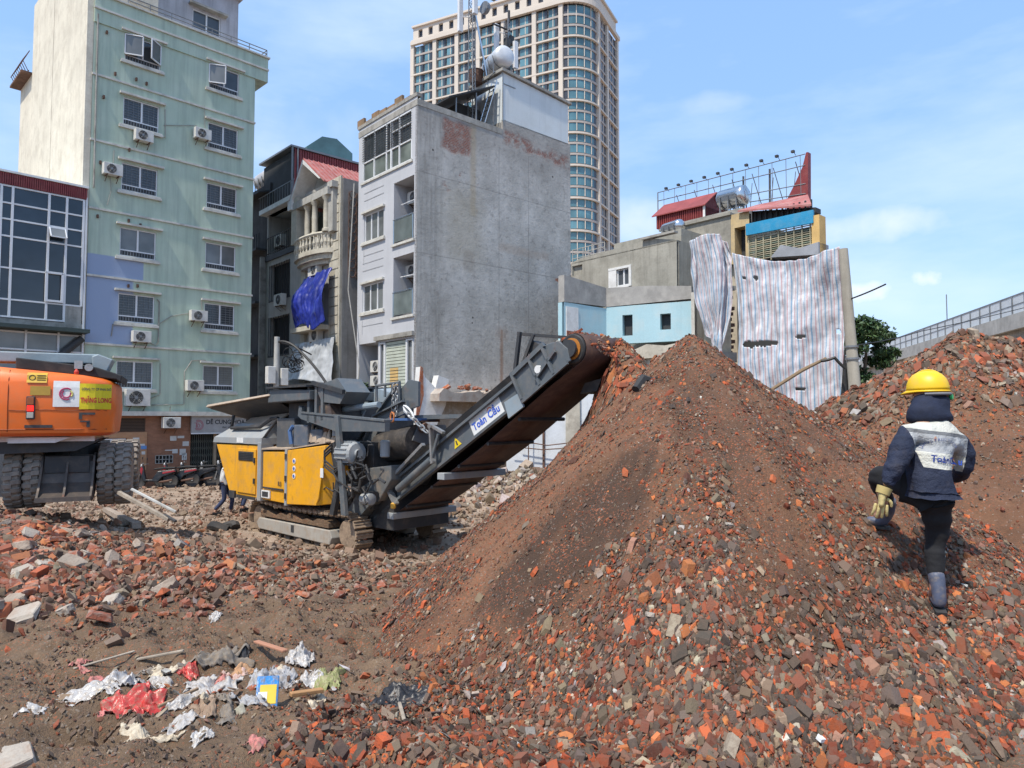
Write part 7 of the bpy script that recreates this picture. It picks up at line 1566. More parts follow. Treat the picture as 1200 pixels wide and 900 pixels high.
# tyres
M_TYRE = mk('dusty_tyre', (.23, .20, .17), .9, var=.25, vs=5, bump=.4, dirt=(.30, .25, .20), damt=.9)
def wheel(x0, y, z, R_=.595, W=.29, outer=False):
    m = MB(); m.lathe([(R_ * .5, 0), (R_ * .62, -.01), (R_ * .86, .0), (R_ * .94, .035), (R_ * .95, W - .035), (R_ * .86, W), (R_ * .62, W + .01), (R_ * .5, W)], (x0, y, z), 'x', 40)
    n = 24
    for k in range(n):
        for s_ in (0, 1):
            a = 2 * math.pi * (k + .5 * s_) / n; ca, sa = math.cos(a), math.sin(a); da = 2 * math.pi / n * .3
            m.M = Matrix.Translation((x0, y, z)) @ Matrix.Rotation(a, 4, 'X')
            xa, xb = (0.0, W * .56) if s_ == 0 else (W * .44, W)
            w2 = R_ * da; m.add([(xa, -w2, R_ * .93), (xb, -w2 * .6, R_ * .93), (xb, w2 * 1.2, R_ * .93), (xa, w2, R_ * .93), (xa + .01, -w2 * .85, R_), (xb - .01, -w2 * .5, R_ * 1.0), (xb - .01, w2, R_ * 1.0), (xa + .01, w2 * .8, R_)], [(0, 3, 2, 1), (4, 5, 6, 7), (0, 1, 5, 4), (1, 2, 6, 5), (2, 3, 7, 6), (3, 0, 4, 7)])
            xs = -.012 if s_ == 0 else W - .02; m.box(xs, xs + .032, -w2 * .7, w2 * .7, R_ * .78, R_ * .95)
    m.M = Matrix.Identity(4)
    t = m.build('tyre', M_TYRE, EX)
    m = MB(); m.lathe([(.02, .06), (R_ * .3, .06), (R_ * .36, .02), (R_ * .52, .02), (R_ * .52, W - .02), (R_ * .36, W - .02), (R_ * .3, W - .06), (.02, W - .06)], (x0, y, z), 'x', 28); 
    for k in range(8): a = k * math.pi / 4; m.lathe([(.02, W - .06), (.02, W - .03)], (x0, y + R_ * .2 * math.cos(a), z + R_ * .2 * math.sin(a)), 'x', 6); m.lathe([(.02, .03), (.02, .07)], (x0, y + R_ * .2 * math.cos(a), z + R_ * .2 * math.sin(a)), 'x', 6)
    m.build('rim', mk('rim_dusty', (.5, .37, .24), .8, var=.2, dirt=(.3, .25, .2), damt=.6), t); return t
for x0 in (.88, 1.18, 2.34, 2.62):
    for y in (.98, 3.45): wheel(x0, y, 1.93, W=.26)
# double curved blade between the wheels
m = MB()
def curve_plate(x0, x1, y):
    pr3 = [(y - .05, 2.32), (y - .15, 2.2), (y - .22, 2.0), (y - .32, 1.82), (y - .5, 1.66), (y - .72, 1.58)]; pr4 = [(a + .045, b_ - .03) for a, b_ in pr3]
    k = len(pr3); vs = [(x0, a, b_) for a, b_ in pr3 + pr4[::-1]] + [(x1, a, b_) for a, b_ in pr3 + pr4[::-1]]; K = 2 * k
    m.add(vs, [(i, (i + 1) % K, K + (i + 1) % K, K + i) for i in range(K)] + [tuple(range(K)), tuple(range(2 * K - 1, K - 1, -1))])
curve_plate(1.45, 2.28, .75)
for x in (1.44, 1.84, 2.26): m.poly([(x, .74, 2.36), (x, .56, 2.3), (x, .40, 2.0), (x, .18, 1.72), (x, -.02, 1.56), (x, .3, 1.5), (x, .72, 1.6)], (.035, 0, 0))
m.box(1.44, 2.29, -.04, .08, 1.52, 1.60)
m.build('dozer_blade', paint('blade_steel', (.10, .085, .075), (.22, .16, .12), .7, .5, .3, rust=.6), EX)
# ---------------------------------------------------------------- people
def skin_mesh(name, joints, edges, mat, parent=None, sub=2, root=0):
    """joints: list of (point, rx, ry) ; grows one smooth continuous surface"""
    me = bpy.data.meshes.new(name); me.from_pydata([tuple(j[0]) for j in joints], edges, []); o = bpy.data.objects.new(name + '_grow', me); COL.objects.link(o)
    md = o.modifiers.new('skin', 'SKIN'); md.use_smooth_shade = True; md.branch_smoothing = .3
    for i, j in enumerate(joints): s_ = me.skin_vertices[0].data[i]; s_.radius = (j[1], j[2] if len(j) > 2 else j[1]); s_.use_root = (i == root)
    sb = o.modifiers.new('sub', 'SUBSURF'); sb.levels = sb.render_levels = sub
    bpy.context.view_layer.update(); dg = bpy.context.evaluated_depsgraph_get(); nm = bpy.data.meshes.new_from_object(o.evaluated_get(dg)); bpy.data.objects.remove(o); bpy.data.meshes.remove(me)
    nm.name = name; nm.materials.clear(); nm.materials.append(mat) if mat else None
    p = bpy.data.objects.new(name, nm); COL.objects.link(p); p.parent = parent
    for f in nm.polygons: f.use_smooth = True
    return p
def seg_noise(o, amp, scale, seed):
    n = len(o.data.vertices); V = np.zeros(n * 3, np.float32); o.data.vertices.foreach_get('co', V); V = V.reshape(-1, 3); N_ = np.zeros(n * 3, np.float32); o.data.vertices.foreach_get('normal', N_); N_ = N_.reshape(-1, 3)
    d = fbm(V[:, 0] * scale + V[:, 1] * scale * .7, V[:, 2] * scale * 1.6, seed, 3) * amp; V += N_ * d[:, None]; o.data.vertices.foreach_set('co', V.ravel()); o.data.update()
M_SKIN = mk('skin', (.45, .25, .17), .55, bump=0, var=.05)
M_NAVY = mk('navy_cloth', (.010, .016, .040), .85, var=.3, vs=9, bump=.3, bs=30); M_BLACKC = mk('black_cloth', (.010, .010, .012), .9, var=.3, vs=8, bump=.3, bs=30)
M_GLOVE = mk('cream_glove', (.62, .50, .22), .85, var=.12, bump=.3, bs=60); M_BOOT = mk('blue_grey_rubber', (.085, .10, .15), .5, var=.25, vs=10, dirt=(.26, .21, .17), damt=.6)
M_HELM = NT('helmet_yellow'); M_HELM = M_HELM.fin(M_HELM.mix(M_HELM.math('MULTIPLY', M_HELM.ramp(M_HELM.noise(9, 7, .7), .5, .7), .35), (.80, .50, .008), (.52, .38, .12)), .42)
WK = thing('person', 'worker in yellow helmet and navy jacket climbing the rubble with one knee raised', 'person', (0, 0, 0), 0)
zf = float(surf_z(3.0, 5.05)); 
def J(u, v, Y): return at(u, v, Y)
hipc = J(1086, 574, 5.10); 
D = {'pelvis': hipc, 'waist': J(1087, 552, 5.11), 'chest': J(1088, 520, 5.14), 'upch': J(1089, 503, 5.17), 'neck': J(1089, 488, 5.22), 'head': J(1088, 463, 5.26),
     'ls': J(1063, 508, 5.14), 'le': J(1049, 548, 5.04), 'lw': J(1037, 570, 5.07), 'rs': J(1119, 513, 5.20), 're': J(1131, 548, 5.20), 'rw': J(1112, 560, 5.42),
     'lh': J(1073, 578, 5.14), 'lk': J(1029, 558, 5.42), 'la': J(1037, 596, 5.46), 'lt': J(1026, 606, 5.56), 'rh': J(1098, 578, 5.08), 'rk': J(1096, 640, 5.13), 'ra': J(1095, 690, 5.05), 'rt': J(1091, 703, 5.22)}
# the body itself: one continuous surface
jn = ['pelvis', 'waist', 'chest', 'upch', 'neck', 'head', 'ls', 'le', 'lw', 'rs', 're', 'rw', 'lh', 'lk', 'la', 'lt', 'rh', 'rk', 'ra', 'rt']
rad = dict(pelvis=.13, waist=.12, chest=.14, upch=.12, neck=.055, head=.085, ls=.06, le=.042, lw=.03, rs=.06, re=.042, rw=.03, lh=.08, lk=.055, la=.04, lt=.035, rh=.08, rk=.055, ra=.04, rt=.035)
E_ = [('pelvis', 'waist'), ('waist', 'chest'), ('chest', 'upch'), ('upch', 'neck'), ('neck', 'head'), ('upch', 'ls'), ('ls', 'le'), ('le', 'lw'), ('upch', 'rs'), ('rs', 're'), ('re', 'rw'), ('pelvis', 'lh'), ('lh', 'lk'), ('lk', 'la'), ('la', 'lt'), ('pelvis', 'rh'), ('rh', 'rk'), ('rk', 'ra'), ('ra', 'rt')]
body = skin_mesh('body', [(D[k], rad[k] * .8) for k in jn], [(jn.index(a), jn.index(b_)) for a, b_ in E_], M_SKIN, WK)
# face features on the head, which looks away up the slope to the left
hd = D['head']; fwd = Vector((-.62, .76, -.12)).normalized(); side = fwd.cross(Vector((0, 0, 1))).normalized(); upv = side.cross(fwd)
HM = Matrix((( side.x, fwd.x, upv.x, hd.x), (side.y, fwd.y, upv.y, hd.y), (side.z, fwd.z, upv.z, hd.z), (0, 0, 0, 1)))
m = MB(); m.M = HM; m.lathe([(.004, .105), (.03, .10), (.062, .07), (.078, .03), (.082, -.01), (.075, -.05), (.06, -.085), (.035, -.11), (.01, -.118)], (0, .015, 0), 'z', 20)
m.poly([(-.012, .09, .012), (.012, .09, .012), (.018, .112, -.022), (-.018, .112, -.022)], (0, -.02, 0)); hm = m.build('head', M_SKIN, WK, smooth='auto')
m = MB(); m.M = HM
for sx in (-.03, .03): m.lathe([(.002, -.003), (.009, 0), (.002, .004)], (sx, .093, .012), 'y', 8)
m.bar((-.02, .095, -.05), (.02, .095, -.05), .006, .004); m.build('eyes_and_mouth', M_DK, hm)
# hood / neck cloth under the helmet
hood = skin_mesh('hood', [(hd + Vector((0, 0, .02)), .118), (hd + Vector((.0, -.015, -.05)), .140, .125), (D['neck'] + Vector((0, -.01, 0.0)), .165, .13), (D['neck'] + Vector((0, -.01, -.05)), .19, .13)], [(0, 1), (1, 2), (2, 3)], M_NAVY, WK); seg_noise(hood, .03, 9, 3)
# cut the face opening look: a face cloth edge
# helmet
HX = Matrix.Translation(hd + upv * .035) @ HM.to_3x3().to_4x4() @ Matrix.Rotation(R(6), 4, 'X')
m = MB(); m.M = HX; prof = [(.137, -.0), (.136, .02), (.131, .05), (.118, .085), (.092, .118), (.055, .138), (.015, .145)]
vs = []; n = 36
for r_, h in prof:
    for k in range(n): a = 2 * math.pi * k / n; vs.append((r_ * .88 * math.cos(a), r_ * 1.06 * math.sin(a), h))
m.add(vs, [(i * n + k, i * n + (k + 1) % n, (i + 1) * n + (k + 1) % n, (i + 1) * n + k) for i in range(len(prof) - 1) for k in range(n)] + [tuple(range((len(prof) - 1) * n, len(prof) * n))])
br = []
for k in range(n): a = 2 * math.pi * k / n; f_ = max(0, math.sin(a)) ** 2; br.append(((.122 + .006) * math.cos(a), (.147 + .045 * f_) * math.sin(a) if math.sin(a) > 0 else .152 * math.sin(a), -.012 - .012 * f_))
inn = [(.118 * math.cos(2 * math.pi * k / n), .14 * math.sin(2 * math.pi * k / n), .004) for k in range(n)]
m.add(br + inn, [(k, (k + 1) % n, n + (k + 1) % n, n + k) for k in range(n)]); 
hl = m.build('helmet', M_HELM, WK, smooth='auto'); md = hl.modifiers.new('t', 'SOLIDIFY'); md.thickness = .004
m = MB(); m.M = HX
m.tube([(0, .12 * math.cos(a) * 1.12, .145 * math.sin(a) + .004) for a in np.linspace(.35, 2.8, 14)], .008, 6); m.build('helmet_ridge', M_HELM, hl)
m = MB(); m.M = HX; m.lathe([(.013, 0), (.013, .006)], (.118, -.03, .03), 'x', 12); m.build('helmet_stud', M_CHROME, hl)
m = MB(); m.M = HX; m.lathe([(.018, 0), (.022, .01), (.014, .026)], (.045, -.150, -.052), 'y', 12); m.M = HX; gk = m.build('ratchet_knob', mk('knob_green', (.02, .48, .12), .4, bump=0), hl)
m = MB(); m.M = HX; m.tube([(.115 * math.cos(a), .145 * math.sin(a), -.03) for a in np.linspace(math.pi * 1.05, math.pi * 1.95, 14)], .012, 6); m.build('helmet_strap', mk('strap_grey', (.2, .2, .21), .8, bump=0), hl)
# jacket: torso and sleeves
ja = [(J(1087, 576, 5.09), .165, .14), (J(1087, 556, 5.09), .172, .145), (J(1087, 532, 5.11), .170, .135), (J(1089, 510, 5.15), .158, .115), (J(1090, 495, 5.20), .105, .085),
      (D['ls'], .085), (J(1056, 530, 5.07), .080), (D['le'], .074), (J(1042, 562, 5.04), .064), (J(1038, 570, 5.06), .056), (D['rs'], .088), (J(1130, 530, 5.20), .078), (D['re'], .072), (J(1124, 556, 5.32), .06), (D['rw'], .05)]
jk = skin_mesh('jacket', ja, [(0, 1), (1, 2), (2, 3), (3, 4), (3, 5), (5, 6), (6, 7), (7, 8), (8, 9), (3, 10), (10, 11), (11, 12), (12, 13), (13, 14)], None, WK, sub=3, root=1)
seg_noise(jk, .022, 7, 21); seg_noise(jk, .010, 20, 22)
# grey and white back panel belongs to the jacket cloth itself
def jacket_mat():
    n = NT('jacket_cloth'); p = n.sep(); X_, Y_, Z_ = p[0], p[1], p[2]
    dx = n.math('SUBTRACT', X_, 3.03); dz = n.math('SUBTRACT', Z_, 2.94); h = n.math('ADD', n.math('ADD', dz, n.math('MULTIPLY', dx, .12)), n.math('MULTIPLY', n.math('SUBTRACT', n.noise(9, 3), .5), .012))
    lo = n.math('ADD', n.math('MULTIPLY', n.math('MAXIMUM', n.math('SUBTRACT', .02, dz), 0.0), .25), -.215); hi = .24
    ins = n.math('MULTIPLY', n.math('GREATER_THAN', dx, lo), n.math('LESS_THAN', dx, hi)); ins = n.math('MULTIPLY', ins, n.math('LESS_THAN', Y_, 5.24)); ins = n.math('MULTIPLY', ins, n.math('GREATER_THAN', h, -.30))
    navy = n.mix(n.ramp(n.noise(7, 6), .3, .7), (.008, .013, .032), (.016, .024, .055)); navy = n.mix(n.math('MULTIPLY', n.ramp(n.noise(5, 8, .7), .55, .75), .25), navy, (.12, .09, .07))
    wh = n.mix(n.ramp(n.noise(5, 7, .65), .35, .7), (.60, .60, .53), (.47, .46, .41)); gr = n.mix(n.ramp(n.noise(8, 6), .3, .7), (.29, .30, .31), (.42, .43, .43))
    c = n.mix(n.math('GREATER_THAN', h, -.19), wh, gr); c = n.mix(n.math('GREATER_THAN', h, -.062), c, (.14, .145, .15)); c = n.mix(n.math('GREATER_THAN', h, -.035), c, wh)
    c = n.mix(ins, navy, c); n.bump(n.math('ADD', n.noise(6, 5, .6), n.math('MULTIPLY', n.noise(90, 3), .12)), .9, .05); return n.fin(c, .82)
jk.data.materials.clear(); jk.data.materials.append(jacket_mat())
jb = bmesh.new(); jb.from_mesh(jk.data); jbv = BVHTree.FromBMesh(jb); jb.free()
def on_jacket(o, off=.010):
    for v in o.data.vertices:
        d = Vector((v.co.x, v.co.y, v.co.z)); h_ = jbv.ray_cast(d + Vector((0, -1, 0)), Vector((0, 1, 0)))
        if h_[0]: v.co.y = h_[0].y - off
ob = emboss_text('ToànCầu', .064, NB, jk, plane_M((2.925, 5.0, 2.70), (1, 0, -.13), (.13, 0, 1)), .002, bold=.0015, squeeze=.95); on_jacket(ob)
txt = 'CONSTRUCTION'; 
for i, ch in enumerate(txt):
    a = R(155 - 125 * i / (len(txt) - 1)); cx, cz = 3.02 + .12 * math.cos(a), 2.755 + .085 * math.sin(a)
    ob = emboss_text(ch, .03, mk('faded_blue_print', (.12, .17, .42), .7, bump=0) if i == 0 else ob.data.materials[0], jk, plane_M((cx, 5.0, cz), (math.sin(a), 0, -math.cos(a) * .8), (math.cos(a) * .8, 0, math.sin(a))), .002, align='CENTER', name='arched_letter'); on_jacket(ob)
# trousers
tr = skin_mesh('trousers', [(J(1086, 572, 5.12), .130, .115), (J(1070, 569, 5.2), .115), (J(1052, 564, 5.29), .105), (J(1026, 553, 5.42), .086), (J(1034, 574, 5.50), .066), (J(1041, 590, 5.58), .054), (J(1097, 590, 5.09), .118), (J(1099, 615, 5.11), .088), (D['rk'], .070), (J(1096, 665, 5.09), .060), (J(1096, 678, 5.07), .055)],
               [(0, 1), (1, 2), (2, 3), (3, 4), (4, 5), (0, 6), (6, 7), (7, 8), (8, 9), (9, 10)], M_BLACKC, WK, sub=3); seg_noise(tr, .014, 11, 31)
# boots
def boot(top, ankle, heel, toe, nm='boot'):
    b = skin_mesh(nm, [(top, .064), (top.lerp(ankle, .5), .056), (ankle, .050), (heel, .046, .04), (heel.lerp(toe, .5), .045, .038), (toe, .044, .036)], [(0, 1), (1, 2), (2, 3), (3, 4), (4, 5)], M_BOOT, WK)
    m = MB(); d = (toe - heel).normalized(); sd_ = Vector((-d.y, d.x, 0)).normalized(); dn = Vector((0, 0, -1)); dn = (dn - d * dn.dot(d)).normalized()
    P = [heel - d * .055 - sd_ * .035, heel - d * .055 + sd_ * .035, heel.lerp(toe, .5) + sd_ * .042, toe + d * .02 + sd_ * .04, toe + d * .055 + sd_ * .015, toe + d * .055 - sd_ * .015, toe + d * .02 - sd_ * .04, heel.lerp(toe, .5) - sd_ * .042]
    m.poly([p + dn * .03 for p in P], dn * .022); m.build('sole', M_BLACK, b)
s1 = Vector((2.99, 5.07, float(surf_z(2.99, 5.07)) + .055)); top1 = J(1096, 668, 5.08)
boot(top1, s1 + Vector((0.0, -.03, .10)), s1 + Vector((0, -.04, .0)), s1 + Vector((.05, .13, .05)))
s2 = J(1034, 612, 5.66); t2 = J(1014, 610, 5.74); top2 = J(1042, 582, 5.56)
boot(top2, J(1041, 600, 5.62), s2, t2)
# gloves: palm, four fingers and thumb
def hand(base, d, out, spread, mat, nm='glove', s=1.0, mirror=1):
    d = d.normalized(); out = (out - d * out.dot(d)).normalized(); sd_ = d.cross(out).normalized() * mirror
    js = [(base - d * .05 * s, .040 * s), (base, .036 * s, .026 * s), (base + d * .045 * s, .042 * s, .020 * s)]; ed = [(0, 1), (1, 2)]
    g = skin_mesh(nm, js + [(base + d * .075 * s, .040 * s, .018 * s)], ed + [(2, 3)], mat, WK)
    fl = [.062, .074, .070, .055]
    for i in range(4):
        o_ = (i - 1.5) * .021 * s; a = base + d * .068 * s + sd_ * o_; dd = (d + sd_ * spread * (i - 1.5) * .25).normalized()
        q = [a - d * .02, a + dd * fl[i] * .35 * s, a + dd * fl[i] * .75 * s - out * .008 * s, a + dd * fl[i] * 1.08 * s - out * .022 * s]
        skin_mesh('finger', [(q[0], .0105 * s), (q[1], .0105 * s), (q[2], .0095 * s), (q[3], .008 * s)], [(0, 1), (1, 2), (2, 3)], mat, g)
    a = base + d * .012 * s + sd_ * .034 * s; q = [a - sd_ * .012 * s, a + (sd_ * .7 + d * .7) * .03 * s, a + (sd_ * .45 + d * .9) * .06 * s - out * .01]
    skin_mesh('thumb', [(q[0], .013 * s), (q[1], .012 * s), (q[2], .009 * s)], [(0, 1), (1, 2)], mat, g)
    return g
hand(J(1034, 581, 5.06), Vector((-.12, .05, -1)), Vector((-.3, -1, 0)), .5, M_GLOVE, s=1.12, mirror=-1)
m = MB(); m.tube([J(1037, 571, 5.06), J(1034, 579, 5.06)], [.052, .046], 16); m.build('glove_cuff', mk('cuff_knit', (.55, .43, .17), .9), WK, smooth='auto')
hand(J(1106, 562, 5.46), Vector((-.6, .5, -.4)), Vector((.3, .3, 1)), .4, M_GLOVE)
# two people behind the crusher
def small_person(label, x, y, shirt, trousers, stride, az, lean=0):
    t = thing('person', label, 'person', (x, y, float(ground_z(x, y))), az)
    P = dict(pel=(0, 0, .92), wa=(0, 0, 1.08), ch=(.03, 0, 1.30), uc=(.04, 0, 1.40), nk=(.05, 0, 1.50), hd=(.07, 0, 1.62), lh=(0, .09, .88), lk=(.10 + stride * .4, .10, .48), la=(stride * .55, .1, .09), lt=(stride * .55 + .17, .1, .04), rh=(0, -.09, .88), rk=(.05 - stride * .1, -.1, .48), ra=(-stride * .7, -.1, .14), rt=(-stride * .7 + .13, -.1, .05), ls=(.04, .17, 1.38), le=(.0, .24, 1.12), lw=(.12, .24, .92), rs=(.04, -.17, 1.38), re=(-.03, -.25, 1.12), rw=(.08, -.25, .9))
    V = {k: Vector(v) for k, v in P.items()}
    def sk(nm, ks, ed, mat, par): return skin_mesh(nm, [(V[k] if isinstance(k, str) else k, r_) for k, r_ in ks], ed, mat, par)
    b = sk('body', [('pel', .11), ('wa', .11), ('ch', .12), ('uc', .09), ('nk', .05), ('hd', .095), ('lh', .075), ('lk', .05), ('la', .04), ('lt', .035), ('rh', .075), ('rk', .05), ('ra', .04), ('rt', .035), ('ls', .055), ('le', .04), ('lw', .032), ('rs', .055), ('re', .04), ('rw', .032)],
           [(0, 1), (1, 2), (2, 3), (3, 4), (4, 5), (0, 6), (6, 7), (7, 8), (8, 9), (0, 10), (10, 11), (11, 12), (12, 13), (3, 14), (14, 15), (15, 16), (3, 17), (17, 18), (18, 19)], M_SKIN, t)
    sk('shirt', [('pel', .14), ('wa', .135), ('ch', .145), ('uc', .11), ('ls', .075), ('le', .055), ('lw', .042), ('rs', .075), ('re', .055), ('rw', .042)], [(0, 1), (1, 2), (2, 3), (3, 4), (4, 5), (5, 6), (3, 7), (7, 8), (8, 9)], shirt, t)
    sk('jeans', [('pel', .125), ('lh', .09), ('lk', .068), (V['la'] + Vector((0, 0, .05)), .055), ('rh', .09), ('rk', .068), (V['ra'] + Vector((0, 0, .05)), .055)], [(0, 1), (1, 2), (2, 3), (0, 4), (4, 5), (5, 6)], trousers, t)
    m = MB(); m.lathe([(.105, 0), (.11, .04), (.09, .1), (.03, .13)], V['hd'] + Vector((-.01, 0, .02)), 'z', 16); m.build('hair', M_BLACKC, t, smooth='auto')
    for a in ('la', 'ra'): m = MB(); c = V[a]; m.box(c.x - .06, c.x + .2, c.y - .045, c.y + .045, c.z - .09, c.z - .01); m.build('shoe', M_BLACKC, t, bevel=.02)
    return t
M_JEAN = mk('dark_jeans', (.035, .05, .11), .85, var=.2); M_SHIRT = mk('white_shirt', (.62, .62, .60), .8, var=.06)
p = at(262, 600, 20.6); small_person('person in a white shirt and dark jeans walking behind the crusher', p.x, p.y, M_SHIRT, M_JEAN, .34, R(20))
p = at(284, 600, 20.9); small_person('person mostly hidden behind the crusher with only jeans and shoes showing', p.x, p.y, M_NAVY, M_JEAN, .12, R(60))
# ---------------------------------------------------------------- motorbikes along the brown wall
M_BIKE = mk('bike_black', (.018, .018, .02), .3, .1, var=.2, dirt=(.14, .11, .09), damt=.4); M_BIKER = mk('bike_red', (.30, .015, .02), .35, var=.1); M_BIKEW = mk('bike_silver', (.45, .46, .48), .35, .2)
def motorbike(label, x, y, az, lean, accent):
    t = thing('motorbike', label, 'motorbike', (x, y, float(ground_z(x, y)) + .0), az, 'motorbikes parked along the brown wall'); t.rotation_euler = (R(lean), 0, az)
    for nm, cx in (('front_wheel', .62), ('rear_wheel', -.60)):
        m = MB(); m.lathe([(.22, -.03), (.27, -.045), (.29, -.02), (.29, .02), (.27, .045), (.22, .03)], (cx, 0, .29), 'y', 26); w_ = m.build(nm, M_BLACK, t, smooth='auto')
        m = MB(); m.lathe([(.21, -.015), (.22, -.02), (.22, .02), (.21, .015)], (cx, 0, .29), 'y', 22); m.lathe([(.05, -.05), (.05, .05)], (cx, 0, .29), 'y', 10)
        for k in range(8): a = k * math.pi / 4; m.tube([(cx, 0, .29), (cx + .21 * math.cos(a), 0, .29 + .21 * math.sin(a))], .008, 4)
        m.build('rim', M_CHROME, w_)
    m = MB(); m.poly([(.50, -.09, .95), (.60, -.09, .70), (.42, -.09, .30), (.28, -.09, .25), (.40, -.09, .70), (.42, -.09, .92)], (0, .18, 0)); m.poly([(.35, -.11, .30), (-.15, -.11, .26), (-.28, -.11, .45), (-.82, -.11, .66), (-.78, -.11, .78), (-.1, -.11, .70), (.08, -.11, .38), (.35, -.11, .38)], (0, .22, 0)); m.build('fairing', M_BIKE, t, bevel=.03)
    m = MB(); m.poly([(.50, -.10, .90), (.57, -.10, .74), (.48, -.10, .55), (.44, -.10, .8)], (0, .2, 0)); m.poly([(-.30, -.12, .58), (-.80, -.12, .68), (-.72, -.12, .73), (-.3, -.12, .66)], (0, .24, 0)); m.build('trim', accent, t, bevel=.01)
    m = MB(); m.poly([(.08, -.11, .76), (-.75, -.11, .80), (-.80, -.11, .86), (-.4, -.11, .88), (.0, -.11, .82)], (0, .22, 0)); m.build('seat', M_BLACK, t, bevel=.03)
    m = MB(); m.tube([(.62, -.06, .29), (.50, -.05, .85)], .022, 6); m.tube([(.62, .06, .29), (.50, .05, .85)], .022, 6); m.tube([(.38, -.33, 1.02), (.47, 0, .96), (.38, .33, 1.02)], .016, 6); m.build('handlebar', M_CHROME, t)
    m = MB()
    for s_ in (-1, 1): m.tube([(.40, s_ * .22, 1.0), (.42, s_ * .28, 1.18)], .006, 4); m.lathe([(.05, -.008), (.05, .008)], (.42, s_ * .29, 1.22), 'x', 12)
    m.build('mirror', M_BIKE, t)
    m = MB(); m.lathe([(.02, .06), (.08, .04), (.085, 0)], (.50, 0, .92), 'x', 14); m.build('headlight', M_BIKEW, t)
    m = MB(); m.tube([(-.2, .14, .25), (-.7, .17, .34)], .04, 8); m.build('exhaust', M_RUST, t)
    m = MB(); m.poly([(.38, -.06, .52), (.72, -.06, .58), (.88, -.06, .42), (.84, -.06, .44), (.70, -.06, .60), (.4, -.06, .56)], (0, .12, 0)); m.build('mudguard', accent, t)
    return t
bx = [(2.15, -1.0, 205, M_BIKER, 'maroon and black motorbike parked leftmost by the brown wall, near the vent grille'), (2.95, -1.2, 200, M_BIKER, 'black motorbike with a red streak, second from the left by the brown wall'), (3.6, -1.35, 212, M_BIKE, 'all black scooter in the middle of the row by the brown wall'), (4.35, -1.5, 206, M_BIKEW, 'black scooter with silver panels in front of the folding gate'), (5.1, -1.4, 214, M_BIKE, 'dark scooter nearest the corner of the mint green house'), (4.7, -2.2, 190, M_BIKE, 'black scooter parked in front of the others, half hidden by the crusher')]
for (lx, ly, az, ac, lab) in bx:
    q = GB.matrix_basis @ Vector((lx, ly, 0)); motorbike(lab, q.x, q.y, R(45.7 + az - 205 + 180 - 35), 6, ac)
# ---------------------------------------------------------------- timber in the rubble
M_WOOD = mk('weathered_timber', (.36, .30, .23), .9, var=.25, vs=6, bump=.4, dirt=(.2, .16, .12), damt=.5)
def plank(label, p, q, w_, h_, mat, name='timber_beam', cat='timber', lift=.05):
    m = MB(); m.bar(p, q, w_, h_); o = m.build(name, mat, bevel=.006); return tag(o, label, cat)
def gp(u, v, Y, dz=0): a = at(u, v, Y); return Vector((a.x, a.y, max(a.z, float(surf_z(a.x, a.y)) - .1) + dz))
def gpt(u, v, dz=.03):
    r_ = ray(u, v); t = 2.0
    while t < 60 and CAMZ + r_[2] * t > float(surf_z(r_[0] * t, r_[1] * t)): t *= 1.004
    return Vector((r_[0] * t, r_[1] * t, CAMZ + r_[2] * t + dz))
plank('long grey timber beam slanting down the rubble right of the excavator', at(139, 577, 12.6), at(198, 609, 12.2), .065, .06, M_WOOD)
plank('pale painted timber beam right of the excavator, just behind the grey beam', at(154, 573, 12.9), at(206, 600, 12.9), .05, .04, M_TRIM)
plank('dark charred beam end lying at the foot of the grey timber beam', at(192, 603, 12.3), at(206, 611, 12.1), .05, .04, M_DK)
plank('pale broken concrete beam half buried in the rubble below the excavator', gpt(124, 600, .08), gpt(160, 622, .10), .16, .12, M_CHUNKS[0], 'concrete_beam', 'concrete beam')
plank('short wooden slat lying just below the excavator tyres', gpt(44, 590, .05), gpt(62, 599, .05), .07, .04, M_WOOD, 'wooden_lath', 'wood')
plank('thin pale wooden lath lying alone on the brown dirt above the rubbish', gpt(86, 788, .03), gpt(158, 767, .03), .028, .014, M_WOOD, 'wooden_lath', 'wood')
plank('thin wooden lath poking out of the top of the rubbish heap', gpt(160, 780, .05), gpt(215, 771, .06), .03, .02, M_WOOD, 'wooden_lath', 'wood')
plank('brown wooden stick in the middle of the rubbish beside the grey rags', gpt(185, 839, .06), gpt(232, 822, .09), .02, .02, mk('stick_brown', (.3, .2, .12), .9), 'stick', 'wood')
plank('splintered orange brown board at the right of the rubbish heap', gpt(340, 824, .06), gpt(378, 820, .07), .05, .03, mk('board_orange', (.42, .23, .10), .85), 'broken_board', 'wood')
plank('broken reddish board leaning at the top right of the rubbish heap', gpt(300, 760, .06), gpt(334, 776, .09), .05, .02, mk('board_red', (.42, .2, .12), .85), 'broken_board', 'wood')
plank('short brown stick standing up beside the black bag', gpt(477, 860, .02), gpt(468, 836, .07), .025, .02, M_WOOD, 'stick', 'wood')
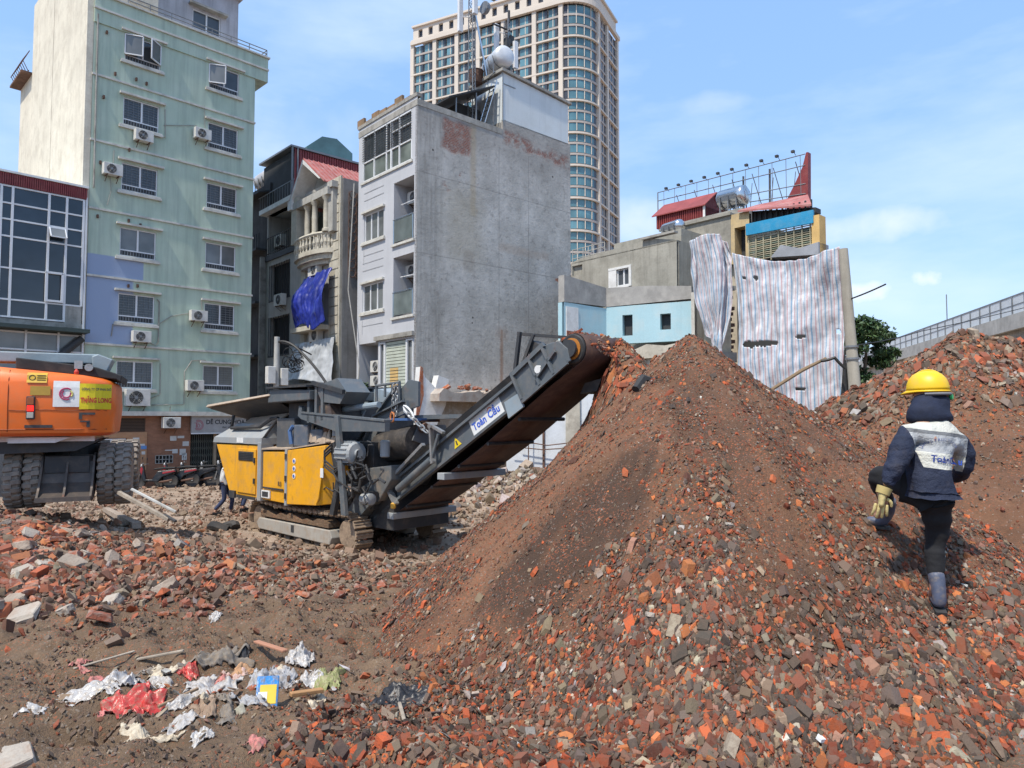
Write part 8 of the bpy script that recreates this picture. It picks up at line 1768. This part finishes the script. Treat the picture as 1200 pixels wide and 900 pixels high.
# flat stone and dark tyre scrap
for (u, v, s_, nm, lab, mat_, cat_) in ((488, 872, .5, 'flat_stone', 'flat brown stone slab at the foot of the gravel below the black bag', M_CHUNKS[0], 'stone'), (18, 893, .9, 'concrete_block', 'pale concrete block cut off by the bottom left corner', M_CHUNKS[1], 'concrete block'), (762, 721, .36, 'pale_stone', 'pale yellowish stone lying on the lower face of the pointed heap', M_CHUNKS[1], 'stone'), (1067, 818, .34, 'cream_stone', 'square cream stone among the gravel at the lower right', mk('cream_stone', (.62, .52, .34), .8), 'stone'), (855, 617, .42, 'white_chip', 'long whitish plaster chip high on the pointed heap', M_CHUNKS[1], 'plaster chip'), (968, 866, .4, 'white_chip', 'white plaster chip among the gravel at the bottom right', M_WHITE, 'plaster chip')):
    q = gpt(u, v, .0); o = bpy.data.objects.new(nm, cm_[(u * 7) % 6].copy()); o.data.materials.clear(); o.data.materials.append(mat_); COL.objects.link(o); o.location = q + Vector((0, 0, .02 * s_)); o.rotation_euler = (.2, .15, u); o.scale = (s_, s_, s_ * .8); tag(o, lab, cat_)
m = MB(); c = gpt(262, 622, .08); m.tube([c + Vector((.30 * math.cos(a), .12 * math.sin(a), .06 * math.sin(a * 2))) for a in np.linspace(0, 5.2, 12)], [.12] * 12, 8); o = m.build('tyre_scrap', M_BLACK, smooth='auto'); tag(o, 'crumpled dark rubber scrap lying on the rubble before the walking person', 'rubber scrap')
m = MB(); c = gpt(745, 462, .05); m.tube([c, c + Vector((.1, .1, .12)), c + Vector((.22, .1, .1))], [.05, .06, .03], 7); o = m.build('black_scrap', M_BLACK); tag(o, 'small black plastic scrap near the tip of the pointed heap', 'plastic scrap')
# ---------------------------------------------------------------- rubbish: crumpled bags and rags
def rag(name, label, cat, u, v, w_, d_, h_, mat, seed, rot=0.0, n=46, fold=4.2, lift=.0):
    c = gpt(u, v, 0); r0 = np.random.RandomState(seed); s = np.linspace(-1, 1, n); S, T = np.meshgrid(s, s)
    a = np.arctan2(T, S); rr_ = np.hypot(S, T); edge = 1 + fbm(np.cos(a) * 1.7 + seed, np.sin(a) * 1.7, seed, 3) * .6
    x = S * edge + fbm(S * 1.6 + seed, T * 1.6, seed + 1, 3) * .35; y = T * edge + fbm(S * 1.6, T * 1.6 + seed, seed + 2, 3) * .35
    f1_ = np.abs(fbm(S * fold + seed, T * fold, seed + 3, 4)); f2_ = fbm(S * 1.2, T * 1.2 + seed, seed + 4, 2)
    hgt = h_ * (np.clip(1 - rr_ ** 2 * .8, 0, 1) * (.6 + .7 * f2_) + f1_ * 1.0 - .12)
    ca, sa = math.cos(rot), math.sin(rot); X_ = c.x + (x * w_ * ca - y * d_ * sa); Y_ = c.y + (x * w_ * sa + y * d_ * ca); Z_ = surf_z(X_, Y_) + hgt + .004 + lift
    V = np.stack([X_.ravel(), Y_.ravel(), Z_.ravel()], 1); F = grid_faces(n, n); cc = V[F].mean(1)
    tear = fbm(S * 2.6 + seed, T * 2.6 - seed, seed + 8, 3).ravel()[F].mean(1); keep = (rr_.ravel()[F].mean(1) + tear * .55 < .98)
    o = np_mesh(name, V, F[keep], [mat], None, smooth=True); md = o.modifiers.new('t', 'SOLIDIFY'); md.thickness = .003
    return tag(o, label, cat)
def film(name, col, rough=.3, var=.15): return mk(name, col, rough, var=var, vs=14, bump=.35, bs=30, dirt=(.27, .20, .13), damt=.75)
F_W = film('bag_white', (.47, .45, .43)); F_T = film('bag_greyish', (.44, .42, .40), .5); F_R = film('bag_red', (.52, .05, .04)); F_P = film('rag_pink', (.50, .17, .15), .7); F_G = film('rag_grey', (.20, .175, .15), .9); F_C = film('rag_cream', (.56, .48, .36), .8); F_GR = film('bag_green', (.26, .27, .10), .5); F_B = mk('bag_black', (.016, .016, .018), .4, var=.3, vs=14, bump=.3, bs=30, dirt=(.12, .09, .07), damt=.3); F_BL = film('pack_blue', (.02, .22, .55), .35); F_LT = film('wool_grey', (.38, .38, .39), .95)
RAG = [('plastic_bag', 'white plastic bag at the left end of the rubbish heap', 'plastic bag', 108, 815, .17, .10, .035, F_W), ('plastic_bag', 'white and lilac plastic bag in the upper left of the rubbish heap', 'plastic bag', 158, 800, .14, .13, .06, F_W),
 ('rag', 'dusty pink rag left of the bright red plastic bag', 'rag', 140, 829, .10, .09, .04, F_P), ('plastic_bag', 'bright red plastic bag in the lower left of the rubbish heap', 'plastic bag', 163, 832, .12, .15, .07, F_R),
 ('rag', 'cream rag beside the white bag on the rubbish heap', 'rag', 200, 786, .13, .10, .05, F_C), ('plastic_bag', 'flat red plastic scrap below the rolled grey cloth', 'plastic bag', 216, 785, .12, .06, .05, F_R),
 ('rolled_cloth', 'long rolled grey brown cloth on top of the rubbish heap', 'cloth', 250, 778, .22, .08, .085, F_G), ('plastic_bag', 'crumpled translucent grey plastic bag in the middle of the rubbish heap', 'plastic bag', 246, 812, .15, .14, .06, F_T),
 ('rag', 'pale pinkish rag just right of the middle of the rubbish heap', 'rag', 276, 797, .10, .09, .05, film('rag_pale_pink', (.55, .38, .33), .8)), ('cardboard_piece', 'torn orange brown cardboard piece on the rubbish heap', 'cardboard', 288, 790, .08, .08, .05, film('cardboard', (.45, .25, .13), .9)),
 ('wool_tangle', 'fluffy grey wool tangle right of the middle of the rubbish heap', 'wool', 318, 800, .16, .15, .08, F_LT), ('wool_tangle', 'fluffy pale wadding in front of the blue and yellow packet', 'wool', 290, 826, .14, .11, .05, F_LT),
 ('plastic_bag', 'stiff white plastic bag standing at the top right of the rubbish heap', 'plastic bag', 352, 772, .12, .09, .11, F_W), ('plastic_bag', 'translucent white bag between the tangle and the green bag', 'plastic bag', 362, 800, .10, .09, .05, F_W),
 ('plastic_bag', 'olive green plastic bag at the right end of the rubbish heap', 'plastic bag', 385, 797, .10, .09, .05, F_GR), ('rag', 'long greyish rag in the lower middle of the rubbish heap', 'rag', 212, 848, .15, .08, .04, F_T),
 ('rag', 'dirty yellowish rag at the bottom of the rubbish heap', 'rag', 160, 856, .13, .07, .03, F_C), ('foam_piece', 'small separate white scrap below the rubbish heap', 'foam scrap', 239, 864, .05, .06, .03, F_W), ('foam_piece', 'white foam tray scrap lying alone at the far left of the rubbish', 'foam scrap', 38, 834, .085, .03, .012, F_W),
 ('foam_piece', 'small round white scrap near the middle of the rubbish heap', 'foam scrap', 206, 828, .06, .04, .03, F_W), ('plastic_bag', 'shiny black plastic bag lying at the foot of the gravel', 'plastic bag', 472, 826, .16, .11, .06, F_B), ('rag', 'black cloth patch at the top of the rubbish beside the rolled cloth', 'rag', 286, 770, .08, .05, .04, F_B),
 ('plastic_bag', 'tiny white bag scrap alone on the dirt above the rubbish', 'plastic bag', 252, 728, .045, .05, .03, F_W), ('rag', 'brown rag under the stick in the rubbish heap', 'rag', 238, 838, .11, .08, .03, film('rag_brown', (.28, .19, .13), .9)), ('rag', 'pinkish flat rag on the dirt above the white bag', 'rag', 120, 800, .08, .04, .02, F_P)]
for i, (nm, lab, cat_, u, v, a, b_, h_, mt) in enumerate(RAG): rag(nm, lab, cat_, u, v, a * 1.22, b_ * 1.2, h_ * .82, mt, 300 + i * 7, rot=(i * 1.7) % 3.1 if nm not in ('rolled_cloth', 'foam_piece') else .25, fold=6 if 'wool' in nm else 3.5)
er = random.Random(17)
for k in range(26):
    u, v = er.gauss(250, 75), er.gauss(818, 26)
    if not 40 < u < 420 or not 765 < v < 880: continue
    nm, kind, mt = er.choice([('plastic_scrap', 'dirty white plastic scrap', F_W), ('cloth_scrap', 'small grey cloth scrap', F_T), ('cloth_scrap', 'small cream cloth scrap', F_C), ('cloth_scrap', 'small brown cloth scrap', F_G), ('plastic_scrap', 'small pink plastic scrap', F_P)])
    rag(nm, kind + (' in the left part' if u < 170 else ' in the middle' if u < 280 else ' in the right part') + ' of the rubbish heap', 'scrap', u, v, er.uniform(.04, .11), er.uniform(.025, .06), er.uniform(.015, .04), mt, 800 + k * 3, rot=er.uniform(0, 3), n=24)['group'] = 'scraps scattered through the rubbish heap'
# packet with printed panels
pk = gpt(313, 822, .06); PT = thing('snack_packet', 'blue, yellow and white snack packet lying in the right half of the rubbish heap', 'packet', pk, R(20)); PT.rotation_euler = (R(52), R(4), R(18))
m = MB(); m.box(-.075, .075, -.115, .115, -.012, .012); m.build('wrapper', F_BL, PT, bevel=.01); m = MB(); m.box(-.05, .06, -.08, .05, .0125, .0155); m.build('yellow_panel', mk('packet_yellow', (.75, .52, .05), .4, bump=0), PT); m = MB(); m.box(-.06, .0, -.1, .0, .016, .018); m.build('white_panel', M_WHITE, PT)
# larger litter dirt lumps around the rubbish
xy = scatter(500, -3.3, -.9, 4.2, 6.0, 401, lambda x, y: gauss(x, y, -2.0, 5.3, .9, .5)); stones('rubbish_debris', xy, np.random.RandomState(402).uniform(.02, .075, len(xy)), [4, 3, 3, 6, 8, 10, 8, 6, 8, 10, 5], 403, None, surf_z, flat=.6, dust=.1)
